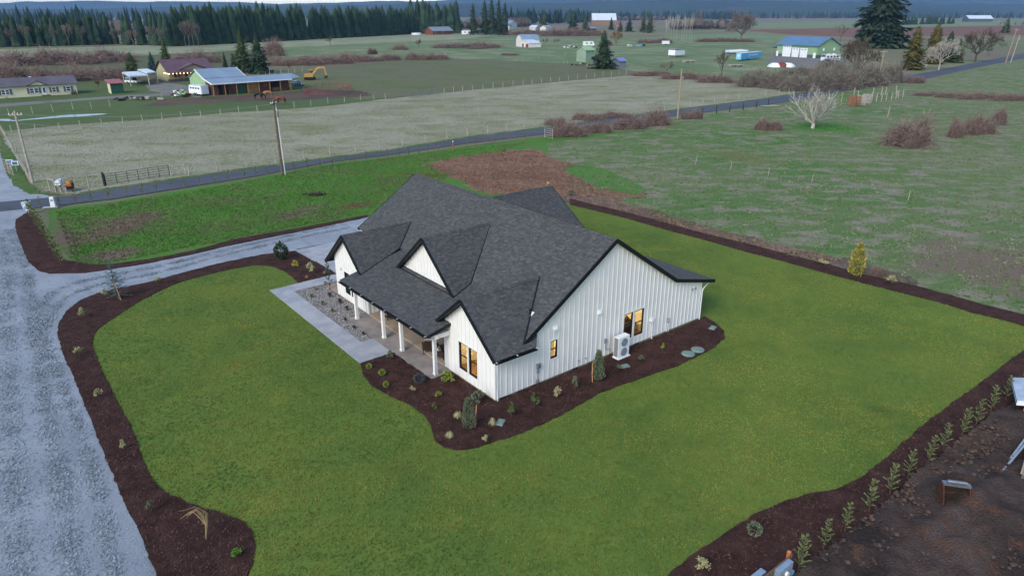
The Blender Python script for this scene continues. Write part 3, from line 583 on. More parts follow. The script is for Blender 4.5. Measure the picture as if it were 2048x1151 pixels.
battens(w6, .4, 3.2, .405, lambda u: 2.75, [], lambda u, z, d: (u, 15.67 + d, z))
battens(w7, 5.5, 15.5, .405, lambda v: 2.75, [(5.6, 6.5, .2, 2.3), (8.2, 9.5, .7, 2.3), (12.6, 14.2, .7, 2.3)], lambda v, z, d: (3.3 + d, v, z))
# corner boards and base trim
for (u, v, t) in ((-.012, -.012, 3.25), (-.012, 5.16, 3.3), (-.012, 20.74, 3.3), (-.012, 15.6, 3.2), (18.62, -.012, 2.95)):
    MB().box(u, u + .11, v, v + .11, .14, t).build('corner_board', M_trim, house)
MB().box(.05, 18.66, .05, 23.2, -.2, .139).box(.06, 3.0, .06, 5.1, -.2, .13).build('foundation', M_found, house)
# roof planes
def clip_poly(q, poly):
    for i in range(len(poly)):
        a = poly[i]; b = poly[(i + 1) % len(poly)]; ex, ey = b[0] - a[0], b[1] - a[1]; out = []
        for j in range(len(q)):
            p = q[j]; r = q[(j + 1) % len(q)]
            dp = ex * (p[1] - a[1]) - ey * (p[0] - a[0]); dr = ex * (r[1] - a[1]) - ey * (r[0] - a[0])
            if dp >= 0: out.append(p)
            if dp * dr < 0: t = dp / (dp - dr); out.append((p[0] + t * (r[0] - p[0]), p[1] + t * (r[1] - p[1])))
        q = out
        if len(q) < 3: return []
    return q
def roof(polys, along, seed, thick=.13, name='roof'):
    """polys: convex 3D polygons of one plane (top surface); along: horizontal eave direction"""
    rg = random.Random(seed); e = Vector(along).normalized()
    p0 = Vector(polys[0][0]); n = (Vector(polys[0][1]) - p0).cross(Vector(polys[0][2]) - p0).normalized()
    if n.z < 0: n = -n
    s = n.cross(e).normalized()
    if s.z < 0: s = -s
    deck = MB()
    for poly in polys: deck.prism([Vector(p) - n * .022 for p in poly], -n * thick)
    d = deck.build(name, M_deck, house)
    bm = bmesh.new(); bm.from_mesh(d.data); bmesh.ops.recalc_face_normals(bm, faces=bm.faces); bm.to_mesh(d.data); bm.free()
    sh = MB(); E = .145
    for poly in polys:
        q2 = [((Vector(p) - p0).dot(e), (Vector(p) - p0).dot(s)) for p in poly]
        ar = sum(q2[i][0] * q2[(i + 1) % len(q2)][1] - q2[(i + 1) % len(q2)][0] * q2[i][1] for i in range(len(q2)))
        if ar < 0: q2 = q2[::-1]
        x0, x1 = min(p[0] for p in q2), max(p[0] for p in q2); y0, y1 = min(p[1] for p in q2), max(p[1] for p in q2)
        y = y0
        while y < y1:
            x = x0 - rg.uniform(0, .4)
            while x < x1:
                w = rg.choice((.12, .17, .2, .24, .3, .34)); q = clip_poly([(x, y - .012), (x + w - .006, y - .012), (x + w - .006, y + E), (x, y + E)], q2)
                if q:
                    lift = rg.uniform(.0, .006)
                    top = [p0 + e * a + s * b + n * (.012 + lift - (b - y) / E * .014) for a, b in q]
                    k = len(sh.v); m = len(q); sh.v.extend(tuple(p) for p in top); sh.f.append(tuple(range(k, k + m))); sh.m.append(0)
                    lows = [i for i in range(m) if q[i][1] < y + .001]
                    if len(lows) == 2:
                        i, j = lows; sh.v.extend(tuple(top[t] - n * .03) for t in (i, j))
                        sh.f.append((k + j, k + i, k + m, k + m + 1)); sh.m.append(0)
                x += w
            y += E
    o = sh.build('shingles', M_shing, d); o['kind'] = 'stuff'
    return d
OV = .216
def P3(f, pts, axis): return [(u, v, f(v if axis == 'v' else u)) for u, v in pts]
main_f = roof([P3(zmain, [(3.525, -OV), (9.281, -OV), (9.281, 23.635), (3.525, 23.635)], 'u'), P3(zmain, [(1.85, -OV), (3.525, -OV), (3.525, 2.6), (1.85, 2.6)], 'u')], (0, 1, 0), 1)
main_b = roof([P3(zmain, [(9.281, -OV), (15.441, -OV), (15.441, 23.635), (9.281, 23.635)], 'u')], (0, 1, 0), 2)
rear = roof([P3(zrear, [(15.441, -OV), (19.91, -OV), (19.91, 15.5), (15.441, 15.5)], 'u')], (0, 1, 0), 3)
porch = roof([P3(zporch, [(-1.705, 4.478), (3.525, 4.478), (3.525, 16.353), (-1.705, 16.353)], 'u')], (0, 1, 0), 4)
wr = roof([P3(zwingR, [(-.42, -.564), (2.608, -.564), (5.57, 2.696), (-.42, 2.696)], 'v')], (1, 0, 0), 5)
wl_ = roof([P3(zwingR, [(-.42, 2.696), (5.57, 2.696), (2.9, 5.418), (-.42, 5.418)], 'v')], (1, 0, 0), 6)
mdr = roof([P3(zmid, [(1.81, 6.8), (3.55, 7.28), (7.62, 10.493), (1.81, 10.493)], 'v')], (1, 0, 0), 7)
mdl = roof([P3(zmid, [(1.81, 10.493), (7.62, 10.493), (3.55, 13.71), (1.81, 14.188)], 'v')], (1, 0, 0), 8)
ldr = roof([P3(zwingL, [(-.393, 15.57), (3.55, 16.69), (5.61, 18.353), (-.393, 18.353)], 'v')], (1, 0, 0), 9)
ldl = roof([P3(zwingL, [(-.393, 18.353), (5.61, 18.353), (3.5, 21.785), (-.393, 21.785)], 'v')], (1, 0, 0), 10)
bwr = roof([P3(zbw, [(12.9, 20.4), (22.1, 20.4), (22.1, 15.2), (14.5, 15.2)], 'v')], (1, 0, 0), 11)
bwl = roof([P3(zbw, [(12.9, 20.4), (22.1, 20.4), (22.1, 25.4), (14.5, 25.4)], 'v')], (1, 0, 0), 12)
# ridge caps: overlapping folded shingles along each ridge
def ridge(a, b, sl, parent, seed):
    a = Vector(a); b = Vector(b); d = (b - a); L = d.length; d.normalize(); r = Vector((-d.y, d.x, 0)); mb = MB(); t = 0; rg = random.Random(seed)
    while t < L:
        p = a + d * t; q = a + d * min(L, t + .22); w = .15; c0 = .05; c1 = .03
        mb.faces([p + r * w + V(0, 0, c0 - w * sl), p + V(0, 0, c0), p - r * w + V(0, 0, c0 - w * sl), q + r * w + V(0, 0, c1 - w * sl), q + V(0, 0, c1), q - r * w + V(0, 0, c1 - w * sl)], [(0, 1, 4, 3), (1, 2, 5, 4), (0, 2, 1)])
        t += .2
    o = mb.build('ridge_cap', M_shing, parent); o['kind'] = 'stuff'
ridge((9.281, -OV, zr), (9.281, 23.63, zr), ms, main_f, 1)
ridge((-.42, 2.696, 5.65), (5.55, 2.696, 5.65), .82, wr, 2); ridge((1.81, 10.493, 6.99), (7.6, 10.493, 6.99), .84, mdr, 3)
ridge((-.393, 18.353, 5.664), (5.58, 18.353, 5.664), .84, ldr, 4); ridge((12.95, 20.4, 5.752), (22.1, 20.4, 5.752), .66, bwr, 5)
# black fascia boards along rakes and eaves, valley metal where planes meet
def fascia(a, b, h=.22, w=.05, drop=.1, name='fascia_board', parent=house, m=None):
    a = Vector(a); b = Vector(b); MB().beam(a - V(0, 0, drop), b - V(0, 0, drop), w, h).build(name, m or M_black, parent)
X = .03
fascia((1.9, -OV - X, zmain(1.9) + .02), (9.281, -OV - X, zr + .02), .26); fascia((9.281, -OV - X, zr + .02), (15.441, -OV - X, 4.035), .26)
fascia((15.44, -OV - X, 4.03), (19.91, -OV - X, 2.95), .26); fascia((19.93, -OV, 2.95), (19.93, 15.5, 2.95), .18)
fascia((3.5, 23.665, zmain(3.5)), (9.281, 23.665, zr)); fascia((9.281, 23.665, zr), (15.44, 23.665, 4.02))
for f, u, va, vp, vb in ((zwingR, -.45, -.564, 2.696, 5.418), (zmid, 1.78, 6.8, 10.493, 14.188), (zwingL, -.42, 15.6, 18.353, 21.785)):
    fascia((u, va, f(va) + .02), (u, vp, f(vp) + .02), .22, .06); fascia((u, vp, f(vp) + .02), (u, vb, f(vb) + .02), .22, .06)
fascia((22.13, 15.2, zbw(15.2)), (22.13, 20.4, 5.752)); fascia((22.13, 20.4, 5.752), (22.13, 25.4, zbw(25.4)))
fascia((-1.68, 4.45, 3.05), (.02, 4.45, zporch(.02) + .01), .2); fascia((-1.68, 16.38, 3.05), (-.02, 16.38, zporch(-.02) + .01), .2)
fascia((-.36, 21.81, zwingL(21.785)), (3.4, 21.81, zwingL(21.785)), .16)
# gutters
def gutter(a, b, parent=house):
    a = Vector(a); b = Vector(b); d = (b - a).normalized(); r = Vector((d.y, -d.x, 0))
    if r.dot(V(-1, -1, 0)) < 0: r = -r
    mb = MB()
    for o0, z0, o1, z1 in ((0, 0, .11, 0), (.11, 0, .12, .11), (0, 0, 0, .11)):
        mb.prism([a + r * o0 + V(0, 0, z0), a + r * o1 + V(0, 0, z1), b + r * o1 + V(0, 0, z1), b + r * o0 + V(0, 0, z0)], V(0, 0, .008) if z0 == z1 else r * .008)
    g = mb.build('gutter', M_black, parent); L = (b - a).length; k = max(2, int(L / 1.5))
    for i in range(k + 1):
        p = a + d * (L * i / k * .98 + .06) + r * .06 + V(0, 0, .115); MB().obox(p, .035, .15, .02, rz=math.atan2(d.y, d.x)).build('gutter_clip', M_pvc, g)
gutter((-1.74, 4.46, 2.9), (-1.74, 16.37, 2.9)); gutter((-.42, -.6, 2.82), (2.6, -.6, 2.82))
# valley flashing where roof planes meet: thin dark metal strips
for a, b in (((5.57, 2.69, 5.66), (1.97, -.2, 3.3)), ((7.55, 10.49, 6.96), (3.5, 7.27, 4.29)), ((3.5, 7.27, 4.29), (1.83, 6.83, 3.9)), ((5.58, 18.34, 5.67), (3.5, 16.69, 4.29)), ((3.5, 16.69, 4.29), (-.38, 15.62, 3.37))):
    MB().beam(Vector(a) + V(0, 0, .012), Vector(b) + V(0, 0, .012), .1, .03).build('valley_flashing', M_black, house)
MB().beam((1.83, 6.82, 3.93), (1.83, 14.15, 3.93), .06, .05).beam((2.17, 7.0, 3.97), (2.17, 14.0, 3.97), .05, .06).build('apron_flashing', M_black, house)
# soffits
MB().prism([(-1.66, 4.5, 2.86), (3.3, 4.5, 2.86), (3.3, 16.3, 2.86), (-1.66, 16.3, 2.86)], (0, 0, .04)).build('porch_ceiling', M_trim, house)
MB().box(-1.1, -.85, 4.5, 16.3, 2.6, 2.86).box(-.85, 0, 4.55, 4.75, 2.6, 2.86).build('porch_beam', M_trim, house)
for f, u0, u1, va, vp, vb in ((zwingR, -.4, -.02, -.54, 2.696, 5.4), (zmid, 1.84, 2.18, 6.9, 10.493, 14.1), (zwingL, -.37, -.02, 15.62, 18.353, 21.76)):
    mb = MB()
    for x, y in ((va, vp), (vp, vb)): mb.prism([(u0, x, f(x) - .19), (u1, x, f(x) - .19), (u1, y, f(y) - .19), (u0, y, f(y) - .19)], (0, 0, .03))
    mb.build('soffit', M_trim, house)
MB().prism([(0, -.54, 2.78), (2.55, -.54, 2.78), (2.55, -.02, 2.78), (0, -.02, 2.78)], (0, 0, .03)).build('soffit', M_trim, house)
mb = MB()
for (a, b, f) in ((1.95, 9.281, zmain), (9.281, 15.44, zmain), (15.44, 19.88, zrear)):
    mb.prism([(a, -OV + .02, f(a) - .19), (b, -OV + .02, f(b) - .19), (b, -.02, f(b) - .19), (a, -.02, f(a) - .19)], (0, 0, .03))
mb.build('soffit', M_trim, house)
# windows: black frames, two sashes, glass, white casing
def window(a0, a1, z0, z1, conv, lit=True, name='window'):
    def slab(mb, x0, x1, y0, y1, d0, d1):
        p = [conv(x, y, d) for d in (d1, d0) for x, y in ((x0, y0), (x1, y0), (x1, y1), (x0, y1))]
        mb.faces(p, [(3, 2, 1, 0), (4, 5, 6, 7), (0, 1, 5, 4), (1, 2, 6, 5), (2, 3, 7, 6), (3, 0, 4, 7)])
    mb = MB(); t = .055
    for r in ((a0, a1, z0, z0 + t), (a0, a1, z1 - t, z1), (a0, a0 + t, z0 + t, z1 - t), (a1 - t, a1, z0 + t, z1 - t)): slab(mb, *r, .01, .13)
    w = mb.build(name, M_black, house); zm = (z0 + z1) / 2
    mb = MB(); s = .035
    for b0, b1, d in ((z0 + t, zm + .02, .07), (zm - .02, z1 - t, .04)):
        for r in ((a0 + t, a1 - t, b0, b0 + s), (a0 + t, a1 - t, b1 - s, b1), (a0 + t, a0 + t + s, b0 + s, b1 - s), (a1 - t - s, a1 - t, b0 + s, b1 - s)): slab(mb, *r, d, d + .03)
    mb.build('sash', M_black, w)
    for b0, b1, d in ((z0 + t + s, zm - .015, .085), (zm + .015, z1 - t - s, .055)):
        mb = MB(); mb.poly([conv(x, y, d) for x, y in ((a0 + t + s, b0), (a1 - t - s, b0), (a1 - t - s, b1), (a0 + t + s, b1))]); mb.build('pane', M_glass, w)
    mb = MB(); c = .1
    for r in ((a0 - c, a1 + c, z0 - c, z0), (a0 - c, a1 + c, z1, z1 + c), (a0 - c, a0, z0, z1), (a1, a1 + c, z0, z1)): slab(mb, *r, -.026, .004)
    mb.build('casing', M_trim, w)
    return w
window(*GW[0], gab); window(*GW[1], gab); window(*GW[2], gab)
for h in FW: window(*h, fro)
for h in LWH: window(*h, fro)
p7 = lambda v, z, d: (3.3 + d, v, z)
window(8.2, 9.5, .7, 2.3, p7); window(12.6, 14.2, .7, 2.3, p7)
dr = MB().box(3.36, 3.42, 5.62, 6.48, .2, 2.28).build('door', mat('black_door', '1c1d20', '202226', 2, rough=.4), house)
MB().box(3.31, 3.36, 5.7, 5.76, 1.0, 1.25).build('handle', M_galv, dr)
# lit rooms behind the windows
def room(name, u0, u1, v0, v1, z0, z1, lamp, watt, open_side):
    mb = MB(); q = {'-v': (u0, u1, v1, v1), }
    P = lambda u, v, z: (u, v, z)
    if open_side != 'u0': mb.poly([P(u0, v0, z0), P(u0, v1, z0), P(u0, v1, z1), P(u0, v0, z1)])
    mb.poly([P(u1, v0, z0), P(u1, v1, z0), P(u1, v1, z1), P(u1, v0, z1)])
    if open_side != 'v0': mb.poly([P(u0, v0, z0), P(u1, v0, z0), P(u1, v0, z1), P(u0, v0, z1)])
    mb.poly([P(u0, v1, z0), P(u1, v1, z0), P(u1, v1, z1), P(u0, v1, z1)]); mb.poly([P(u0, v0, z1), P(u1, v0, z1), P(u1, v1, z1), P(u0, v1, z1)])
    r = mb.build(name, M_cream, house)
    MB().poly([P(u0, v0, z0), P(u1, v0, z0), P(u1, v1, z0), P(u0, v1, z0)]).build('room_floor', M_floorw, r)
    MB().lathe([(.16, -.06), (.18, 0)], 10, lamp).build('ceiling_lamp', mat('lamp_glow', 'ffe0a0', 'ffe0a0', 1, emit=('ffd28a', 4.0)), r)
    ld = bpy.data.lights.new('room_light', 'POINT'); ld.energy = watt; ld.color = (1, .84, .58); ld.shadow_soft_size = .2
    lo = bpy.data.objects.new('room_light', ld); lo.location = (lamp[0], lamp[1], lamp[2] - .25); link(lo, r)
    return r
r1 = room('front_room', .3, 4.2, .3, 4.8, .16, 2.75, (2.2, 2.8, 2.72), 95, 'u0')
MB().box(3.2, 3.8, 1.2, 3.8, .16, .62).box(3.75, 3.95, 1.2, 3.8, .16, 1.1).build('bed', M_cush, r1)
MB().box(4.12, 4.18, 3.1, 3.5, 1.3, 1.7).box(4.12, 4.18, 2.4, 2.6, 2.1, 2.2).build('wall_picture', M_black, r1)
r2 = room('living_room', 9.6, 13.6, .3, 4.2, .16, 2.75, (11.6, 2.2, 2.72), 110, 'v0')
MB().box(10.2, 11.3, 2.6, 3.4, .16, .6).box(10.2, 11.3, 3.3, 3.6, .16, 1.15).build('armchair', mat('tan_leather', '6b4a34', '5a3d2b', 4), r2)
MB().box(12.2, 13.2, 1.3, 1.9, .16, 1.0).lathe([(.12, 1.0), (.16, 1.25), (.05, 1.4)], 8, (12.7, 1.6, 0)).build('sideboard', mat('dark_cabinet', '2b211c', '241b17', 4), r2)
MB().box(10.3, 11.2, 4.12, 4.18, 1.3, 2.1).box(11.9, 12.3, 4.12, 4.18, .9, 2.2).build('wall_picture', mat('picture_brown', '7a5636', '5d4029', 6), r2)
r3 = room('bathroom', 4.0, 5.2, .3, 1.9, .16, 2.75, (4.6, 1.1, 2.72), 42, 'v0')
MB().prism([(4.26, .2, 1.48), (4.72, .2, 1.48), (4.72, .2, 2.56), (4.26, .2, 2.56)], (0, .01, 0)).build('window_blind', mat('blind_cloth', 'd9be84', 'cfb278', 5, emit=('d9b060', .2)), r3)
# porch posts, slab
def post(v):
    p = MB().box(-1.075, -.875, v - .1, v + .1, .06, 2.6).build('porch_post', M_trim, house)
    MB().box(-1.1, -.85, v - .125, v + .125, .06, .2).box(-1.1, -.85, v - .125, v + .125, 2.46, 2.6).build('post_collar', M_trim, p)
for v in (15.589, 11.468, 8.997, 4.876): post(v)
sl = MB().box(-1.6, .02, 4.4, 9.0, -.1, .06).box(-1.6, 3.3, 9.012, 16.12, -.1, .06).box(.024, 3.3, 5.24, 9.0, -.1, .057).build('porch_slab', M_slab, house)
MB().box(-1.63, -1.602, 4.4, 16.1, -.1, .03).build('slab_edge', M_found, house)
# downspouts
def downspout(pts, r=.045):
    MB().tube(pts, r, 6).build('downspout', M_pvc, house)
downspout([(-1.68, 4.75, 2.88), (-1.66, 4.8, 2.72), (-1.2, 4.72, 2.6), (-1.13, 4.7, 2.4), (-1.13, 4.7, .1)])
downspout([(.1, -.5, 2.8), (.1, -.3, 2.7), (.12, -.08, 2.55), (.12, -.08, .05), (.12, -.2, -.02)])
downspout([(19.85, .0, 2.85), (19.5, -.02, 2.75), (18.82, -.07, 2.45), (18.72, -.09, 2.3), (18.72, -.09, .05)])
# things fixed to the gable wall
for u, z in ((4.53, 3.45), (8.24, 3.47)):
    h = MB().prism([(u - .16, -.005, z + .12), (u + .16, -.005, z + .12), (u + .12, -.16, z + .02), (u + .13, -.16, z - .06), (u - .13, -.16, z - .06), (u - .12, -.16, z + .02)], (0, .004, -.05))
    h = MB().faces([(u - .17, -.004, z - .1), (u + .17, -.004, z - .1), (u + .17, -.004, z + .13), (u - .17, -.004, z + .13), (u - .14, -.18, z - .08), (u + .14, -.18, z - .08), (u + .12, -.12, z + .08), (u - .12, -.12, z + .08)], [(0, 1, 5, 4), (1, 2, 6, 5), (2, 3, 7, 6), (3, 0, 4, 7), (4, 5, 6, 7)])
    h.build('exhaust_hood', M_pvc, house)
em = MB().box(3.08, 3.34, -.12, -.003, 1.12, 1.48).build('electric_meter', M_greyp, house)
MB().disc((3.21, -.16, 1.34), .1, (0, 1, 0), .09).build('meter_dial', M_glass if False else M_galv, em)
MB().box(3.12, 3.3, -.08, -.003, .82, 1.04).build('junction_box', M_greyp, em); MB().tube([(3.2, -.04, 1.1), (3.2, -.04, .05)], .025, 6).build('conduit', M_greyp, em)
MB().tube([(3.14 + .11 * math.cos(t * .7), -.09, .3 + .11 * math.sin(t * .7)) for t in range(18)], .018, 5).build('hose_loop', M_black, em)
MB().box(8.83, 9.02, -.1, -.003, 1.08, 1.4).build('disconnect_box', M_greyp, house)
MB().tube([(8.92, -.06, 1.08), (8.92, -.08, .75), (9.0, -.1, .62), (9.3, -.2, .62)], .03, 6).build('conduit', M_greyp, house)
MB().box(13.2, 13.55, -.14, -.003, 1.42, 1.62).box(13.25, 13.4, -.2, -.14, 1.38, 1.5).build('wall_box', M_pvc, house)
MB().tube([(13.48, -.06, 1.42), (13.48, -.06, .1), (13.5, -.3, -.02)], .04, 6).build('drain_pipe', M_pvc, house)
MB().tube([(15.1, -.06, .95), (15.1, -.06, .1)], .025, 6).tube([(15.28, -.06, .55), (15.28, -.06, .0)], .02, 6).build('drain_pipe', M_pvc, house)
hb = MB().tube([(15.1 + .13 * math.cos(t * .55), -.1, 1.0 + .17 * math.sin(t * .55)) for t in range(13)], .03, 5).build('hose_hanger', M_greyp, house)
for u in (6.33, 12.06, .62, 10.3): MB().box(u - .22, u + .22, -.004, .045, -.02, .12).build('foundation_vent', M_black, house)
for v in (4.23, 1.15):
    f = MB().box(-.26, .04, v - .24, v + .24, -.02, .05).build('vent_well', M_found, house); MB().box(-.22, .0, v - .19, v + .19, .05, .056).build('vent_grille', M_black, f)
for u in (6.6, 7.2): MB().disc((u, -.03, .55), .05, (0, 1, 0), .06, 8).build('vent_pipe', M_greyp, house)
for u in (17.6, 17.95): MB().box(u - .05, u + .05, -.09, -.003, 2.6, 2.75).build('eave_light', M_greyp, house)
for v in (16.75,): MB().box(-.14, -.003, v + 3.0, v + 3.16, 2.5, 2.68).build('wall_light', M_pvc, house)
# vent pipe on the roof
vp = MB().tube([(3.42, 1.02, 4.1), (3.42, 1.02, 4.62)], .05, 8).build('roof_vent', M_black, house)
MB().prism([(3.2, .85, zmain(3.2) + .03), (3.62, .85, zmain(3.62) + .03), (3.62, 1.2, zmain(3.62) + .03), (3.2, 1.2, zmain(3.2) + .03)], (0, 0, .015)).build('vent_flashing', M_pvc, vp)

# heat pump
def heat_pump():
    x, y, z = HW(9.85, -.62); t = thing('heat_pump', 'white two-fan heat pump unit beside the gable wall', 'heat pump', (x, y, .13), HA)
    MB().box(-.5, .5, -.22, .22, .06, 1.5).build('case', M_pvc, t)
    MB().box(-.56, .56, -.32, .26, 0, .06).build('pad', M_pvc, t)
    for z in (.42, 1.1):
        g = MB().disc((.02, -.225, z), .29, (0, 1, 0), .03, 20).build('fan_grille', M_greyp, t)
        mb = MB()
        for r in (.1, .19, .28): mb.tube([(.02 + r * math.cos(a * .42), -.245, z + r * math.sin(a * .42)) for a in range(16)], .008, 4)
        mb.build('guard_ring', M_galv, g)
    mb = MB()
    for i in range(11): mb.box(-.506, -.5, -.16, .18, .14 + i * .12, .22 + i * .12)
    mb.build('coil_louvre', M_black, t)
heat_pump()
# porch furniture
def chair(u, v, rz, label, cush=True):
    x, y, z = HW(u, v); t = thing('wicker_chair', label, 'chair', (x, y, .12), rz, 'wicker chairs on the porch')
    MB().box(-.3, .3, -.28, .3, .3, .42).build('seat', M_wick, t)
    MB().prism([(-.3, .24, .42), (.3, .24, .42), (.27, .34, .98), (-.27, .34, .98)], (0, .06, 0)).build('backrest', M_wick, t)
    for s in (-1, 1):
        MB().box(s * .34 - .05, s * .34 + .05, -.28, .3, .3, .66).build('armrest', M_wick, t)
        for q in (-.24, .26): MB().beam((s * .32, q, 0), (s * .32, q, .32), .05, .05).build('leg', M_wick, t)
    if cush: MB().faces([(-.2, .18, .44), (.2, .18, .44), (.19, .26, .8), (-.19, .26, .8), (-.17, .06, .47), (.17, .06, .47), (.15, .2, .76), (-.15, .2, .76)], [(4, 5, 6, 7), (0, 1, 5, 4), (1, 2, 6, 5), (2, 3, 7, 6), (3, 0, 4, 7)]).build('cushion', M_cush, t)
chair(*(0.26, 7.7), HA + R(150), 'brown wicker porch chair farther from the corner post')
chair(*(0.5, 6.42), HA + R(35), 'brown wicker porch chair half hidden behind the corner post')
chair(*(0.79, 14.07), HA - R(90), 'wicker chair with orange cushion deep under the porch roof', False)
x, y, z = HW(*(1.02, 6.92)); tb = thing('porch_table', 'small glass topped table between the wicker chairs', 'table', (x, y, .12), HA)
MB().box(-.35, .35, -.35, .35, .5, .52).build('table_top', mat('smoked_glass', '4a4038', '3f362f', 2, rough=.1, spec=.6), tb)
for sx in (-1, 1):
    for sy in (-1, 1): MB().beam((sx * .3, sy * .3, 0), (sx * .3, sy * .3, .5), .05, .05).build('leg', M_wick, tb)
for o in list(COL.objects):
    if o.name.startswith('wicker_chair') and 'orange' in o['label']: MB().box(-.26, .26, -.22, .24, .42, .52).build('cushion', mat('orange_cushion', 'b5744e', 'a5663f', 4), o)

# walkway, apron: slabs with joints
def slabs(name, label, cat, rects, m, z1=.135):
    t = thing(name, label, cat, (HO[0], HO[1], 0), HA); t['kind'] = 'structure'
    for (u0, u1, v0, v1) in rects: MB().box(u0 + .008, u1 - .008, v0 + .008, v1 - .008, 0, z1).build('slab', m, t)
    return t
slabs('walkway', 'pale concrete walk leading round to the porch', 'walkway', [(-4.0, -2.52, 9.14, 11.9), (-4.0, -2.52, 11.9, 14.6), (-4.0, -2.52, 14.6, 17.3), (-4.0, -2.52, 17.3, 20.0), (-4.0, -2.52, 20.0, 22.6), (-4.0, -2.52, 22.6, 25.15), (-2.52, -1.62, 9.14, 11.9),
    (-2.52, -1.2, 23.7, 25.2), (-1.2, .3, 23.7, 25.25), (.3, 2.0, 23.7, 25.3)], M_conc)
slabs('garage_apron', 'smooth concrete apron beside the garage side', 'apron', [(2.0, 6.2, 25.4, 29.6), (1.7, 6.2, 29.6, 33.8), (6.2, 11, 25.4, 29.6), (6.2, 11, 29.6, 34.2), (2.02, 6.2, 21.3, 25.4), (6.2, 11, 23.4, 25.4)], M_conc, .11)
# river rock bed
M_peb = blade_mat('river_rock', '6b6a6c', '8d8a88', 9.0, .55, .02)
def rock_bed():
    poly = [(-2.5, 11.95), (-1.65, 11.95), (-1.65, 16.2), (-.02, 16.2), (-.02, 21.0), (1.9, 21.0), (1.9, 23.66), (-2.5, 23.66)]
    W = [HW(u, v)[:2] for u, v in poly]
    sheet('rock_bed', W, .1, mat('rock_base', '4f4d4c', '5d5a58', 5, rough=.9, bmp=.6, bscale=30), label='grey river rock bed between walk and porch', cat='rock bed')
    rg = np.random.default_rng(3); P = rg.uniform(np.min(W, 0), np.max(W, 0), (26000, 2)); P = P[inside(P[:, 0], P[:, 1], W)]
    n = len(P); r = rg.uniform(.025, .065, n); fl = rg.uniform(.5, .9, n); an = rg.uniform(0, 6.28, n); el = rg.uniform(.7, 1.3, n)
    base = np.array([(1, 0, 0), (0, 1, 0), (-1, 0, 0), (0, -1, 0), (0, 0, 1)]); F = [(0, 1, 4), (1, 2, 4), (2, 3, 4), (3, 0, 4)]
    c, s = np.cos(an), np.sin(an); vs_ = np.zeros((n, 5, 3))
    bx = base[None, :, 0] * (r * el)[:, None]; by = base[None, :, 1] * (r / el)[:, None]
    vs_[:, :, 0] = P[:, 0, None] + bx * c[:, None] - by * s[:, None]; vs_[:, :, 1] = P[:, 1, None] + bx * s[:, None] + by * c[:, None]
    vs_[:, :, 2] = .1 + rg.uniform(0, .02, n)[:, None] + base[None, :, 2] * (r * fl)[:, None]
    me = bpy.data.meshes.new('river_rocks'); fs = (np.arange(n)[:, None, None] * 5 + np.array(F)[None]).reshape(-1, 3)
    me.from_pydata(vs_.reshape(-1, 3).tolist(), [], fs.tolist()); me.materials.append(M_peb)
    tag(link(bpy.data.objects.new('river_rocks', me)), 'loose grey river rocks filling the bed by the porch', 'rocks', kind='stuff')
rock_bed()

# ---------------------------------------------------------------- garden plants
ORD = ['first', 'second', 'third', 'fourth', 'fifth', 'sixth', 'seventh', 'eighth', 'ninth', 'tenth', 'eleventh', 'twelfth', 'thirteenth', 'fourteenth', 'fifteenth', 'sixteenth', 'seventeenth', 'eighteenth', 'nineteenth', 'twentieth'] + ['twenty-' + x for x in ('first', 'second', 'third', 'fourth', 'fifth', 'sixth', 'seventh', 'eighth', 'ninth')] + ['thirtieth'] + ['thirty-' + x for x in ('first', 'second', 'third', 'fourth', 'fifth', 'sixth', 'seventh', 'eighth', 'ninth')] + ['fortieth']
M_bark = mat('bark', '4a3d33', '5b4c40', 6, rough=.9)
M_stake = mat('stake_wood', 'a9764c', 'b98a60', 8, rough=.8)
def fol(name, c1, c2, isl=.35, hue=.02, scale=2.0): return mat(name, c1, c2, scale, rough=.75, island=isl, hue=hue, spec=.2)
F_green = fol('leaf_green', '41562c', '556b38'); F_pale = fol('leaf_pale', 'a39c74', '8a8b62'); F_yel = fol('leaf_yellow', 'b09a3c', '8f8a3a')
F_lime = fol('leaf_lime', '7c8a35', '62752c'); F_cream = fol('leaf_cream', 'b3ab80', '8d9060'); F_grey = fol('leaf_grey', '4b5052', '3d4446')
F_jun = fol('leaf_juniper', '57614d', '6b7458'); F_arb = fol('leaf_arborvitae', '57643b', '6f784c'); F_fir = fol('leaf_fir', '3a5250', '4b6560')
F_dark = fol('leaf_dark', '3a2b22', '4a3a2c'); F_straw = fol('leaf_straw', '8f7a5a', '7a674b'); F_gold = fol('leaf_gold', '747326', '9c9447', .5); F_bright = fol('leaf_bright', '4f7d24', '67952f')

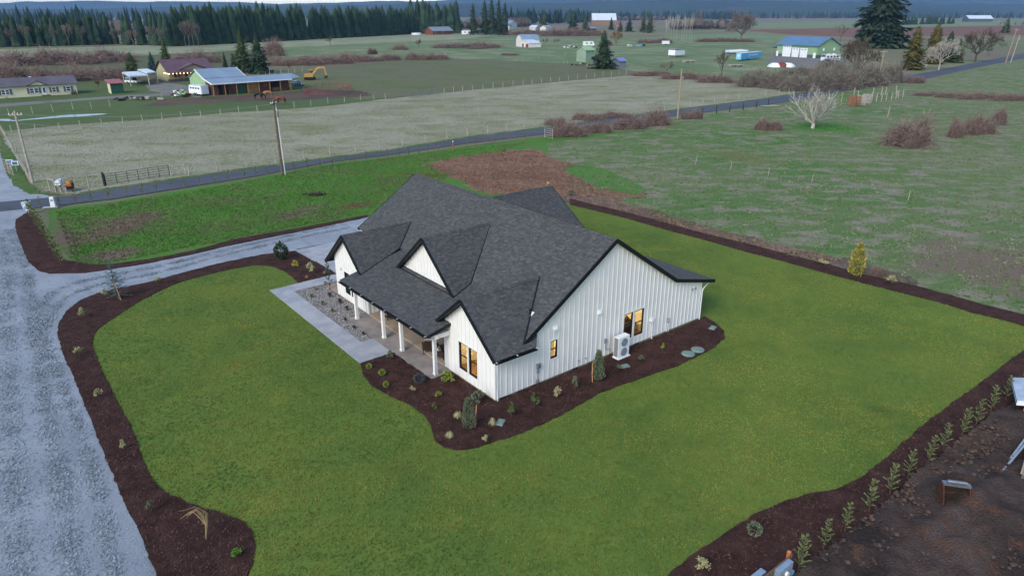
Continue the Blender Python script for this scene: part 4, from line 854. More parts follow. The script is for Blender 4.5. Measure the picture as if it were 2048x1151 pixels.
def leaf(mb, p, d, l, w, rg):
    d = Vector(d).normalized(); r = d.cross(Vector((rg.uniform(-1, 1), rg.uniform(-1, 1), rg.uniform(-.2, 1)))).normalized() * w / 2
    p = Vector(p); mb.poly([p, p + d * l * .5 + r, p + d * l, p + d * l * .5 - r])
def rdir(rg, up=0.0):
    a = rg.uniform(0, 6.283); z = rg.uniform(-1, 1) + up; s = max(.05, math.sqrt(max(0, 1 - min(1, z * z)))); return Vector((math.cos(a) * s, math.sin(a) * s, z))
def mk_leafy(seed, w, h, n, ls, low=.15):
    rg = random.Random(seed); f = MB(); s = MB()
    for i in range(7):
        a = rg.uniform(0, 6.28); r = rg.uniform(.1, .4) * w; s.tube([(0, 0, 0), (r * .4 * math.cos(a), r * .4 * math.sin(a), h * .4), (r * math.cos(a), r * math.sin(a), h * .8)], [.014, .01, .005], 4)
    cl = [(rdir(rg, .3), rg.uniform(.5, 1)) for _ in range(9)]
    for i in range(n):
        d, k = rg.choice(cl); c = Vector((d.x * w * .38 * k, d.y * w * .38 * k, h * (low + .5 * (1 - low)) + d.z * h * .36 * k))
        p = c + rdir(rg) * w * rg.uniform(.03, .2); p.z = max(p.z, .02)
        leaf(f, p, rdir(rg, .5), ls * rg.uniform(.7, 1.3), ls * .6, rg)
    return f, s
def mk_ball(seed, w, h, n, ls):
    rg = random.Random(seed); f = MB(); s = MB().tube([(0, 0, 0), (0, 0, h * .5)], [.02, .01], 5)
    for i in range(n):
        d = rdir(rg, .2); p = Vector((d.x * w * .45, d.y * w * .45, h * .5 + d.z * h * .45)) * rg.uniform(.75, 1.05); p.z = max(.02, p.z)
        leaf(f, p, d + rdir(rg) * .6, ls, ls * .6, rg)
    return f, s
def mk_grass(seed, w, h, n):
    rg = random.Random(seed); f = MB()
    for i in range(n):
        a = rg.uniform(0, 6.28); r = w / 2 * rg.uniform(.4, 1.05); hh = h * rg.uniform(.6, 1.1); d = Vector((math.cos(a), math.sin(a), 0)); q = Vector((-d.y, d.x, 0)) * .012
        p0 = d * .03; p1 = d * r * .45 + V(0, 0, hh); p2 = d * r + V(0, 0, hh * rg.uniform(.25, .7))
        f.faces([p0 - q, p0 + q, p1 + q, p1 - q, p2], [(0, 1, 2, 3), (3, 2, 4)])
    return f, None
def mk_column(seed, w, h, n, ls):
    rg = random.Random(seed); f = MB(); s = MB().tube([(0, 0, 0), (0, 0, h * .85)], [.035, .012], 5)
    for i in range(n):
        t = rg.random(); r = w / 2 * (min(1, t * 5 + .35)) * (1 - t) ** .55 * rg.uniform(.45, 1.1); a = rg.uniform(0, 6.28)
        p = Vector((r * math.cos(a), r * math.sin(a), .05 + t * h * .92)); leaf(f, p, Vector((math.cos(a) * .45, math.sin(a) * .45, 1)) + rdir(rg) * .25, ls * rg.uniform(.7, 1.3), ls * .3, rg)
    return f, s
def mk_arbor(seed, w, h, nb, ls):
    """sparse young conifer: upright leader with feathery flat side sprays"""
    rg = random.Random(seed); f = MB(); s = MB(); lx = rg.uniform(-.06, .06); ly = rg.uniform(-.06, .06)
    s.tube([(0, 0, 0), (lx, ly, h * .5), (lx * 1.5, ly * 1.5, h)], [.028, .02, .006], 5)
    for i in range(nb):
        t = .12 + .86 * (i + rg.random()) / nb; a = i * 2.4 + rg.uniform(-.4, .4); L = w / 2 * (1 - t) ** .7 * rg.uniform(.75, 1.2) + .06; d = Vector((math.cos(a), math.sin(a), rg.uniform(.55, 1.2)))
        p = Vector((lx * 2 * min(t, .5), ly * 2 * min(t, .5), t * h)); q = d.normalized()
        for k in range(7):
            u = (k + .6) / 7; c = p + q * L * u
            for sd in (-1, 1):
                sidev = Vector((-q.y, q.x, 0)).normalized() * sd
                leaf(f, c, q * 1.0 + sidev * .75 + V(0, 0, rg.uniform(-.1, .3)), ls * (1.2 - .6 * u), ls * .3, rg)
        leaf(f, p + q * L * .9, q, ls, ls * .35, rg)
    for k in range(10): leaf(f, (lx * 1.4, ly * 1.4, h * (.86 + .014 * k)), rdir(rg, 1.3), ls * .7, ls * .25, rg)
    return f, s
def mk_fir(seed, w, h, ls=.16):
    rg = random.Random(seed); f = MB(); s = MB().tube([(0, 0, 0), (0, 0, h)], [.05, .012], 6); lev = 11
    for l in range(lev):
        t = .08 + .9 * l / lev; n = 7 if l < 7 else 5
        for i in range(n):
            a = 6.283 * i / n + l * .5 + rg.uniform(-.2, .2); L = w / 2 * (1 - t) ** .85 * rg.uniform(.7, 1.15) + .08; q = Vector((math.cos(a), math.sin(a), rg.uniform(.05, .3))).normalized(); p = Vector((0, 0, t * h))
            s.tube([p, p + q * L], [.012, .004], 3)
            for k in range(max(3, int(L / .07))):
                c = p + q * L * (k + 1) / max(3, int(L / .07))
                for sd in (-1, 1): leaf(f, c, q * .7 + Vector((-q.y, q.x, 0)) * sd + V(0, 0, .25), ls * rg.uniform(.5, 1), ls * .3, rg)
    return f, s
def plant(name, label, cat, loc, ms, material, group=None, rz=None, scale=1.0, z=.13, bark=None):
    t = thing(name, label, cat, (*loc, z), random.Random(label).uniform(0, 6.28) if rz is None else rz, group, scale)
    f, s = ms
    o = bpy.data.objects.new('foliage', f); link(o, t); o.material_slots[0].link = 'OBJECT'; o.material_slots[0].material = material
    if s: link(bpy.data.objects.new('stem', s), t)
    return t
def pair(ms, nm): return (ms[0].mesh(nm, F_green), ms[1].mesh(nm + '_stem', M_bark) if ms[1] else None)
ME_leafy = [pair(mk_leafy(i, 1, 1, 260, .16), 'leafy_foliage') for i in range(3)]
ME_ball = [pair(mk_ball(i, 1, 1, 420, .16), 'ball_foliage') for i in range(2)]
ME_grass = [pair(mk_grass(i, 1, 1, 150), 'grass_foliage') for i in range(2)]
def small(kind, i, w, h):   # real-size meshes so leaf size stays right
    return None
def shrub(name, label, loc, kind, w, h, material, z=.13, group='shrubs in the planting beds', i=0):
    ms = {'leafy': ME_leafy, 'ball': ME_ball, 'grass': ME_grass}[kind]; ms = ms[i % len(ms)]
    return plant(name, label, 'grass clump' if kind == 'grass' else 'shrub', loc, ms, material, group, scale=(w * .86, w * .86, h * .86), z=z)
SH = [
 ('leafy_shrub', 'grey-green shrub where the concrete walk meets the porch slab', (-7.89, 39.81), 'leafy', .55, .75, F_jun),
 ('round_shrub', 'yellow-green ball shrub nearest the end of the walk', (-9.04, 38.73), 'ball', .42, .4, F_lime),
 ('round_shrub', 'yellow-green ball shrub between walk end and porch slab corner', (-8.08, 37.91), 'ball', .5, .42, F_lime),
 ('round_shrub', 'small lime ball shrub close to the lawn edge below the porch', (-7.58, 36.42), 'ball', .42, .42, F_lime),
 ('mound_shrub', 'blue-grey mounded shrub at the porch slab corner', (-5.63, 37.01), 'ball', .85, .62, F_grey),
 ('spreading_shrub', 'spreading variegated shrub by the front double window', (-3.97, 36.95), 'leafy', 1.15, .75, F_lime),
 ('leafy_shrub', 'small pale leafy shrub in mulch below the grey mound', (-5.88, 35.67), 'leafy', .45, .52, F_pale),
 ('leafy_shrub', 'small lime leafy shrub below the spreading variegated one', (-4.32, 35.15), 'leafy', .5, .5, F_lime),
 ('leafy_shrub', 'small dull green shrub left of the staked columnar juniper', (-4.37, 33.79), 'leafy', .45, .45, F_green),
 ('sedge_clump', 'cream sedge clump just left of the corner juniper', (-3.0, 32.9), 'grass', .75, .5, F_cream),
 ('weeping_shrub', 'bushy green shrub behind the corner juniper', (-2.04, 34.41), 'leafy', 1.15, .95, F_jun),
 ('sedge_clump', 'cream sedge clump at the lowest tip of the house bed', (-3.29, 31.0), 'grass', .72, .45, F_cream),
 ('leafy_shrub', 'pale shrub on the lawn edge below the corner juniper', (-1.39, 30.57), 'leafy', .45, .52, F_cream),
 ('sedge_clump', 'cream sedge clump beside the green ground box', (-1.08, 32.19), 'grass', .7, .5, F_cream),
 ('leafy_shrub', 'dark green shrub below the corner downspout', (-0.03, 33.16), 'leafy', .6, .85, F_green),
 ('leafy_shrub', 'leafy shrub with a drooping side shoot below the electric meter', (1.26, 34.05), 'leafy', .7, .95, F_green),
 ('leafy_shrub', 'pale upright shrub below the small bathroom window', (2.61, 35.0), 'leafy', .55, .95, F_cream),
 ('leafy_shrub', 'upright green shrub left of the juniper by the gable wall', (3.75, 36.05), 'leafy', .6, .9, F_jun),
 ('low_shrub', 'low shrub beside the green box below the heat pump', (6.73, 38.6), 'leafy', .6, .35, F_jun),
 ('low_shrub', 'low green shrub right of the heat pump', (8.35, 39.81), 'leafy', .6, .42, F_jun),
 ('leafy_shrub', 'tiny yellow-green shrub below the white drain pipe', (10.07, 41.33), 'leafy', .42, .5, F_lime),
 ('leafy_shrub', 'pale cream shrub on the inner drive bend beyond the fir', (-29.39, 53.47), 'leafy', .6, .65, F_cream),
 ('leafy_shrub', 'pale shrub just left of the staked fir', (-32.39, 50.78), 'leafy', .6, .68, F_cream),
 ('leafy_shrub', 'cream shrub at the outer bend of the drive bed', (-31.7, 46.59), 'leafy', .7, .8, F_cream),
 ('leafy_shrub', 'pale grey-green shrub at the narrow waist of the drive bed', (-28.37, 40.4), 'leafy', .7, .75, F_pale),
 ('leafy_shrub', 'upper of three faded shrubs down the long drive bed', (-24.18, 35.15), 'leafy', .6, .68, F_pale),
 ('leafy_shrub', 'middle of three faded shrubs down the long drive bed', (-20.05, 30.03), 'leafy', .5, .55, F_pale),
 ('leafy_shrub', 'lowest of three faded shrubs down the long drive bed', (-16.26, 25.18), 'leafy', .5, .7, F_jun),
 ('leafy_shrub', 'bright green shrub near the bare weeping plant', (-11.4, 22.43), 'leafy', .52, .5, F_bright),
 ('leafy_shrub', 'yellow flowering shrub in the bed beside the garage apron', (-19.21, 57.53), 'leafy', .95, .6, F_yel),
 ('leafy_shrub', 'silvery cream shrub in the bed beside the garage apron', (-17.3, 55.71), 'leafy', .9, 1.15, F_cream),
 ('straw_clump', 'straw coloured clump below the silvery shrub', (-17.38, 54.7), 'grass', .6, .3, F_straw),
 ('straw_clump', 'straw coloured clump by the garage corner', (-16.15, 55.77), 'grass', .5, .3, F_straw),
 ('straw_clump', 'straw coloured clump at the outer end of the rock bed', (-16.01, 52.1), 'grass', .6, .35, F_straw),
 ('straw_clump', 'straw coloured clump beside the slender conifer in the rocks', (-15.43, 53.08), 'grass', .55, .35, F_straw),
 ('grass_clump', 'green tuft in the rocks nearest the walk bend', (-15.84, 50.42), 'grass', .55, .35, F_green),
 ('grass_clump', 'green tuft in the middle of the rock bed', (-14.59, 48.9), 'grass', .6, .38, F_green),
 ('grass_clump', 'green tuft in the rocks opposite the first porch post', (-13.49, 47.57), 'grass', .55, .35, F_green),
 ('grass_clump', 'dark bronze tuft in the rocks farthest from the porch', (-14.41, 50.51), 'grass', .65, .45, F_dark),
 ('grass_clump', 'dark bronze tuft in the rocks below the left window', (-13.31, 49.27), 'grass', .7, .45, F_dark),
 ('grass_clump', 'dark bronze tuft in the rocks beside the first porch post', (-12.48, 47.91), 'grass', .6, .42, F_dark),
 ('grass_clump', 'thin brown tuft in the rocks at the porch slab end', (-12.2, 46.07), 'grass', .5, .25, F_dark),
 ('grass_clump', 'thin brown tuft in the narrow part of the rock bed', (-11.27, 44.72), 'grass', .55, .25, F_dark),
 ('grass_clump', 'thin brown tuft at the pointed end of the rock bed', (-10.41, 43.69), 'grass', .5, .25, F_dark),
 ('leafy_shrub', 'pale shrub in the back bed right of the golden conifer', (31.49, 53.35), 'leafy', 1.2, .75, F_pale),
 ('low_shrub', 'low olive shrub in the back bed left of the golden conifer', (27.76, 58.25), 'leafy', 1.3, .5, F_pale),
 ('leafy_shrub', 'brownish shrub at the scalloped lawn edge by the conifer row', (13.61, 25.73), 'leafy', .75, .65, F_dark),
 ('leafy_shrub', 'grey-green round shrub in the mulch below the conifer row', (10.45, 23.77), 'ball', .72, .65, F_jun),
 ('leafy_shrub', 'faded shrub at the bottom edge of the conifer bed', (7.66, 21.67), 'leafy', .72, .62, F_pale),
 ('leafy_shrub', 'olive shrub at the house corner of the back bed', (7.29, 83.37), 'leafy', 1.4, .8, F_jun),
]
for i, (nm, lab, loc, kind, w, h, m) in enumerate(SH): shrub(nm, lab, loc[:2], kind, w, h, m, i=i)
# staked columns
def stake(label, a, top, lean=(0, 0), z=.1):
    t = thing('stake', label, 'stake', (*a, z)); MB().beam((0, 0, 0), (lean[0], lean[1], top), .05, .05).build('pole', M_stake, t)
me_j = pair(mk_column(3, .8, 2.05, 900, .2), 'juniper_foliage')
plant('columnar_juniper', 'staked columnar juniper at the corner of the house bed', 'shrub', (-2.33, 31.85), me_j, F_jun, scale=.95)
plant('columnar_juniper', 'staked columnar juniper in front of the gable wall', 'shrub', (5.24, 37.13), me_j, F_jun, scale=1.02)
stake('thin wooden stake right of the corner juniper', (-2.01, 31.99), 1.45, (.1, -.02)); stake('orange wooden stake left of the gable wall juniper', (4.9, 37.01), 1.3, (-.05, 0))
plant('young_fir', 'staked young noble fir on the inner bend of the drive', 'tree', (-31.08, 50.23), pair(mk_fir(2, 2.1, 3.3), 'fir_foliage'), F_fir)
stake('wooden stake in front of the young fir', (-30.65, 49.93), 1.6, (-.25, .0))
plant('dwarf_pine', 'dense dark dwarf pine in the bed by the drive', 'tree', (-21.09, 59.74), pair(mk_ball(8, 1.2, 1.5, 900, .18), 'pine_foliage'), fol('leaf_pine', '26381f', '344a2a'))
plant('slender_conifer', 'slender blue-green conifer in the rock bed by the wall', 'tree', (-14.81, 52.24), pair(mk_arbor(4, .9, 2.3, 18, .16), 'slender_foliage'), F_fir)
plant('golden_conifer', 'golden yellow columnar conifer between two stakes at the back bed', 'tree', (29.32, 55.22), pair(mk_column(6, 1.35, 3.0, 700, .3), 'golden_foliage'), F_gold)
stake('stake on the house side of the golden conifer', (29.59, 56.96), 1.8, (.04, 0)); stake('stake on the field side of the golden conifer', (29.74, 55.1), 2.0, (.2, 0))
# bare weeping plant
def weeping():
    x, y = (-13.1, 23.5); t = thing('weeping_plant', 'bare arching weeping plant in the drive bed', 'shrub', (x, y, .12)); rg = random.Random(4); mb = MB(); f = MB()
    for i in range(6):
        b = rg.uniform(-.15, .15); e = rg.uniform(.8, 1.5); mb.tube([(0, 0, 0), (.05 + b * .3, .15, .6), (-.1 + b, .3 + b, 1.05), (-.45 * e + b, .5, 1.15 + b), (-.85 * e, .65 + b, .85), (-1.15 * e, .8 + b * 2, .6)], [.025, .02, .016, .012, .01, .006], 4)
    for i in range(40): leaf(f, (-.2 + rg.uniform(-.2, .2), .4 + rg.uniform(-.2, .2), .75 + rg.uniform(-.15, .2)), rdir(rg), .1, .05, rg)
    mb.build('stem', F_straw, t); f.build('foliage', F_lime, t)
weeping()
# rows of young conifers
ME_arb = [pair(mk_arbor(20 + i, .78, 1.75, 20, .14), 'arbor_foliage') for i in range(4)]
ROW = [((11.49, 21.59), 1.9), ((13.07, 22.9), 1.52), ((14.46, 23.99), 1.5), ((16.11, 25.25), 1.78), ((17.66, 26.43), 1.74), ((19.14, 27.63), 1.58), ((20.77, 28.82), 1.62), ((22.21, 29.92), 1.63), ((23.91, 31.23), 1.73), ((25.31, 32.24), 1.64), ((27.04, 33.66), 1.62), ((28.72, 34.91), 1.52), ((30.33, 35.99), 1.55), ((32.1, 37.32), 1.59)]
for i, (p, h) in enumerate(ROW):
    plant('young_conifer', f'young feathery conifer, {ORD[i]} from the bottom in the row along the lawn', 'tree', p, ME_arb[i % 4], F_arb, 'young conifers in a row along the lawn', scale=max(.8, min(1.25, h / 1.75)))
ROADSIDE = [(-54.78, 78.06), (-52.74, 78.39), (-51.61, 79.76), (-50.5, 80.93), (-48.78, 81.65), (-47.36, 83.12), (-46.08, 84.38), (-44.83, 85.42), (-43.42, 86.48), (-42.17, 87.56), (-40.69, 88.81), (-39.19, 89.81), (-37.9, 91.27), (-36.36, 92.77), (-35.09, 93.84), (-33.87, 94.94), (-31.12, 97.89), (-29.56, 99.25), (-28.11, 100.65), (-26.45, 101.36), (-25.14, 102.45), (-23.59, 103.55), (-22.15, 104.69), (-20.57, 105.65), (-19.23, 106.82), (-17.6, 107.82), (-16.28, 109.03), (-14.83, 110.07), (-13.46, 111.34), (-12.06, 112.63), (-7.59, 116.92), (-6.13, 118.1), (-4.56, 119.55), (-3.3, 120.78), (-1.76, 122.03), (-0.18, 123.31), (2.43, 125.41)]
M_arb2 = fol('leaf_roadside', '6b6846', '7d7852')
ME_arb_s = [pair(mk_arbor(40 + i, .8, 1.4, 9, .18), 'hedge_foliage') for i in range(3)]
for i, p in enumerate(ROADSIDE):
    plant('roadside_conifer', f'small young conifer, {ORD[i]} from the drive entrance in the roadside row', 'tree', p, ME_arb_s[i % 3], M_arb2, 'young conifers planted along the road', scale=1.0 + .25 * ((i * 7) % 5 - 2) / 4, z=.06)
HEDGE = [tuple(np.array((-54.15, 75.15)) * (1 - k / 13) + np.array((-40.41, 58.25)) * k / 13) for k in range(14)]
for i, p in enumerate(HEDGE):
    plant('hedge_conifer', f'young hedge conifer, {ORD[i]} from the road at the drive entrance', 'tree', p, ME_arb_s[i % 3], F_arb, 'young hedge at the drive entrance', scale=1.25 + .15 * ((i * 5) % 3 - 1), z=.12)
plant('hedge_conifer', 'lone young conifer in the mulch past the entrance hedge', 'tree', (-38.89, 58.12), ME_arb_s[1], F_arb, scale=1.4, z=.12)
# lids in the mulch
M_lid = mat('green_lid', '6f8a7c', '617b6e', 4, rough=.6)
for lab, p, r in (('green utility box lid in the mulch beside a cream sedge', (-0.63, 32.49), .6), ('green utility box lid below the heat pump', (7.17, 38.99), -.2), ('green utility box lid at the far end of the house bed', (14.34, 44.76), .3)):
    t = thing('utility_box', lab, 'utility box', (*p, .12), HA + r); MB().box(-.3, .3, -.2, .2, 0, .07).build('box_rim', M_greyp, t); MB().box(-.27, .27, -.17, .17, .07, .09).build('lid', M_lid, t)
for lab, p in (('round septic lid nearer the corner of the house bed', (11.63, 40.72)), ('round septic lid farther along the house bed', (12.4, 41.3))):
    t = thing('septic_lid', lab, 'lid', (*p, .12), 0); MB().lathe([(.44, 0), (.44, .06), (.4, .08)], 20).build('rim', M_lid, t); MB().lathe([(.36, .08), (.33, .11)], 16).build('lid', mat('grey_lid', '6f7f7d', '63726f', 4), t)
# entrance: wrapped sign, white pedestal, markers
t = thing('wrapped_sign', 'white and blue wrapped sign at the drive entrance', 'sign', (-54.45, 75.36, .1), .3)
MB().faces([(-.35, -.05, .3), (.3, -.08, .35), (.5, 0, 1.45), (-.55, .05, 1.3), (-.3, .15, .3), (.28, .12, .35), (.4, .12, 1.4), (-.45, .15, 1.25)], [(0, 1, 2, 3), (7, 6, 5, 4), (1, 5, 6, 2), (0, 3, 7, 4), (3, 2, 6, 7), (0, 4, 5, 1)]).build('wrap', mat('wrap_plastic', 'b9c6d2', '6d8aa6', 3, rough=.4, lo=.45, hi=.6), t); MB().box(-.05, .05, -.03, .07, 0, .4).build('post', M_stake, t)
t = thing('utility_pedestal', 'white utility pedestal on a small slab beside the road', 'pedestal', (-53.23, 77.95, .08), .2)
MB().box(-1.1, .5, -.3, .3, 0, .1).build('base', M_conc, t); MB().faces([(-.25, -.2, .1), (.25, -.2, .1), (.25, .2, .1), (-.25, .2, .1), (-.2, -.15, 1.25), (.2, -.15, 1.25), (.2, .15, 1.25), (-.2, .15, 1.25)], [(0, 1, 5, 4), (1, 2, 6, 5), (2, 3, 7, 6), (3, 0, 4, 7), (4, 5, 6, 7)]).build('cabinet', M_pvc, t)
MB().box(-.1, .1, -.215, -.17, .8, 1.0).build('label_plate', M_greyp, t)
M_or = mat('orange_marker', 'a8553a', '96482f', 4)
t = thing('marker_post', 'thin orange marker post beside the road', 'marker', (-9.66, 113.29, .05)); MB().tube([(0, 0, 0), (.03, 0, 1.5)], .07, 6).build('pole', M_or, t); MB().tube([(.03, 0, 1.5), (.035, 0, 1.7)], .075, 6).build('cap', M_pvc, t)
t = thing('survey_flag', 'yellow marker behind the rear roof ridge', 'marker', (4.51, 87.29, .05)); MB().tube([(0, 0, 0), (0, 0, 1.0)], .03, 5).build('pole', M_stake, t); MB().prism([(0, 0, .6), (.3, 0, .7), (0, 0, 1.0)], (0, .03, 0)).build('flag', mat('yellow_flag', 'c9a53c', 'b99530', 4), t)
# molehill
mb = MB(); rg = random.Random(2)
for i in range(60): mb.obox((rg.gauss(0, .45), rg.gauss(0, .3), .1 + rg.uniform(0, .12)), .2, .2, .18, rg.uniform(0, 3))
tag(mb.build('soil_clods', mat('dark_soil', '2c241e', '3a3029', 4, rough=.95), loc=(-24.28, 83.87, .04)), 'dark clods of dug earth in the bright grass', 'soil', kind='stuff')

# ---------------------------------------------------------------- lower corner: building plot things
M_rust = mat('rusty_steel', '5a3424', '3f2b22', 6, rough=.8, metal=.2, lo=.4, hi=.6)
def bucket():
    x, y = (19.72, 25.12); t = thing('excavator_bucket', 'rusty toothed excavator bucket standing on the dirt', 'bucket', (x, y, .4), R(-14)); prof = [(.15, 1.15), (.5, .95), (.58, .5), (.4, .08), (0, -.02), (-.42, .08)]
    mb = MB()
    for i in range(5):
        (a, b), (c, d) = prof[i], prof[i + 1]; mb.prism([(-.5, a, b), (.5, a, b), (.5, c, d), (-.5, c, d)], (0, .03, .02))
    mb.build('shell', mat('dark_rust', '3a2a24', '2c211d', 6, rough=.9), t)
    for s in (-.54, .51): MB().prism([(s, .1, 1.15), (s, .5, .97), (s, .6, .5), (s, .42, .05), (s, 0, -.05), (s, -.45, .08), (s, -.3, .6)], (.04, 0, 0)).build('side_plate', M_rust, t)
    for i in range(5): MB().prism([(-.5 + i * .225, -.42, .04), (-.38 + i * .225, -.42, .04), (-.4 + i * .225, -.68, .0), (-.46 + i * .225, -.68, .0)], (0, 0, .07)).build('tooth', M_rust, t)
    MB().box(-.56, .56, .02, .3, 1.13, 1.22).tube([(-.4, .16, 1.3), (.4, .16, 1.3)], .07, 8).build('hanger', M_galv, t)
bucket()
def foundation_corner():
    x, y = (24.2, 27.17); t = thing('foundation_slab', 'grey formed foundation corner with pale edge boards at the picture edge', 'foundation', (x, y, .1), 0.0)
    d1 = Vector((3.3000000000000007, 3.8299999999999983, 0)); d2 = Vector((5, -1.6, 0))
    MB().prism([(0, 0, 0), d2, d2 + d1, d1], (0, 0, .75)).build('slab', mat('old_concrete', '6a6560', '57534f', 2, rough=.95, bmp=.4, bscale=12), t)
    MB().beam(V(-.04, 0, .7), d1 + V(-.04, 0, .7), .08, .16).beam(V(0, -.04, .7), d2 + V(0, -.04, .7), .08, .16).build('form_board', mat('form_wood', 'a89a86', '8f8371', 5), t)
    for k in range(5): MB().tube([d1 * (k / 5 + .1) + V(.1, 0, .75), d1 * (k / 5 + .1) + V(.1, 0, 1.05)], .02, 5).build('anchor_rod', M_galv, t)
foundation_corner()
def eave_corner():
    x, y = (28.51, 32.84); t = thing('roof_corner', 'pale blue-white roof corner jutting in at the picture edge', 'roof', (x, y, .1), 0)
    MB().prism([(-.85, 0, 1.0), (3, -.6, 1.0), (3.5, 2.4, 1.0), (.6, 2.6, 1.0)], (0, 0, .22)).build('platform', mat('pale_sheet', 'a6b2bf', '8c98a6', 2, rough=.5), t)
    for p in ((0, .3), (1.2, .3), (.9, 2.2)): MB().beam((*p, -.1), (*p, 1.0), .12, .12).build('support', M_stake, t)
    MB().beam((-.86, -.03, 1.1), (3, -.63, 1.1), .05, .26).build('edge_trim', M_trim, t)
eave_corner()
M_pipe = mat('grey_pipe', '8f9cab', '7d8a98', 4, rough=.4)
def pipes(label, segs, r):
    a0 = segs[0][0]; t = thing('pipe_bundle', label, 'pipes', (a0[0], a0[1], 0))
    for a, b, za, zb in segs: MB().tube([(a[0] - a0[0], a[1] - a0[1], za), (b[0] - a0[0], b[1] - a0[1], zb)], r, 8).build('pipe', M_pipe, t)
pipes('two long grey pipes leaning from the dirt to the foundation', [((22.77, 27.02), (26.33, 29.84), .28, .75), ((24.67, 28.66), (26.92, 30.55), .45, .8)], .055)
pipes('bundle of grey pipes lying over the dug trench', [((22.0, 24.46), (24.79, 26.69), .35, .5), ((22.09, 24.4), (24.78, 26.51), .35, .5), ((22.29, 24.46), (24.92, 26.43), .4, .55), ((22.04, 24.79), (22.94, 25.45), .3, .4), ((22.49, 24.53), (24.88, 26.15), .35, .5)], .05)
t = thing('pale_stone', 'single pale stone lying on the dark earth', 'stone', (12.99, 22.33, .2), .5)
MB().lathe([(.06, -.05), (.16, 0), (.14, .1), (.05, .15)], 7).build('stone', mat('pale_rock', 'a8a39b', '908b84', 5), t)
def clods():
    rg = np.random.default_rng(8); poly = [(14.58, 23.68), (17.47, 25.97), (20.33, 28.21), (24.0, 31.0), (26.53, 32.44), (25.18, 28.82), (20.59, 21.51), (12.39, 21.51), (13.06, 22.64)]
    P = rg.uniform(np.min(poly, 0), np.max(poly, 0), (5200, 2)); P = P[inside(P[:, 0], P[:, 1], poly)]; mb = MB(); r = random.Random(3)
    for x, y in P: s = r.choice((.04, .05, .07, .09, .13)); mb.lathe([(s * .6, -s * .3), (s, .1 * s), (s * .5, s * .7)], 5, (x + r.uniform(-.1, .1), y, .42 + r.uniform(-.1, .1)))
    tag(mb.build('earth_clods', mat('earth_clods', '3d352f', '54433a', 2, rough=.95, island=.4), smooth=False), 'loose clods of earth strewn over the building plot', 'soil', kind='stuff')
clods()
def power_frame():
    a = Vector((*(8.97, 19.69), 0)); b = Vector((*(10.74, 21.07), 0)); d = (b - a); L = d.length; t = thing('power_pedestal', 'timber frame with grey electric boxes and orange post ends', 'electric panel', (a.x, a.y, .1), math.atan2(d.y, d.x))
    M_old = mat('weathered_plank', '6f5a45', '5b4937', 12, rough=.9, stretch=(1, 1, 6)); M_or2 = mat('orange_timber', 'b5602c', 'a1522a', 8, rough=.85)
    for x in (0, L): MB().box(x - .06, x + .06, -.06, .06, 0, 1.55).build('post', M_or2, t); MB().box(x - .062, x + .062, -.062, .062, 1.55, 1.56).build('post_end', M_stake, t)
    for z in (1.3, 1.0, .7): MB().box(-.1, L + .1, -.1, -.06, z - .14, z + .14).build('plank', M_old, t)
    M_box = mat('panel_steel', '8fa3b5', '7f93a6', 3, rough=.35, metal=.3)
    p = MB().box(L * .52, L * .92, -.32, -.1, .5, 1.4).build('breaker_panel', M_box, t); MB().box(L * .56, L * .88, -.335, -.32, .55, 1.3).build('panel_door', M_greyp, p); MB().disc((L * .72, -.37, 1.1), .1, (0, 1, 0), .08).build('meter', M_pvc, p)
    MB().box(L * .05, L * .38, -.06 + .12, .3, .6, 1.35).build('meter_box', M_box, t); MB().tube([(L * .8, -.2, .5), (L * .8, -.2, 0)], .05, 8).build('conduit', M_greyp, t)
    MB().disc((L * .98, -.25, .75), .12, (0, 1, 0), .1, 12).build('coil', mat('blue_plastic', '6d9cc8', '5a88b5', 3), t)
power_frame()

# ---------------------------------------------------------------- trees
def spray(mb, p, d, l, w, rg, droop=.0):
    d = Vector(d).normalized(); r = Vector((-d.y, d.x, rg.uniform(-.35, .35))).normalized() * w / 2
    p = Vector(p); m = p + d * l * .45; t = p + d * l - V(0, 0, droop * l)
    mb.faces([p, m + r, t, m - r], [(0, 1, 2), (0, 2, 3)])
def conifer(seed, h, w, levels, nb, nsp, base=.06, droop=.25, taper=.85, core=.55, lumpy=.25, sz=1.0):
    rg = random.Random(seed); f = MB(); tr = MB().tube([(0, 0, 0), (0, 0, h * .5), (0, 0, h * .98)], [h * .014, h * .009, .03], 6)
    prof = [((w / 2) * core * (1 - t) ** taper * (.8 + .4 * rg.random()), h * (base + (1 - base) * t)) for t in [i / 9 for i in range(9)]] + [(.02, h)]
    f.lathe([(.02, h * base)] + prof, 8)
    lump = [rg.uniform(1 - lumpy, 1 + lumpy) for _ in range(12)]
    for l in range(levels):
        t = base + (1 - base) * (l + rg.random() * .5) / levels; n = max(4, int(nb * (1 - .55 * t)))
        for i in range(n):
            a = 6.283 * (i + rg.random() * .6) / n + l * 1.3; k = lump[int(a * 6 / 6.283 + l * .7) % 12]
            t = min(.985, base + (1 - base) * (l + rg.random() * 1.6) / levels)
            L = w / 2 * (1 - (t - base) / (1 - base)) ** taper * rg.uniform(.72, 1.15) * k + h * .012; d = Vector((math.cos(a), math.sin(a), -droop * rg.uniform(.2, 1.4) + .25 * t))
            p = Vector((0, 0, t * h))
            for s in range(nsp):
                u = .3 + .7 * (s + rg.random() * .5) / nsp; q = p + d * L * (u - .3)
                a2 = a + rg.uniform(-.6, .6); spray(f, q, (math.cos(a2), math.sin(a2), d.z + rg.uniform(-.25, .15)), (L * .34 + h * .01) * sz, (L * .2 + h * .008) * sz, rg, rg.uniform(0, .35))
    return f, tr
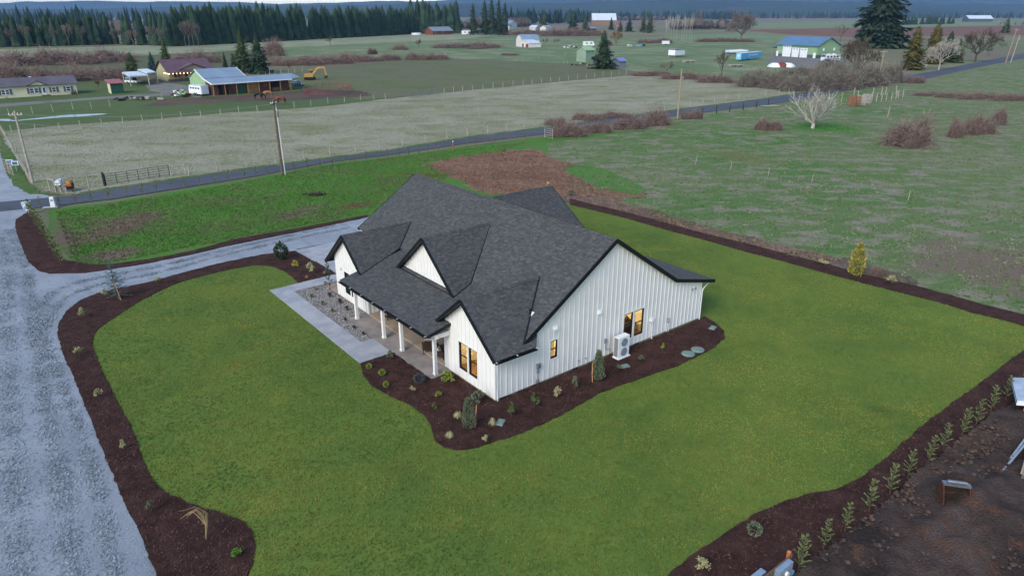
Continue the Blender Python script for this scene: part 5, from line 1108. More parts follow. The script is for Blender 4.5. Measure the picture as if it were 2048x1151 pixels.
def bare(seed, h, w, depth=5, kids=3, trunk=.2, r0=.022, up=.5, twig=.02, first=None):
    rg = random.Random(seed); mb = MB()
    def go(p, d, L, r, k):
        q = p + d * L; mid = p + d * L * .5 + rdir(rg) * L * .06; mb.tube([p, mid, q], [r, r * .85, r * .68], 5 if k > 3 else 3, cap=False)
        if k == 0: return
        n = kids if k > 1 else kids + 1
        for i in range(n):
            side = rdir(rg, .1); side = (side - d * side.dot(d)).normalized(); sp = rg.uniform(.35, .85)
            nd = (d + side * sp + V(0, 0, up * .25)).normalized(); go(p + d * L * rg.uniform(.45, 1.0), nd, L * rg.uniform(.6, .82), max(twig, r * rg.uniform(.5, .66)), k - 1)
    base = Vector((0, 0, 0)); T = h * trunk; mb.tube([base, (0, 0, T * .5), (0, 0, T)], [h * r0 * 1.3, h * r0, h * r0 * .9], 7, cap=False)
    n0 = first or 4
    for i in range(n0):
        a = 6.283 * i / n0 + rg.uniform(-.4, .4); d = Vector((math.cos(a) * w / h, math.sin(a) * w / h, 1.0 if i else 1.6)).normalized(); go(V(0, 0, T * rg.uniform(.75, 1)), d, h * .26, h * r0 * .6, depth)
    return mb
def norm(mb, h, w):
    v = np.array(mb.v); s = h / v[:, 2].max(); r = np.percentile(np.hypot(v[:, 0], v[:, 1]), 98); v[:, 2] *= s; v[:, :2] *= (w / 2) / r; mb.v = v.tolist(); return mb
C_fir = fol('conifer_dark', '26382a', '384a33', .55, .02, .3); C_fir.node_tree.nodes['Principled BSDF'].inputs['Roughness'].default_value = .9
C_mid = fol('conifer_olive', '36472a', '4a5632', .55, .02, .3); C_gold = fol('conifer_golden', '4b4a22', '625c2c', .5, .015, .3); C_blue = fol('conifer_blue', '2a3d3f', '364c4d', .4, .015, .3)
C_far = mat('plantation_foliage', '22342a', '33452f', .15, rough=.95, island=.55, hue=.01, spec=.1, objvar=.22)
B_grey = mat('bare_wood', '5f574e', '6f665b', 2, rough=.95); B_white = mat('pale_bark', 'ada89e', '918b81', 2, rough=.9); B_brown = mat('bare_brown', '4c4338', '5b5246', 2, rough=.95)
B_red = mat('bare_reddish', '5d4238', '6b4f42', 2, rough=.95)
def tree_thing(name, label, loc, crown, trunk, cm, tm, group=None, scale=1.0, rz=0.0, cname='crown'):
    t = thing(name, label, 'tree', loc, rz, group, scale)
    o = bpy.data.objects.new(cname, crown); link(o, t)
    if cm: o.material_slots[0].link = 'OBJECT'; o.material_slots[0].material = cm
    if trunk: link(bpy.data.objects.new('trunk', trunk), t)
    return t
def con_tree(name, label, loc, h, w, cm, seed, detail=1.0, group=None, **kw):
    f, tr = conifer(seed, h, w, int(26 * detail), int(13 * detail), int(7 / kw.get('sz', 1.0)), **kw); return tree_thing(name, label, loc, f.mesh('crown', C_fir), tr.mesh('trunk', M_bark), cm, None, group)
CON = [
 ((-148.0, 281.22), 7.2, 7.02, C_mid, 'bushy olive conifer behind the white carport'),
 ((-135.14, 271.56), 7.86, 5.28, C_blue, 'blue-grey spruce between carport and ranch house'),
 ((-133.0, 278.74), 13.08, 6.57, C_mid, 'tall ragged conifer rising behind the ranch house'),
 ((-112.5, 283.74), 7.08, 3.34, C_fir, 'slim small conifer left of the big barn conifers'),
 ((-108.22, 281.22), 6.84, 3.9, C_blue, 'small bluish conifer tucked against the big barn conifers'),
 ((-101.69, 273.91), 16.36, 9.5, C_mid, 'tall broad conifer behind the blue roofed barn, the taller of two'),
 ((-95.0, 271.56), 15.02, 10.56, C_fir, 'dark broad conifer behind the blue roofed barn, right of its taller twin'),
 ((37.09, 294.28), 14.89, 11.82, C_fir, 'lone dark conifer standing before the pale green shed'),
 ((-40.57, 774.06), 31.17, 13.7, C_fir, 'tall dark conifer beside the white camper far off'),
 ((-28.45, 774.06), 34.04, 14.75, C_fir, 'first of four dark conifers screening the far farmhouse'),
 ((-21.07, 774.06), 35.95, 14.75, C_fir, 'second and tallest of four conifers screening the far farmhouse'),
 ((-13.7, 774.06), 34.52, 13.7, C_fir, 'third of four dark conifers screening the far farmhouse'),
 ((-7.38, 774.06), 32.13, 13.7, C_fir, 'fourth of four dark conifers screening the far farmhouse'),
 ((43.97, 1011.95), 21.7, 16.49, C_mid, 'round conifer between two small white sheds'),
 ((83.82, 1011.95), 25.49, 19.24, C_fir, 'dark conifer left of the white roofed barn'),
 ((94.56, 953.46), 18.08, 12.95, C_mid, 'small conifer in front of the white roofed barn'),
 ((136.04, 1011.95), 16.63, 10.99, C_fir, 'little conifer at the right end of the white roofed barn'),
 ((143.34, 901.32), 17.11, 13.48, C_fir, 'ragged conifer left of the twin pointed cypresses'),
 ((152.24, 854.53), 24.26, 10.46, C_mid, 'pointed cypress, the left one of a pair'),
 ((159.79, 854.53), 22.66, 12.78, C_mid, 'pointed cypress, the right one of a pair'),
 ((239.78, 478.77), 43.09, 41.99, C_fir, 'giant dark conifer cut off by the top of the picture'),
 ((159.54, 288.91), 16.47, 10.41, C_gold, 'golden olive conifer beside the road junction'),
 ((187.69, 324.27), 16.94, 11.65, C_gold, 'olive topped conifer behind the bare roadside tree'),
 ((202.44, 338.0), 13.56, 13.99, C_fir, 'dark spreading conifer behind the bare roadside tree'),
 ((202.91, 331.0), 10.75, 8.23, C_mid, 'dark bushy conifer at the right end of the roadside group'),
 ((132.31, 901.32), 13.71, 9.8, C_mid, 'small dark conifer beside the reddish far shed'),
]
for i, (p, h, w, m, lab) in enumerate(CON):
    big = h > 16
    con_tree('cypress_tree' if 'cypress' in lab else 'conifer_tree', lab, p, h, w, m, 100 + i, 2.0 if 'giant' in lab else 1.25 if p[1] < 420 else .8, None, sz=.5 if 'giant' in lab else .7 if p[1] < 420 else 1.0, base=.05, droop=.1 if 'cypress' in lab else .3, lumpy=.35, core=.5, taper=.42 if 'giant' in lab else .55 if m is C_gold or h > 25 else .75)
# plantation and woods: same few meshes, each tree its own object
FAR_ME = [conifer(300 + i, 25, 11, 16, 9, 3, base=.03, droop=.25, taper=.62, core=.75, lumpy=.3)[0].mesh('far_conifer', C_far) for i in range(6)]
def wood_row(label, group, a, b, n, rows, gap, hmul, seed, bend=0.0, name='plantation_tree', wmul=1.0):
    rg = random.Random(seed); a = np.array(a); b = np.array(b); d = (b - a) / np.linalg.norm(b - a); nrm = np.array((-d[1], d[0]));  nrm = nrm if nrm[1] > 0 else -nrm
    for r in range(rows):
        for i in range(n):
            t = (i + rg.uniform(-.8, .8)) / (n - 1); p = a + (b - a) * t + nrm * (gap * r + rg.uniform(-2, 2)) + nrm * bend * math.sin(math.pi * max(0, min(1, t)))
            o = bpy.data.objects.new(name, rg.choice(FAR_ME)); s = hmul * rg.choice((.78, .9, .95, 1.0, 1.03, 1.08, 1.14)) * rg.uniform(.96, 1.04); o.location = (p[0], p[1], 0); o.scale = (s * 1.05 * wmul, s * 1.05 * wmul, s); o.rotation_euler = (0, 0, rg.uniform(0, 6))
            link(o); tag(o, label if n > 20 else f'{label}, {ORD[i]} from its left end' + (', back row' if r else ''), 'tree', group)
wood_row('dark plantation conifer in the straight front edge of the wood', 'plantation edge conifers', (-232.86, 500.95), (-107.21, 812.33), 130, 1, 8, .98, 1)
wood_row('dark plantation conifer rising behind the front edge of the wood', 'plantation conifers behind the edge', (-247.91, 533.87), (-112.72, 854.53), 60, 1, 11, 1.06, 2)
wood_row('ragged dark conifer at the open left end of the wood', 'scattered conifers left of the plantation', (-307.65, 542.77), (-234.71, 508.8), 15, 1, 10, .82, 3)
wood_row('dark conifer in the left hand wood behind the brambles', 'left hand wood conifers', (-350.82, 485.95), (-297.87, 525.24), 30, 2, 12, .78, 4)
wood_row('conifer in the tall group beside the log house', 'tall group right of the plantation', (-117.37, 854.53), (-67.4, 854.53), 12, 2, 10, 1.28, 5)
wood_row('clipped dark conifer in the far shelter belt', 'far shelter belt', (771.99, 1457.68), (949.74, 1598.03), 15, 1, 8, .62, 6, name='shelter_tree', wmul=1.6)
# far woods that read as one mass
def far_woods(label, spots, seed, mixed=.0, m=None, cat='woods', tall=22):
    rg = random.Random(seed); mb = MB()
    for (a, b, n, depth) in spots:
        a = np.array(a); b = np.array(b)
        for i in range(n):
            t = rg.random(); p = a + (b - a) * t; y = p[1] + rg.uniform(0, depth); x = p[0] * y / p[1]; h = tall * rg.uniform(.5, 1.15); w = h * (.3 if rg.random() > mixed else .75)
            k = len(mb.v); ns = 6
            if rg.random() > mixed: prof = [(w * .5, h * .06), (w * .42, h * .3), (w * .25, h * .62), (.1, h)]
            else: prof = [(w * .25, h * .05), (w * .5, h * .35), (w * .42, h * .68), (.3, h * .9)]
            for r, z in prof:
                for j in range(ns): q = rg.uniform(.7, 1.25); mb.v.append((x + r * q * math.cos(j * 1.047), y + r * q * math.sin(j * 1.047), z * rg.uniform(.93, 1.07)))
            for l in range(3):
                for j in range(ns): A = k + l * ns + j; B = k + l * ns + (j + 1) % ns; mb.f.append((A, B, B + ns, A + ns)); mb.m.append(0)
    tag(mb.build('distant_woods', m), label, cat, kind='stuff')
M_fw = mat('far_wood_dark', '1f2f28', '2c3b31', .05, rough=1, island=.35, spec=0); M_fd = mat('far_wood_bare', '5c5450', '4b4843', .05, rough=1, island=.3, spec=0)
far_woods('dark far-off conifer woods below the hills', [((-909.65, 1011.95), (-441.85, 1078.0), 260, 900), ((-21.79, 1339.88), (186.61, 1768.11), 90, 200), ((9.11, 2245.32), (834.45, 2594.99), 300, 500), ((946.2, 3073.09), (2751.44, 3073.09), 420, 700), ((-1771.36, 1978.46), (-188.18, 2245.32), 400, 1800)], 1, .08, M_fw, tall=30)
far_woods('grey-brown far-off bare woods below the hills', [((-98.94, 1011.95), (30.25, 1239.6), 150, 180), ((45.47, 1867.4), (497.81, 2407.57), 160, 300), ((676.45, 3073.09), (1544.52, 3384.66), 150, 500), ((-444.67, 774.06), (-348.91, 707.32), 60, 120), ((1209.9, 3766.31), (3243.34, 3766.31), 200, 900), ((210.24, 1011.95), (348.21, 1078.0), 60, 60)], 2, .85, M_fd, tall=15)
# hills
def hills():
    M_h = field_mat('hill_forest', '26362c', '30402f', '453f38', .0012, .004, (.52, .66), .35, bmp=0)
    rg = np.random.default_rng(2)
    for k, (y0, hl, hr, seed, lab) in enumerate(((5200, 62, 85, 3, 'nearer low wooded hills along the horizon'), (8200, 125, 260, 5, 'farther wooded hills closing the horizon'))):
        xs = np.linspace(-9000, 9000, 180); r = np.random.default_rng(seed); z = np.zeros_like(xs)
        for f, a in ((1.3, .35), (2.7, .22), (5.3, .14), (11, .09), (23, .05), (61, .025)): z += a * np.sin(xs / 9000 * f * 3.14 + r.uniform(0, 6.28))
        base = hl + (hr - hl) * (1 / (1 + np.exp(-(xs + 700) / 900))); z = base * (1 + .42 * z); z = np.maximum(z, 20) + rg.uniform(0, 6, len(xs))
        ys = np.array([-900, -450, 0, 500, 1200]); pr = np.array([0, .55, 1, .9, 0]); mb = MB()
        for yy, p in zip(ys, pr):
            for x, zz in zip(xs, z): mb.v.append((x, y0 + yy + 60 * math.sin(x / 400), zz * p - (3 if p == 0 else 0)))
        n = len(xs)
        for j in range(4):
            for i in range(n - 1): a = j * n + i; mb.f.append((a, a + 1, a + n + 1, a + n)); mb.m.append(0)
        tag(mb.build('hills', M_h, smooth=True), lab, 'hills', kind='structure')
hills()
# bare trees
def bt(name, label, base, h, w, m, seed, depth=4, kids=3, group=None, **kw):
    mb = norm(bare(seed, h, w, depth, kids, **kw), h, w); return tree_thing(name, label, base, mb.mesh('branches', m), None, None, None, group, cname='branches')
def fan_tree(seed, h, w):
    rg = random.Random(seed); mb = MB(); T = h * .13; mb.tube([(0, 0, 0), (0, 0, T * .6), (0, 0, T * 1.1)], [.3, .26, .24], 8, cap=False)
    def limb(p, d, L, r, k, rise):
        pts = [p]; q = Vector(d).normalized(); n = 6
        for i in range(n): q = (q + V(0, 0, rise) + rdir(rg) * .07).normalized(); pts.append(pts[-1] + q * L / n)
        mb.tube(pts, [max(.02, r * (1 - .8 * i / n)) for i in range(n + 1)], 5 if k > 1 else 3, cap=False)
        if k == 0: return
        for i in range(9 if k == 2 else 5):
            t = rg.uniform(.2, .95); j = min(n - 1, int(t * n)); c = pts[j].lerp(pts[j + 1], t * n - j); dd = (pts[j + 1] - pts[j]).normalized(); sd = rdir(rg, .15); sd = (sd - dd * sd.dot(dd)).normalized()
            limb(c, dd + sd * rg.uniform(.45, .9), L * rg.uniform(.28, .5) * (1.15 - t * .5), r * .42, k - 1, .05)
    for i in range(10):
        a = 6.283 * i / 10 + rg.uniform(-.25, .25); e = rg.uniform(.25, 1.3) if i % 3 else 2.2; limb(V(0, 0, T * rg.uniform(.75, 1.1)), (math.cos(a), math.sin(a), e), h * rg.uniform(.62, .82), .13, 2, .1)
    limb(V(0, 0, T), (0, 0, 1), h * .85, .16, 2, 0)
    return norm(mb, h, w)
tree_thing('pale_bare_tree', 'white barked bare tree standing alone in the green field', (59.08, 137.63), fan_tree(3, 8.43, 11.99).mesh('branches', B_white), None, None, None, cname='branches')
BT = [
 ((195.68, 626.13), 24.56, 32.04, B_grey, 'great spreading bare oak behind the blue trailer', 5, .16),
 ((290.19, 1153.21), 27.56, 26.59, B_grey, 'bare tree behind the poplars left of the great oak', 3, .15),
 ((116.99, 244.18), 14.69, 14.96, B_brown, 'dense round brown bare tree by the lane mouth', 5, .22),
 ((170.74, 288.91), 12.05, 13.21, B_white, 'pale forked bare tree at the road edge', 5, .25),
 ((162.94, 288.91), 6.45, 8.81, B_white, 'small pale bare tree between the golden conifer and the road', 4, .2),
 ((215.97, 338.0), 15.7, 18.66, B_brown, 'large brown bare tree near the leaning roadside poles', 5, .2),
 ((71.08, 244.18), 9.97, 5.78, B_brown, 'slim bare tree in the bramble line below the blue trailer', 3, .35),
 ((58.73, 273.91), 5.06, 6.08, B_grey, 'small twiggy bare tree near the end of the dry pasture', 3, .15),
 ((74.74, 525.24), 10.1, 10.06, fol('willow_twigs', '7a6242', '6b5538', .2), 'tan weeping willow beyond the lone conifer', 4, .15),
 ((-59.29, 465.03), 6.6, 4.46, B_red, 'small reddish bare tree alone in the meadow', 3, .3),
 ((-128.39, 516.89), 6.32, 6.01, B_brown, 'small bare tree in front of the plantation', 3, .3),
 ((-86.0, 854.53), 15.16, 17.43, B_grey, 'bare tree in front of the brick red far house', 4, .2),
 ((-263.27, 508.8), 11.09, 9.05, fol('tan_twigs', '6b5d4e', '5d5144', .2), 'tan bare tree in the gap of the far wood', 3, .15),
 ((-123.7, 214.05), 2.59, 1.8, B_red, 'thin reddish bare tree left of the green shed', 3, .3),
 ((-84.58, 273.91), 3.98 , 2.09, B_red, 'thin reddish bare tree behind the barn lean-to', 3, .3),
 ((24.86, 542.77), 4.19, 5.2, B_grey, 'small bare tree right of the white tumbledown barn, the left of two', 3, .2),
 ((34.15, 561.49), 3.61, 6.14, B_grey, 'small bare tree right of the white tumbledown barn, the right of two', 3, .2),
 ((260.57, 581.52), 14.09, 13.51, B_grey, 'thin bare tree behind the green shop', 3, .2),
 ((11.62, 854.53), 18.38, 10.46, B_red, 'reddish bare tree beside the far white farmhouse', 3, .2),
]
for i, (p, h, w, m, lab, dp, tk) in enumerate(BT): bt('bare_tree', lab, p, h, w, m, 50 + i, dp, 3, trunk=tk, twig=.04 if p[1] < 350 else .065, first=7 if dp > 4 else 5)
lb = norm(bare(97, 15, 7, 4, 3, trunk=.35, r0=.01, up=1.2, twig=.07, first=4), 15, 7).mesh('branches', B_grey)
for i, (p, h) in enumerate([((-325.78, 465.03), 1.0), ((-313.07, 458.44), 0.9), ((-307.93, 465.03), 1.0), ((-299.15, 478.77), 0.9), ((-289.97, 478.77), 1.05), ((-284.92, 485.95), 0.9), ((-275.8, 508.8), 0.8), ((-244.87, 500.95), 0.9), ((-236.14, 493.34), 0.8), ((-217.02, 485.95), 1.1), ((-214.35, 485.95), 1.2), ((-211.69, 485.95), 1.1), ((-208.36, 485.95), 1.0)]):
    tree_thing('grey_bare_tree', f'grey bare tree, {ORD[i]} from the left along the front of the far woods', p, lb, None, None, None, 'grey bare trees before the far woods', h, i, 'branches')
pop = [norm(bare(80 + i, 22, 3.2, 3, 3, trunk=.3, r0=.008, up=2.2, twig=.05, first=3), 22, 3.2).mesh('branches', B_white) for i in range(3)]
for i, (x, yb, yt) in enumerate([(1331, 86, 34), (1336, 85, 28), (1341, 86, 26), (1346, 87, 30), (1352, 86, 27), (1363, 85, 32), (1367, 86, 26), (1372, 84, 33), (1378, 86, 28), (1382, 87, 24)]):
    q = [((117.8, 561.49), 18.57), ((121.79, 571.33), 20.68), ((121.64, 561.49), 21.39), ((121.49, 551.97), 20.0), ((125.86, 561.49), 21.04), ((132.33, 571.33), 19.25), ((131.61, 561.49), 21.39), ((138.23, 581.52), 18.85), ((135.84, 561.49), 20.69), ((135.08, 551.97), 22.07)][i]
    tree_thing('bare_poplar', f'thin bare poplar, {ORD[i]} from the left in the row before the meadow', q[0], pop[i % 3], None, None, None, 'bare poplars in a row', (1, 1, q[1] / 22), i, 'branches')
lean = norm(bare(95, 16, 3, 3, 3, trunk=.35, r0=.009, up=2.0, twig=.06, first=3), 16, 3).mesh('branches', B_grey)
for i in range(12):
    p = [(562.46, 854.53), (539.92, 812.33), (519.49, 774.06), (578.15, 854.53), (554.84, 812.33), (533.71, 774.06), (593.83, 854.53), (569.76, 812.33), (547.94, 774.06), (609.52, 854.53), (584.68, 812.33), (562.16, 774.06)][i]; t = tree_thing('leaning_bare_tree', f'leaning bare trunk, {ORD[i]} from the left in the far corner thicket', p, lean, None, None, None, 'leaning bare trunks in the corner', .9 + .05 * (i % 4), i, 'branches'); t.rotation_euler = (R(4), R(12), i)
con_tree('conifer_tree', 'dark conifer on the bank above the leaning trunks', (572.92, 854.53), 17, 14, C_mid, 77, .8)

# ---------------------------------------------------------------- brambles and thickets
def bramble(seed, n=2000, tw=.0036):
    rg = random.Random(seed); mb = MB(); mb2 = MB()
    lumps = [(rg.uniform(-.33, .33), rg.uniform(-.26, .26), rg.uniform(.16, .3), rg.uniform(.45, 1.0)) for _ in range(9)]
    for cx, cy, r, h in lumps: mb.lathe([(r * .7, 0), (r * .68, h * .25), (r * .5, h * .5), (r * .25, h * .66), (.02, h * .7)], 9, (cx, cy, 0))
    for i in range(n):
        cx, cy, r, h = rg.choice(lumps); d = rdir(rg); d.z = abs(d.z); c = Vector((cx, cy, 0))
        s_ = Vector((d.x * r, d.y * r, d.z * h)); tn = rdir(rg, .2); k = rg.uniform(.08, .2)
        s_ = s_ * rg.uniform(.75, 1.12); p = [c + s_ * .55, c + s_ * .9 + tn * k * .3, c + s_ * 1.05 + tn * k * .8, c + s_ * 1.08 + tn * k * 1.4 - V(0, 0, .1 * rg.random())]
        q = rdir(rg) * tw
        for j in range(3):
            p[j].z = max(0, p[j].z); p[j + 1].z = max(0, p[j + 1].z); mb2.faces([p[j] - q, p[j] + q, p[j + 1] + q * .8, p[j + 1] - q * .8], [(0, 1, 2, 3)])
    return mb, mb2
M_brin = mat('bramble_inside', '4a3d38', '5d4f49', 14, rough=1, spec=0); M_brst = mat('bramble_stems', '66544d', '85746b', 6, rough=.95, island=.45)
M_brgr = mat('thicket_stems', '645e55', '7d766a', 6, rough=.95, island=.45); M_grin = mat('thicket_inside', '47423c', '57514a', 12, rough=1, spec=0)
BRM = []
for i in range(5): a, b = bramble(i); BRM.append((a.mesh('undergrowth', M_brin), b.mesh('canes', M_brst)))
def bush(label, loc, w, d, h, i, group, grey=False):
    t = thing('thicket' if grey else 'bramble_bush', label, 'bush', loc, (i * 1.7) % 6.28 if abs(w - d) < .5 * d else (i % 2) * 3.14, group, (w, d, h))
    for nm, me in zip(('undergrowth', 'canes'), BRM[i % 5]):
        o = bpy.data.objects.new(nm, me); link(o, t)
        if grey: o.material_slots[0].link = 'OBJECT'; o.material_slots[0].material = M_grin if nm == 'undergrowth' else M_brgr
BUSH = [((67.22, 117.86), 8.84, 4.83), ((80.45, 127.58), 3.11, 4.12), ((87.15, 130.96), 6.57, 4.03), ((98.99, 142.89), 3.06, 3.18), ((49.68, 135.75), 4.85, 2.28), ((10.7, 128.69), 6.46, 2.9), ((16.6, 133.31), 5.72, 2.25), ((23.39, 137.63), 6.88, 2.88), ((29.2, 142.21), 6.29, 2.97), ((38.47, 150.78), 4.29, 2.09), ((8.48, 141.54), 4.64, 1.68), ((15.21, 148.55), 6.55, 1.86), ((21.85, 152.3), 7.57, 1.58), ((131.13, 233.27), 7.48, 2.03)]
BL = ['big rounded bramble bush alone in the right hand field', 'thin grey bramble beside the dark right hand clump', 'dark bramble clump near the right picture edge', 'small dark bramble at the end of the right hand clump', 'low brown bramble left of the white bare tree', 'tall bramble mound beside the white gate', 'bramble mound second from the white gate along the road', 'bramble mound third from the white gate along the road', 'bramble mound closest to the tall roadside pole', 'bramble with fallen branches right of the tall roadside pole', 'bramble across the road nearest the white gate', 'long low bramble across the road', 'long low bramble across the road, farthest from the gate', 'low brown bramble at the road edge before the junction']
for i, (p, w, h) in enumerate(BUSH): bush(BL[i], p, w * 1.15, max(2.5, w * .75) if i not in (10, 11, 12) else 2.4, h * 1.1, i, 'brambles in and beside the near fields')
FB = [((-214.03, 314.67), 26.1, 5.36), ((-200.24, 324.27), 24.64, 5.51), ((-188.68, 338.0), 20.99, 5.3), ((-165.74, 236.8), 14.86, 4.73), ((-151.99, 238.6), 14.97, 3.82), ((-141.82, 244.18), 13.6, 3.9), ((-136.21, 248.03), 8.63, 3.96), ((-144.42, 331.0), 18.28, 4.76), ((-126.71, 386.96), 11.71, 6.53), ((-94.4, 314.67), 19.58, 3.72), ((-81.53, 324.27), 17.92, 3.83), ((-75.56, 338.0), 13.99, 3.98), ((-67.4, 341.61), 11.78, 2.68), ((-58.73, 349.07), 12.03, 2.74), ((-45.98, 352.92), 9.73, 3.23), ((-35.41, 356.85), 9.84, 2.8), ((-39.03, 478.77), 19.68, 3.09), ((-22.63, 478.77), 26.24, 3.71), ((-69.44, 452.04), 10.54, 2.63), ((-77.26, 401.44), 5.52, 3.39), ((-23.59, 465.03), 12.75, 1.51), ((-2.42, 391.67), 9.16, 1.28), ((18.97, 774.06), 36.88, 5.92), ((48.33, 739.2), 40.27, 5.66), ((73.49, 739.2), 35.24, 6.6), ((66.51, 508.8), 6.96, 3.94), ((51.75, 260.35), 12.67, 2.08), ((59.73, 248.03), 13.81, 2.31), ((66.53, 235.02), 13.11, 2.2), ((109.74, 561.49), 23.02, 3.25), ((157.29, 581.52), 23.83, 2.99), ((177.15, 581.52), 23.83, 2.99), ((-105.56, 302.69), 4.19, 1.99)]
FW_ = ['wide', 'low', 'dark', 'long', 'dense', 'ragged', 'rounded', 'broad']
FL = ['long dark bramble bank behind the manufactured home, left end', 'long bramble bank behind the manufactured home, middle', 'bramble bank left of the olive conifer', 'bramble scrub touching the manufactured home roof, left', 'bramble scrub above the middle of the manufactured home roof', 'bramble scrub between manufactured home and carport', 'bramble scrub just left of the carport', 'large bramble bank behind the ranch house', 'grey bramble clump right of the big barn conifers', 'bramble hedge behind the barn, first from the conifers', 'bramble hedge behind the barn, second from the conifers', 'bramble hedge behind the barn, third from the conifers', 'bramble hedge above the mown field, left piece', 'bramble hedge above the mown field, right piece', 'bramble clump left of the goal frame', 'bramble clump behind the goal frame', 'long dark bramble strip left of the tumbledown barn', 'long dark bramble strip nearest the tumbledown barn', 'low bramble left of the lone reddish tree', 'reddish round bramble in the middle of the meadow', 'flat bramble below the long dark strip', 'flat bramble in the turf below the tumbledown barn', 'bramble bank below the far white farmhouse', 'bramble bank below the small white sheds', 'bramble bank behind the old travel trailer', 'small bramble behind the lone conifer', 'red-brown bramble line at the pasture top, left', 'red-brown bramble line at the pasture top, middle', 'red-brown bramble line at the pasture top, right', 'dark hedge below the cypresses', 'dark hedge below the poplars', 'dark hedge below the great oak', 'small bush at the foot of the barn conifers']
for i, (p, w, h) in enumerate(FB): bush(FL[i], p, w * 1.25, max(5, w * (.45 if i > 8 else .6)), h * (1.2 if i > 8 else 1.35), i, 'brambles in the far fields')
TH = [((73.23, 220.11), 9.23, 5.87), ((78.02, 214.05), 8.99, 6.57), ((82.57, 208.31), 8.75, 6.13), ((89.14, 208.31), 8.75, 6.96), ((98.24, 214.05), 10.48, 7.14), ((110.11, 223.26), 12.48, 8.88), ((123.07, 235.02), 9.83, 7.78), ((105.92, 264.72), 14.71, 3.51), ((116.95, 264.72), 12.87, 5.94)]
TL = ['grey thicket at the end of the dry pasture, first from the left', 'grey thicket at the end of the dry pasture, second from the left', 'grey thicket behind the white bare tree, left half', 'grey thicket behind the white bare tree, right half', 'tall grey thicket left of the round brown tree', 'tall dark grey thicket under the round brown tree', 'dark thicket right of the lane pole', 'low grey scrub below the green shop', 'grey scrub below the parked motorhome']
for i, (p, w, h) in enumerate(TH): bush(TL[i], p, w * 1.2, w * .7, h, i, 'grey thickets beside the lane', True)
HS = [((113.2, 195.17), 6.85, 1.32), ((117.21, 190.35), 9.37, 1.81), ((123.05, 186.88), 10.52, 2.29), ((129.34, 183.53), 10.34, 2.0)]
for i, (p, w, h) in enumerate(HS): bush(f'low brown hedge strip across the right hand field, {ORD[i]} piece from the pen', p, w * 1.25, 2.5, h, i, 'low hedge strip in the right hand field')
bush('brown brush heap beside the golden conifer', (31.66, 55.71), 2.0, 1.2, .9, 3, 'brambles in and beside the near fields')

# ---------------------------------------------------------------- poles, fences, gates
M_pole = mat('pole_wood', '6b5c4e', '55493e', 3, rough=.9); M_polel = mat('pale_pole_wood', 'a08a74', '8a7763', 3, rough=.9); M_post = mat('fence_post', 'a39c90', '8d867a', 3, rough=.9)
M_dpost = mat('dark_post', '2c2826', '383230', 3, rough=.9); M_wire = mat('wire', '8a8d90', '7d8083', 3, rough=.5, metal=.5)
def upole(label, base, h, r, m, arm=0.0, can=True, arz=.3, guy=None):
    t = thing('utility_pole', label, 'utility pole', (*base, 0)); MB().tube([(0, 0, 0), (0, 0, h * .5), (0, 0, h)], [r, r * .88, r * .72], 8).build('shaft', m, t)
    if arm:
        a = MB().obox((0, 0, h - .5), arm, .1, .12, arz).build('crossarm', m, t)
        for s in (-.9, -.35, .35, .9): MB().lathe([(.05, 0), (.07, .1), (.03, .2)], 6, (s * arm / 2 * math.cos(arz), s * arm / 2 * math.sin(arz), h - .44)).build('insulator', M_pvc, a)
    if can: MB().lathe([(.16, 0), (.2, .05), (.2, .7), (.1, .8)], 10, (.35, -.1, h - 2.2)).build('transformer', M_galv, t)
    if guy: MB().tube([(.45, -.15, 0), (.3, -.1, h * .9)], .045, 6).build('riser_pipe', M_pvc, t)
    return t
upole('grey utility pole at the lane corner with a guy guard', (-63.88, 90.68), 9.38, .17, M_post, 1.6, False, .2)
upole('weathered utility pole with fittings beside the road before the house', (-32.12, 95.58), 10.19, .19, M_pole, 1.2, True, 1.2, True)
upole('pale utility pole with a small transformer beside the road brambles', (35.47, 150.78), 10.24, .2, M_polel, 0, True)
upole('pale utility pole at the lane mouth', (117.4, 229.84), 10.17, .2, M_polel, 2.2, False, .1)
for lab, p, h, m, arm in (('tan leaning pole with a crossarm near the top right corner', (225.54, 331.0), 14.76, M_polel, 2.6), ('grey leaning pole with a transformer beside the tan one', (227.82, 331.0), 12.02, M_post, 0)):
    t = upole(lab, p, h, .22, m, arm, arm == 0, .1); t.rotation_euler = (0, R(5), 0)
def wire(label, a, b, sag, r=.018):
    a = Vector(a); b = Vector(b); pts = [a.lerp(b, k / 12) - V(0, 0, sag * 4 * (k / 12) * (1 - k / 12)) for k in range(13)]
    o = MB().tube(pts, r, 4).build('power_line', M_wire); tag(o, label, 'cable')
pa = (-63.88, 90.68, 8.98); pb = (-32.12, 95.58, 9.69); pc = (35.47, 150.78, 9.94)
wire('upper power line between the two poles left of the house', pa, pb, .9); wire('lower power line between the two poles left of the house', (pa[0], pa[1], pa[2] - 1.2), (pb[0], pb[1], pb[2] - 1.4), 1.0)
wire('power line running off the left picture edge', pa, (pa[0] - 40, pa[1] + 14, pa[2] + .3), .8); wire('long power line from the middle pole to the bramble pole', pb, pc, 1.6, .014)
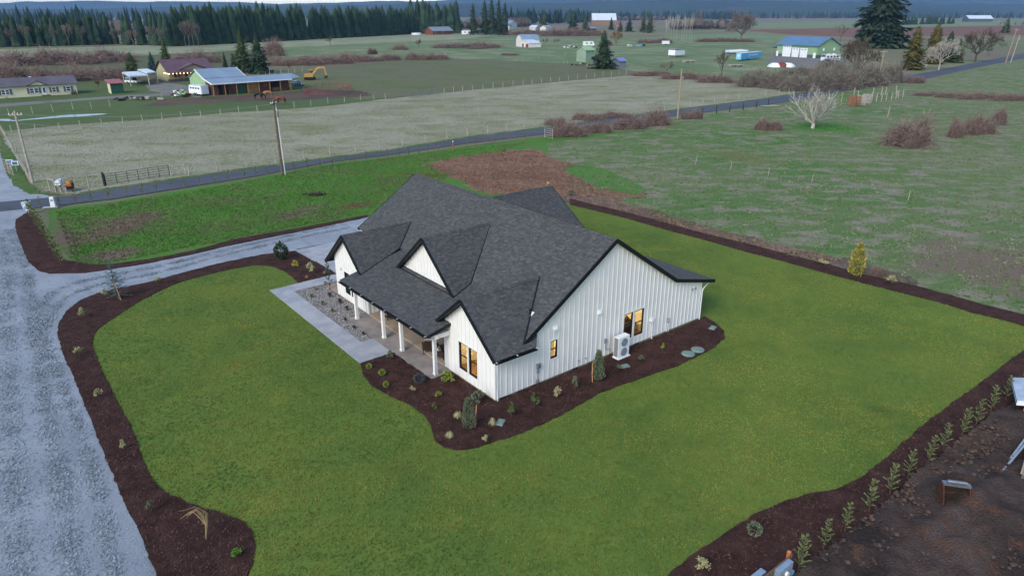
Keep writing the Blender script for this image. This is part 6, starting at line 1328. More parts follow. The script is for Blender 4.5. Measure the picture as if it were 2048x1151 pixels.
def fence(label, pts, spacing, h, m=None, wires=3, r=.085, name='wire_fence', jit=.05, posts=None):
    m = m or M_post; a0 = pts[0]; t = thing(name, label, 'fence', (*a0, 0)); rg = random.Random(label)
    ps = posts if posts else dense(pts, spacing, False); me = MB().tube([(0, 0, 0), (0, 0, 1)], [r, r * .9], 6).mesh('post', m)
    for (x, y) in ps:
        o = bpy.data.objects.new('post', me); o.location = (x - a0[0], y - a0[1], -.05); o.scale = (1, 1, h * rg.uniform(.92, 1.08)); o.rotation_euler = (rg.gauss(0, jit), rg.gauss(0, jit), 0); link(o, t)
    for k in range(wires):
        z = h * (.3 + .62 * k / max(1, wires - 1)); MB().tube([(x - a0[0], y - a0[1], z) for x, y in ps], .008, 3, cap=False).build('wire', M_wire, t)
    return t

def pfence(label, posts, h, **kw): return fence(label, posts, 0, h, posts=posts, **kw)
pfence('wire fence along the pasture beside the road, left of the brambles', [(-45.07, 95.26), (-42.34, 98.22), (-39.15, 101.36), (-35.68, 103.93), (-32.32, 107.02), (-29.02, 110.07), (-25.51, 113.07), (-22.15, 115.76), (-18.72, 118.58), (-15.19, 122.03), (-11.69, 125.14), (-8.2, 128.41), (-4.63, 131.83), (-0.97, 135.13), (2.46, 137.95), (6.26, 141.54)], 1.4)
pfence('wire fence along the pasture beside the road, right of the brambles', [(35.36, 163.84), (39.18, 167.45), (43.04, 171.21), (47.33, 176.15), (51.16, 179.24), (55.3, 183.53), (59.9, 188.02), (64.07, 191.53), (69.77, 196.41), (75.0, 200.23), (79.79, 205.55)], 1.5)
fence('close wooden fence up the left end of the pasture', [(-99.69, 136.37), (-90.25, 124.35), (-79.4, 110.28), (-71.09, 99.6), (-64.15, 90.68)], 2.2, 1.4, wires=3)
pfence('wire fence at the far side of the pasture, left part', [(-97.0, 130.96), (-94.99, 132.72), (-91.2, 133.91), (-87.71, 135.75), (-84.73, 137.63), (-82.48, 141.21), (-79.59, 143.58), (-76.89, 146.38), (-74.2, 149.28), (-71.06, 151.54), (-67.94, 153.86), (-64.93, 157.05), (-62.03, 160.38), (-58.87, 163.4), (-55.58, 166.53), (-52.04, 169.31), (-49.27, 173.65), (-46.1, 177.68), (-42.8, 181.36), (-39.38, 184.64), (-36.18, 186.32), (-33.45, 188.02)], 1.5)
pfence('wire fence at the far side of the pasture, right part', [(-19.16, 200.88), (-16.8, 204.87), (-14.35, 206.92), (-11.6, 209.72), (-8.63, 212.59), (-5.77, 217.04), (-2.77, 220.11), (0.31, 223.26), (3.48, 226.5), (6.42, 229.84), (9.6, 233.27), (12.71, 236.8), (15.86, 239.51), (19.21, 244.18), (22.53, 247.06), (25.75, 250.01), (29.15, 254.05), (32.67, 258.22), (36.01, 260.35), (39.19, 263.62), (42.27, 266.97)], 1.7)
pfence('wire fence between paddock and farm track', [(-110.19, 154.64), (-107.76, 158.7), (-105.24, 162.09), (-102.48, 165.18), (-99.7, 167.91), (-97.09, 171.21), (-91.23, 185.75), (-91.39, 191.53)], 1.8)
pfence('dark post fence beside the road in the green field', [(42.02, 155.44), (46.01, 158.7), (49.67, 161.23), (53.84, 164.73), (58.23, 168.84), (62.92, 174.14)], 1.7, m=M_dpost, r=.11)
pfence('thin old fence across the tussock field', [(27.56, 103.18), (31.56, 98.91), (35.61, 94.94), (39.94, 90.68), (47.87, 81.41)], 1.3, r=.045, wires=1)
pfence('fence behind the barn conifers', [(-87.57, 260.35), (-85.93, 261.43), (-84.77, 264.72), (-82.87, 266.97), (-81.8, 271.56), (-79.64, 273.91)], 2.2, wires=2, r=.09)
pfence('fence of pale posts below the meadow', [(13.43, 360.87), (19.24, 377.86), (28.9, 396.5), (37.99, 406.51), (5.29, 349.07), (23.29, 324.27), (24.86, 324.27)], 1.6, wires=0, r=.07)
# gates and braces
M_gw = mat('weathered_wood', 'a39c92', '8c857b', 3, rough=.9); M_gm = mat('green_tube_gate', '2e3b38', '36443f', 3, rough=.5, metal=.3)
def hbrace(label, a, b, h, diag=1, name='fence_brace'):
    a = np.array(a); b = np.array(b); d = b - a; L = float(np.linalg.norm(d)); t = thing(name, label, 'fence brace', (*a, 0), math.atan2(d[1], d[0]))
    for x in (0, L): MB().tube([(x, 0, 0), (x, 0, h)], .09, 8).build('post', M_gw, t)
    MB().tube([(0, 0, h * .9), (L, 0, h * .9)], .07, 6).build('rail', M_gw, t)
    if diag: MB().tube([(0, 0, .15) if diag > 0 else (0, 0, h * .85), (L, 0, h * .85) if diag > 0 else (L, 0, .15)], .06, 6).build('brace', M_gw, t)
hbrace('grey timber brace with a rising diagonal left of the dark gate', (-54.73, 87.84), (-53.4, 88.95), 1.75, 1)
hbrace('grey timber brace with a falling diagonal right of the dark gate', (-47.29, 94.79), (-45.7, 95.75), 1.55, -1)
hbrace('grey timber rail frame behind the mailboxes', (-57.62, 85.68), (-56.25, 87.02), 1.75, 0); hbrace('short timber frame beside the mailboxes', (-58.77, 86.21), (-57.63, 85.55), 1.75, 0)
def tube_gate(label, a, b, h, panels, m, rails=5, name='tube_gate'):
    a = np.array(a); b = np.array(b); d = b - a; L = float(np.linalg.norm(d)); t = thing(name, label, 'gate', (*a, .05), math.atan2(d[1], d[0]))
    for k in range(rails): MB().tube([(0, 0, .2 + (h - .2) * k / (rails - 1)), (L, 0, .2 + (h - .2) * k / (rails - 1))], .03, 6).build('rail', m, t)
    for k in range(panels + 1): MB().tube([(L * k / panels, 0, .02), (L * k / panels, 0, h)], .04 if 0 < k < panels else .05, 6).build('upright', m, t)
tube_gate('long dark tube gate beside the road', (-53.29, 89.24), (-47.57, 94.94), 1.45, 6, M_gm)
t = thing('gate_post', 'thick dark post at the left end of the dark gate', 'post', (*(-53.33, 88.95), 0)); MB().tube([(0, 0, 0), (0, 0, 1.75)], .15, 8).lathe([(.15, 1.75), (.1, 1.8)], 8).build('post', M_dpost, t)
tube_gate('grey tube panel fence at the corner of the mown field', (-27.13, 189.18), (-20.43, 200.88), 1.7, 8, M_galv, 6)
tube_gate('pale tube gate behind the barn', (-88.2, 250.01), (-86.59, 253.03), 2.0, 1, M_gw, 3)
tube_gate('white timber gate beside the bramble mound', (5.9, 126.48), (7.27, 124.88), 1.75, 1, M_gw, 5, 'field_gate')
tube_gate('leaning pallet rack beside the gravel lane', (-72.01, 97.22), (-69.28, 94.94), 1.9, 2, M_gw, 6, 'pallet')
for lab, p in (('small blue and white sign beside the lane pallet, upper', (-72.29, 98.91)), ('small blue and white sign beside the lane pallet, lower', (-70.82, 97.89))):
    t = thing('lane_sign', lab, 'sign', (*p, 0), .2); MB().box(-.45, .45, -.03, .03, .9, 1.5).build('board', M_pvc, t); MB().box(-.32, .32, -.05, -.032, 1.0, 1.4).build('panel', mat('sign_blue', '2f5f8f', '3a6a99', 3), t); MB().beam((0, 0, 0), (0, 0, .95), .08, .08).build('post', M_gw, t)
# mailboxes
t = thing('mailbox', 'white rounded mailbox on a timber stand', 'mailbox', (*(-57.05, 85.68), .05), .2); MB().box(-.3, .3, -.6, .6, .95, 1.3).tube([(0, -.6, 1.3), (0, .6, 1.3)], .3, 10).build('box', M_pvc, t); MB().box(-.1, .1, -.1, .1, 0, .95).build('post', M_gw, t); MB().box(.31, .34, 0, .12, 1.2, 1.6).build('flag', M_or, t)
t = thing('newspaper_box', 'dark mailbox with a yellow and orange top', 'mailbox', (*(-55.94, 85.95), .05), .2); MB().box(-.3, .3, -.45, .45, .3, 1.0).build('box', M_black, t); MB().tube([(0, -.45, 1.15), (0, .45, 1.15)], .26, 10).build('cap', mat('yellow_paint', 'b08438', '9c742e', 4), t); MB().box(-.32, .32, -.47, -.44, .75, 1.05).build('band', M_or, t); MB().box(-.1, .1, -.1, .1, 0, .3).build('post', M_dpost, t)
t = thing('newspaper_shelf', 'low shelf between the two mailboxes', 'shelf', (*(-56.42, 85.68), .05), .2); MB().box(-.8, .8, -.25, .25, .85, .95).build('board', M_gw, t); [MB().box(x - .07, x + .07, -.07, .07, 0, .85).build('post', M_gw, t) for x in (-.6, 0, .6)]

# ---------------------------------------------------------------- farm buildings
def frame2(a, b):
    a = np.array(a); b = np.array(b); d = b - a; return float(np.linalg.norm(d)), math.atan2(d[1], d[0])
def gable(name, label, a, b, depth, eave, rise, wm, rm, ov=.5, cat='building', wins=(), doors=(), ridge='x', gm=None, cut=0.0):
    """a->b is the front base line, left to right; the building stands behind it"""
    L, rz = frame2(a, b); t = thing(name, label, cat, (*a, 0), rz); D = depth
    mb = MB(); mb.box(0, L, 0, D, 0, eave)
    if ridge == 'x':
        for x in (0, L): mb.poly([(x, 0, eave), (x, D, eave), (x, D / 2, eave + rise)])
    else:
        for y in (0, D): mb.poly([(0, y, eave), (L, y, eave), (L / 2, y, eave + rise)])
    mb.build('wall', wm, t); s = rise / (D / 2 if ridge == 'x' else L / 2)
    for sd in (0, 1):
        if ridge == 'x':
            y0, y1 = (-ov, D / 2) if sd == 0 else (D / 2, D + ov); z0, z1 = (eave - ov * s, eave + rise) if sd == 0 else (eave + rise, eave - ov * s); poly = [(-ov, y0, z0 + .06), (L + ov, y0, z0 + .06), (L + ov, y1, z1 + .06), (-ov, y1, z1 + .06)]
        else:
            x0, x1 = (-ov, L / 2) if sd == 0 else (L / 2, L + ov); z0, z1 = (eave - ov * s, eave + rise) if sd == 0 else (eave + rise, eave - ov * s); poly = [(x0, -ov, z0 + .06), (x1, -ov, z1 + .06), (x1, D + ov, z1 + .06), (x0, D + ov, z0 + .06)]
        r = MB().prism(poly, (0, 0, .16)).build('roof', rm, t)
    for (x0, x1, z0, z1, m) in doors: MB().box(x0, x1, -.1, .05, z0, z1).build('door', m, t)
    for (x0, x1, z0, z1) in wins:
        w = MB().box(x0, x1, -.09, .05, z0, z1).build('window', M_pvc, t); MB().box(x0 + .12, x1 - .12, -.11, -.092, z0 + .12, z1 - .12).build('pane', M_dpane, w)
    return t, L
M_dpane = mat('dark_pane', '2c3a48', '384654', 1, rough=.15, spec=.6)
M_creamw = mat('cream_siding', 'c9c4a6', 'bdb899', .6, rough=.8); M_purp = mat('purple_grey_roof', '5c5860', '524e56', .3, rough=.8); M_redroof = mat('faded_red_roof', '9a5f62', '8a5356', 1, rough=.7)
M_grsh = mat('dark_green_siding', '2c5240', '24463a', 1, rough=.8); M_blue_r = mat('blue_metal_roof', '8395a3', '76889a', .25, rough=.45, metal=.15); M_pgreen = mat('pale_green_siding', '8fae84', '84a279', .5, rough=.8)
M_brick = mat('red_barn_boards', '5e3e38', '4e332f', 1.5, rough=.9, stretch=(3, 3, .4)); M_wmetal = mat('white_metal_roof', 'c3cbd2', 'b3bcc4', .4, rough=.4); M_dkin = mat('barn_dark', '1c1917', '241f1c', 2, rough=1); M_tanw = mat('tan_wood', '9a7450', '85633f', 3, rough=.9)
M_maroon = mat('maroon_roof', '54404a', '604a52', .5, rough=.7); M_olive = mat('pale_olive_siding', 'a39e7c', '95906f', .6, rough=.8); M_wpaint = mat('old_white_paint', 'cfccc4', 'bab6ad', .8, rough=.8); M_rw = mat('white_paint', 'dedfdf', 'd2d4d5', .8, rough=.5)
# manufactured home
t, L = gable('manufactured_home', 'long cream manufactured home with purple-grey roof at the left picture edge', (-140.87, 184.64), (-121.91, 200.23), 8.0, 2.9, 1.7, M_creamw, M_purp, .5, 'house')
K = L / 216.0
def mx(px): return (px + 60) * K
for x0, x1, w2 in ((2, 18, 1), (58, 76, 1), (103, 112, 0), (133, 143, 0)):
    a, b = mx(x0), mx(x1); w = MB().box(a, b, -.1, .05, .9, 2.2).build('window', M_pvc, t)
    for k in range(2 if w2 else 1):
        n = 2 if w2 else 1; p0 = a + (b - a) * k / n + .12; p1 = a + (b - a) * (k + 1) / n - .12
        MB().box(p0, p1, -.12, -.102, 1.0, 1.5).build('pane', M_dpane, w); MB().box(p0, p1, -.12, -.102, 1.6, 2.1).build('pane', M_dpane, w)
    for s in (a - .55, b + .1): MB().box(s, s + .45, -.13, .05, .85, 2.25).build('shutter', M_purp, t)
d = MB().box(mx(83), mx(91), -.13, .05, .3, 2.5).build('door', M_pvc, t); MB().box(mx(85), mx(89.5), -.15, -.131, .9, 2.2).build('pane', M_dpane, d)
x0, x1 = mx(56), mx(94); MB().poly([(x0, -.3, 2.9), (x1, -.3, 2.9), ((x0 + x1) / 2, -.3, 4.0)]).build('pediment', M_creamw, t)
for p, q in ((x0 - .6, (x0 + x1) / 2), ((x0 + x1) / 2, x1 + .6)):
    za, zb = (2.75, 4.1) if p < (x0 + x1) / 2 - .1 and q <= (x0 + x1) / 2 + .1 else (4.1, 2.75); MB().prism([(p, -.7, za), (q, -.7, zb), (q, 3.0, zb), (p, 3.0, za)], (0, 0, .14)).build('porch_roof', M_purp, t)
MB().box(mx(80), mx(97), -1.6, -.1, 0, .35).build('step', M_pole, t); MB().lathe([(.3, 4.4), (.3, 4.9)], 8, (mx(70), 5, 0)).build('roof_vent', M_pvc, t)
for i, (lab, p) in enumerate((('dark shrub beside the manufactured home door end', (-122.41, 198.94)), ('dark shrub at the left end of the manufactured home', (-135.27, 190.35)))): bush(lab, p, 1.6, 1.6, 1.3, i, 'shrubs at the manufactured home')
# garden shed
t, L = gable('garden_shed', 'dark green shed with a faded red roof beside the track', (-112.36, 200.23), (-109.87, 202.19), 4.0, 2.6, .0, M_grsh, M_grsh, 0, 'shed')
MB().prism([(-.4, -.4, 2.75), (L + .4, -.4, 2.75), (L + .2, 4.3, 3.5), (-.6, 4.3, 3.5)], (0, 0, .15)).build('roof', M_redroof, t); MB().box(-.1, -.01, .1, 3.9, 0, 2.6).build('end_wall', M_creamw, t)
for c in list(t.children):
    if c.name.startswith('roof') and c.data.materials[0] == M_grsh: bpy.data.objects.remove(c)
# carport: two flat white roofs on posts
def carport(label, pts, z, posts):
    a = pts[0]; t = thing('carport', label, 'carport', (*a, 0)); q = [(x - a[0], y - a[1]) for x, y in pts]
    MB().prism([(x, y, z + .0) for x, y in q], (0, 0, .35)).build('roof', M_wmetal, t)
    for (x, y) in q: MB().beam((x * .97 + .1, y * .97 + .1, 0), (x * .97 + .1, y * .97 + .1, z), .25, .25).build('post', M_gw, t)
carport('flat white carport roof over the white pickup, front section', [(-118.22, 221.97), (-114.16, 225.64), (-124.79, 240.52), (-127.95, 236.37)], 2.8, 4)
carport('flat white carport roof behind the first, set higher', [(-115.66, 228.22), (-114.71, 232.17), (-124.07, 246.01), (-126.52, 243.78)], 3.2, 4)
# ranch house with string lights
t, L = gable('ranch_house', 'low ranch house with maroon roof and a porch hung with string lights', (-113.74, 238.6), (-102.89, 248.03), 14, 3.0, 3.4, M_olive, M_maroon, .7, 'house')
MB().prism([(-1, -3.5, 2.75), (L + 1, -3.5, 2.75), (L + 1, .2, 3.4), (-1, .2, 3.4)], (0, 0, .14)).build('porch_roof', M_maroon, t)
MB().box(-.5, L + .5, -3.2, 0, 0, .7).build('porch_deck', mat('porch_plum', '3f3340', '4a3c4a', 1), t)
for k in range(9): MB().box(k * L / 8 - .1, k * L / 8 + .1, -3.2, -3.0, .7, 2.8).build('porch_post', M_tanw, t)
for k in range(4): w = MB().box(1.5 + k * L / 4, 3.4 + k * L / 4, -.1, .05, 1.2, 2.5).build('window', M_tanw, t); MB().box(1.65 + k * L / 4, 3.25 + k * L / 4, -.12, -.1, 1.35, 2.35).build('pane', M_dpane, w)
xg = L * .55; MB().poly([(xg - 5, -.02, 3.0), (xg + 5, -.02, 3.0), (xg, -.02, 5.2)]).build('front_gable', M_olive, t)
for s in (-1, 1): MB().prism([(xg, -.8, 5.35), (xg + s * 6, -.8, 2.95), (xg + s * 6, 6.5, 2.95), (xg, 6.5, 5.35)], (0, 0, .12)).build('gable_roof', M_maroon, t)
bm_ = mat('bulb_glow', 'ffe9c4', 'ffe9c4', 1, emit=('ffcf90', 2.2)); bulb = MB().lathe([(.05, -.16), (.16, -.05), (.12, .1), (.03, .16)], 8).mesh('light_bulb', bm_)
for k in range(15): o = bpy.data.objects.new('light_bulb', bulb); o.location = (-.8 + (L + 1.6) * k / 14, -3.55, 2.62); link(o, t)
for k in range(4): o = bpy.data.objects.new('light_bulb', bulb); o.location = (-1.0, -3.4 + k * 1.6, 2.62); link(o, t)
# horse barn
A, B = (-81.68, 195.17), (-65.11, 210.43); L, rz = frame2(A, B); barn = thing('horse_barn', 'long red board horse barn with a blue metal roof', 'barn', (*A, 0), rz)
L1 = L * .50; zf = 3.1; zb_ = 4.1; zt = 6.2
MB().box(0, L, 1.0, 5, 0, 3.2).build('wall', M_brick, barn); MB().box(0, L1, 5, 17, 0, 3.9).poly([(0, 5, 3.9), (0, 17, 3.9), (0, 11, zt)]).poly([(L1, 5, 3.9), (L1, 17, 3.9), (L1, 11, zt)]).build('hall_wall', M_pgreen, barn)
MB().prism([(-.4, -.6, zf), (L + .4, -.6, zf), (L + .4, 5.2, zb_), (-.4, 5.2, zb_)], (0, 0, .16)).build('lean_to_roof', M_blue_r, barn)
MB().prism([(-.4, 4.9, zb_ + .1), (L1 + .3, 4.9, zb_ + .1), (L1 + .3, 11, zt + .1), (-.4, 11, zt + .1)], (0, 0, .16)).build('roof', M_blue_r, barn); MB().prism([(-.4, 11, zt + .1), (L1 + .3, 11, zt + .1), (L1 + .3, 17.5, 3.8), (-.4, 17.5, 3.8)], (0, 0, .16)).build('roof', M_blue_r, barn)
MB().prism([(L1, 4.9, zb_), (L + 3.4, 5.2, zb_ + .05), (L + 5.2, 8.5, 3.2), (L1, 11, 3.6)], (0, 0, .14)).build('shed_roof', M_blue_r, barn); MB().prism([(L, -.4, zf + .1), (L + 4.5, 2.5, 3.2), (L + 3.4, 5.2, zb_ + .1), (L, 5.1, zb_ + .1)], (0, 0, .12)).build('end_roof', M_blue_r, barn)
MB().beam((-.4, -.66, zf + .02), (L + .4, -.66, zf + .02), .12, .3).build('eave_trim', M_rw, barn); MB().beam((-.42, -.6, zf), (-.42, 5, zb_ + .05), .1, .35).beam((-.42, 5, zb_ + .1), (-.42, 11, zt + .15), .1, .35).build('rake_trim', M_rw, barn)
for x in (L1 + .32,): MB().beam((x, 4.9, zb_ + .12), (x, 11, zt + .15), .1, .35).build('rake_trim', M_rw, barn)
for k in range(8): MB().box(L * k / 7 - .11, L * k / 7 + .11, -.4, -.1, 0, 3.0).build('post', M_tanw, barn)
for x0, x1, m in ((.08, .13, M_dkin), (.15, .2, M_dkin), (.31, .42, M_grsh), (.44, .58, M_tanw), (.75, .87, M_dkin)): MB().box(L * x0, L * x1, .9, 1.05, .1, 2.7).build('stall_opening', m, barn)
w = MB().box(L * .66, L * .695, .9, 1.05, 1.4, 2.3).build('window', M_tanw, barn); MB().box(L * .667, L * .688, .87, .9, 1.5, 2.2).build('pane', M_dpane, w)
MB().box(L * .745, L * .88, -.3, -.1, .2, 1.1).build('half_wall', M_brick, barn)
# vehicles
M_tyre = mat('tyre', '17181a', '1d1e20', 4, rough=.9); M_rim = mat('rim', '8f9396', '7f8386', 4, rough=.4, metal=.6)
def wheel(t, x, y, r=.36, w=.22):
    k = MB().tube([(x, y - w / 2, r), (x, y + w / 2, r)], r, 14).build('wheel', M_tyre, t); MB().tube([(x, y - w / 2 - .012, r), (x, y + w / 2 + .012, r)], r * .58, 10).build('rim', M_rim, k)
def car(name, label, loc, rz, m, kind='suv', L=4.6, W=1.85, cat='car'):
    t = thing(name, label, cat, (*loc, .05), rz); h = .95 if kind != 'car' else .82; H = 1.8 if kind == 'suv' else 1.45
    prof = [(-L / 2, .35), (-L / 2, h * .95), (-L / 2 + .15, h), (L / 2 - .4, h * .95), (L / 2, h * .75), (L / 2, .35)]
    MB().prism([(x, -W / 2, z) for x, z in prof], (0, W, 0)).build('body', m, t)
    c0, c1, c2, c3 = ((-L / 2 + .1, -L / 2 + .25, L * .08, L * .22) if kind == 'suv' else (-L * .38, -L * .22, L * .08, L * .26))
    cb = MB().faces([(c0, -W / 2 + .06, h), (c3, -W / 2 + .06, h), (c3, W / 2 - .06, h), (c0, W / 2 - .06, h), (c1, -W / 2 + .2, H), (c2, -W / 2 + .2, H), (c2, W / 2 - .2, H), (c1, W / 2 - .2, H)], [(0, 1, 5, 4), (1, 2, 6, 5), (2, 3, 7, 6), (3, 0, 4, 7)]).build('glasshouse', M_dpane, t)
    MB().prism([(c1 - .05, -W / 2 + .17, H), (c2 + .05, -W / 2 + .17, H), (c2 + .05, W / 2 - .17, H), (c1 - .05, W / 2 - .17, H)], (0, 0, .06)).build('roof', m, cb)
    for x in (-L * .3, L * .31):
        for y in (-W / 2 + .08, W / 2 - .08): wheel(t, x, y)
    for y in (-W / 2 + .28, W / 2 - .28): MB().box(L / 2 - .02, L / 2 + .02, y - .18, y + .18, .58, .74).build('headlight', M_pvc, t); MB().box(-L / 2 - .02, -L / 2 + .02, y - .12, y + .12, .65, .85).build('tail_light', M_or, t)
    MB().box(L / 2 - .02, L / 2 + .05, -W / 2 + .1, W / 2 - .1, .36, .5).build('bumper', M_galv, t)
    return t
car('pickup_truck', 'white sport utility truck parked under the carport', (-122.28, 231.54), R(-20), M_rw, 'suv', 5.0, 2.0, 'truck')
car('parked_car', 'dark blue car under the end roof of the horse barn', (-67.06, 223.26), R(-25), mat('dark_blue_paint', '1d3350', '24405f', 2, rough=.25, spec=.6), 'car', 4.8)
car('parked_car', 'blue car parked in front of the motorhome', (144.97, 334.46), R(200), mat('blue_paint', '2a567f', '336290', 2, rough=.25, spec=.6), 'car', 4.3)
def box_trailer(name, label, loc, rz, L, W, H, m, cat='trailer', z0=.5, axle=0.0, nose=.0):
    t = thing(name, label, cat, (*loc, .05), rz); prof = [(-L / 2, z0), (-L / 2, H), (L / 2 - nose, H), (L / 2, H * .55 if nose else H), (L / 2, z0)]
    MB().prism([(x, -W / 2, z) for x, z in prof], (0, W, 0)).build('body', m, t); MB().box(-L / 2 - .04, L / 2 - nose + .04, -W / 2 - .04, W / 2 + .04, H, H + .08).build('roof', M_wmetal, t)
    for x in (axle - .45, axle + .45):
        for y in (-W / 2 + .05, W / 2 - .05): wheel(t, x, y, .38, .25)
    MB().beam((L / 2, 0, z0), (L / 2 + 1.1, 0, .45), .12, .12).build('drawbar', M_dpost, t)
    return t
t = box_trailer('horse_trailer', 'white horse trailer parked beside the barn', (-86.18, 196.41), R(145), 6.0, 2.2, 2.7, M_rw, nose=.5); MB().box(-3.04, -2.98, -.9, .9, .6, 2.5).build('rear_door', M_wmetal, t)
for k in range(4): MB().box(-2.2 + k * 1.2, -1.4 + k * 1.2, 1.1, 1.13, 1.8, 2.2).build('window', M_dpane, t)
# blue trailer with lettering
a, b = (109.78, 345.3), (123.81, 360.87); L, rz = frame2(a, b); M_sky = mat('sky_blue_paint', '3f9ac4', '3790ba', 1, rough=.35)
t = thing('blue_trailer', 'bright blue box trailer with white lettering in the meadow', 'trailer', (*a, .05), rz); MB().box(-1.9, L, 0, 2.6, .55, 3.4).build('body', M_sky, t); MB().box(-2.0, L + .05, -.05, 2.65, 3.4, 3.5).build('roof', M_wmetal, t)
MB().box(-1.95, -1.9, .1, 2.5, .7, 3.3).build('front_panel', mat('pale_blue_panel', '86bccf', '79afc4', 1), t); MB().disc((-1.98, 1.3, 2.3), .45, (1, 0, 0), .04, 16).build('emblem', M_pvc, t)
for x in (L * .22, L * .34): wheel(t, x, .1, .5, .35); wheel(t, x, 2.5, .5, .35)
MB().tube([(L * .34 + .45 * math.cos(k * .42 + .7), -.03, 2.15 + .5 * math.sin(k * .42 + .7)) for k in range(13)], .08, 5).build('emblem', M_pvc, t)
fc = bpy.data.curves.new('lettering', 'FONT'); fc.body = 'ALKEDEN'; fc.size = 1.05; fc.extrude = .015; fc.materials.append(M_pvc); ft = bpy.data.objects.new('lettering_curve', fc); COL.objects.link(ft); bpy.context.view_layer.update(); lm = bpy.data.meshes.new_from_object(ft.evaluated_get(bpy.context.evaluated_depsgraph_get())); bpy.data.objects.remove(ft); fo = bpy.data.objects.new('lettering', lm); fo.location = (L * .42, -.03, 1.95); fo.rotation_euler = (R(90), 0, 0); fo.scale = (L * .075, 1, 1); link(fo, t)
# motorhome
t = thing('motorhome', 'long white motorhome parked beside the green shop', 'motorhome', (*(149.88, 341.61), .05), R(205)); L = 10; MB().prism([(-L / 2, -1.25, .55), (-L / 2, -1.25, 3.1), (L / 2 - .7, -1.25, 3.1), (L / 2 - .15, -1.25, 2.2), (L / 2, -1.25, 1.3), (L / 2, -1.25, .55)], (0, 2.5, 0)).build('body', M_rw, t)
MB().prism([(L / 2 - .66, -1.1, 3.0), (L / 2 - .1, -1.1, 2.0), (L / 2 - .1, 1.1, 2.0), (L / 2 - .66, 1.1, 3.0)], (.05, 0, .03)).build('windscreen', M_dpane, t)
for s in (-1.27, 1.25):
    for k in range(4): MB().box(-3.8 + k * 2.1, -2.6 + k * 2.1, s, s + .02, 1.7, 2.5).build('window', M_dpane, t)
    MB().box(-L / 2, L / 2 - .3, s - .005, s + .025, 1.0, 1.3).build('stripe', mat('teal_stripe', '3f7f93', '37778a', 2), t)
for x in (-3, 3.4): wheel(t, x, -1.1, .42, .3); wheel(t, x, 1.1, .42, .3)
MB().box(-2.5, -1.3, -.5, .5, 3.1, 3.4).box(.8, 2, -.5, .5, 3.1, 3.4).build('roof_unit', M_rw, t)
for y in (-.9, .9): MB().box(L / 2, L / 2 + .04, y - .2, y + .2, .8, 1.0).build('headlight', M_pvc, t)
t = box_trailer('travel_trailer', 'old white travel trailer tilted beside the junk pile', (52.47, 500.95), R(10), 7.5, 2.6, 3.2, M_rw, nose=.9); MB().box(.8, 2.2, -1.34, -1.3, 1.7, 2.5).box(-2.2, -1, -1.34, -1.3, 1.7, 2.5).build('window', M_dpane, t)
t = box_trailer('camper', 'white camper under the tall far conifer', (-47.42, 774.06), R(10), 11, 3.2, 4.2, M_rw, nose=1.2); MB().box(1, 3, -1.64, -1.6, 2.2, 3.2).box(-3, -1.4, -1.64, -1.6, 2.2, 3.2).build('window', M_dpane, t)
# excavator
M_yel = mat('machine_yellow', 'b58f45', '9c7a3a', 1.2, rough=.5)
t = thing('excavator', 'yellow excavator with a bent boom behind the round pen', 'excavator', (*(-68.7, 244.18), .05), R(10))
for y in (-1.2, 1.2):
    MB().prism([(-1.7, y - .3, .1), (-1.9, y - .3, .5), (-1.6, y - .3, .9), (1.6, y - .3, .9), (1.9, y - .3, .5), (1.7, y - .3, .1)], (0, .6, 0)).build('track', M_tyre, t)
MB().box(-1.7, 1.2, -1.2, 1.2, .95, 1.9).build('house', M_yel, t); c = MB().box(-.2, 1.2, .2, 1.2, 1.9, 3.2).build('cab', M_yel, t); MB().box(-.1, 1.22, .18, 1.22, 2.2, 3.0).build('pane', M_dpane, c)
MB().beam((1.0, -.3, 1.7), (2.8, -.3, 3.9), .4, .6).beam((2.8, -.3, 3.9), (5.0, -.3, 4.0), .4, .55).build('boom', M_yel, t); MB().beam((5.0, -.3, 4.1), (5.6, -.3, 1.4), .35, .45).build('stick', M_yel, t)
MB().prism([(5.3, -.8, 1.4), (5.9, -.8, 1.4), (5.9, -.8, .6), (5.2, -.8, .3), (4.7, -.8, .8)], (0, 1.0, 0)).build('bucket', M_dpost, t)
# round pen of red tube panels
cx, cy = (-53.0, 205.55); t = thing('round_pen', 'ring of red tube panels in the barn yard', 'horse pen', (cx, cy, 0)); rxx = 6.34; ryy = 11.0; M_redt = mat('red_tube', '8a3f3f', '7a3535', 3, rough=.6)
for k in range(20):
    p = [(rxx * math.cos(6.283 * (k + s) / 20), ryy * math.sin(6.283 * (k + s) / 20)) for s in (0, 1)]; mb = MB()
    for z in (.35, .75, 1.15, 1.55): mb.tube([(*p[0], z), (*p[1], z)], .04, 5)
    mb.tube([(*p[0], 0), (*p[0], 1.6)], .06, 5); mb.build('panel', M_redt, t)
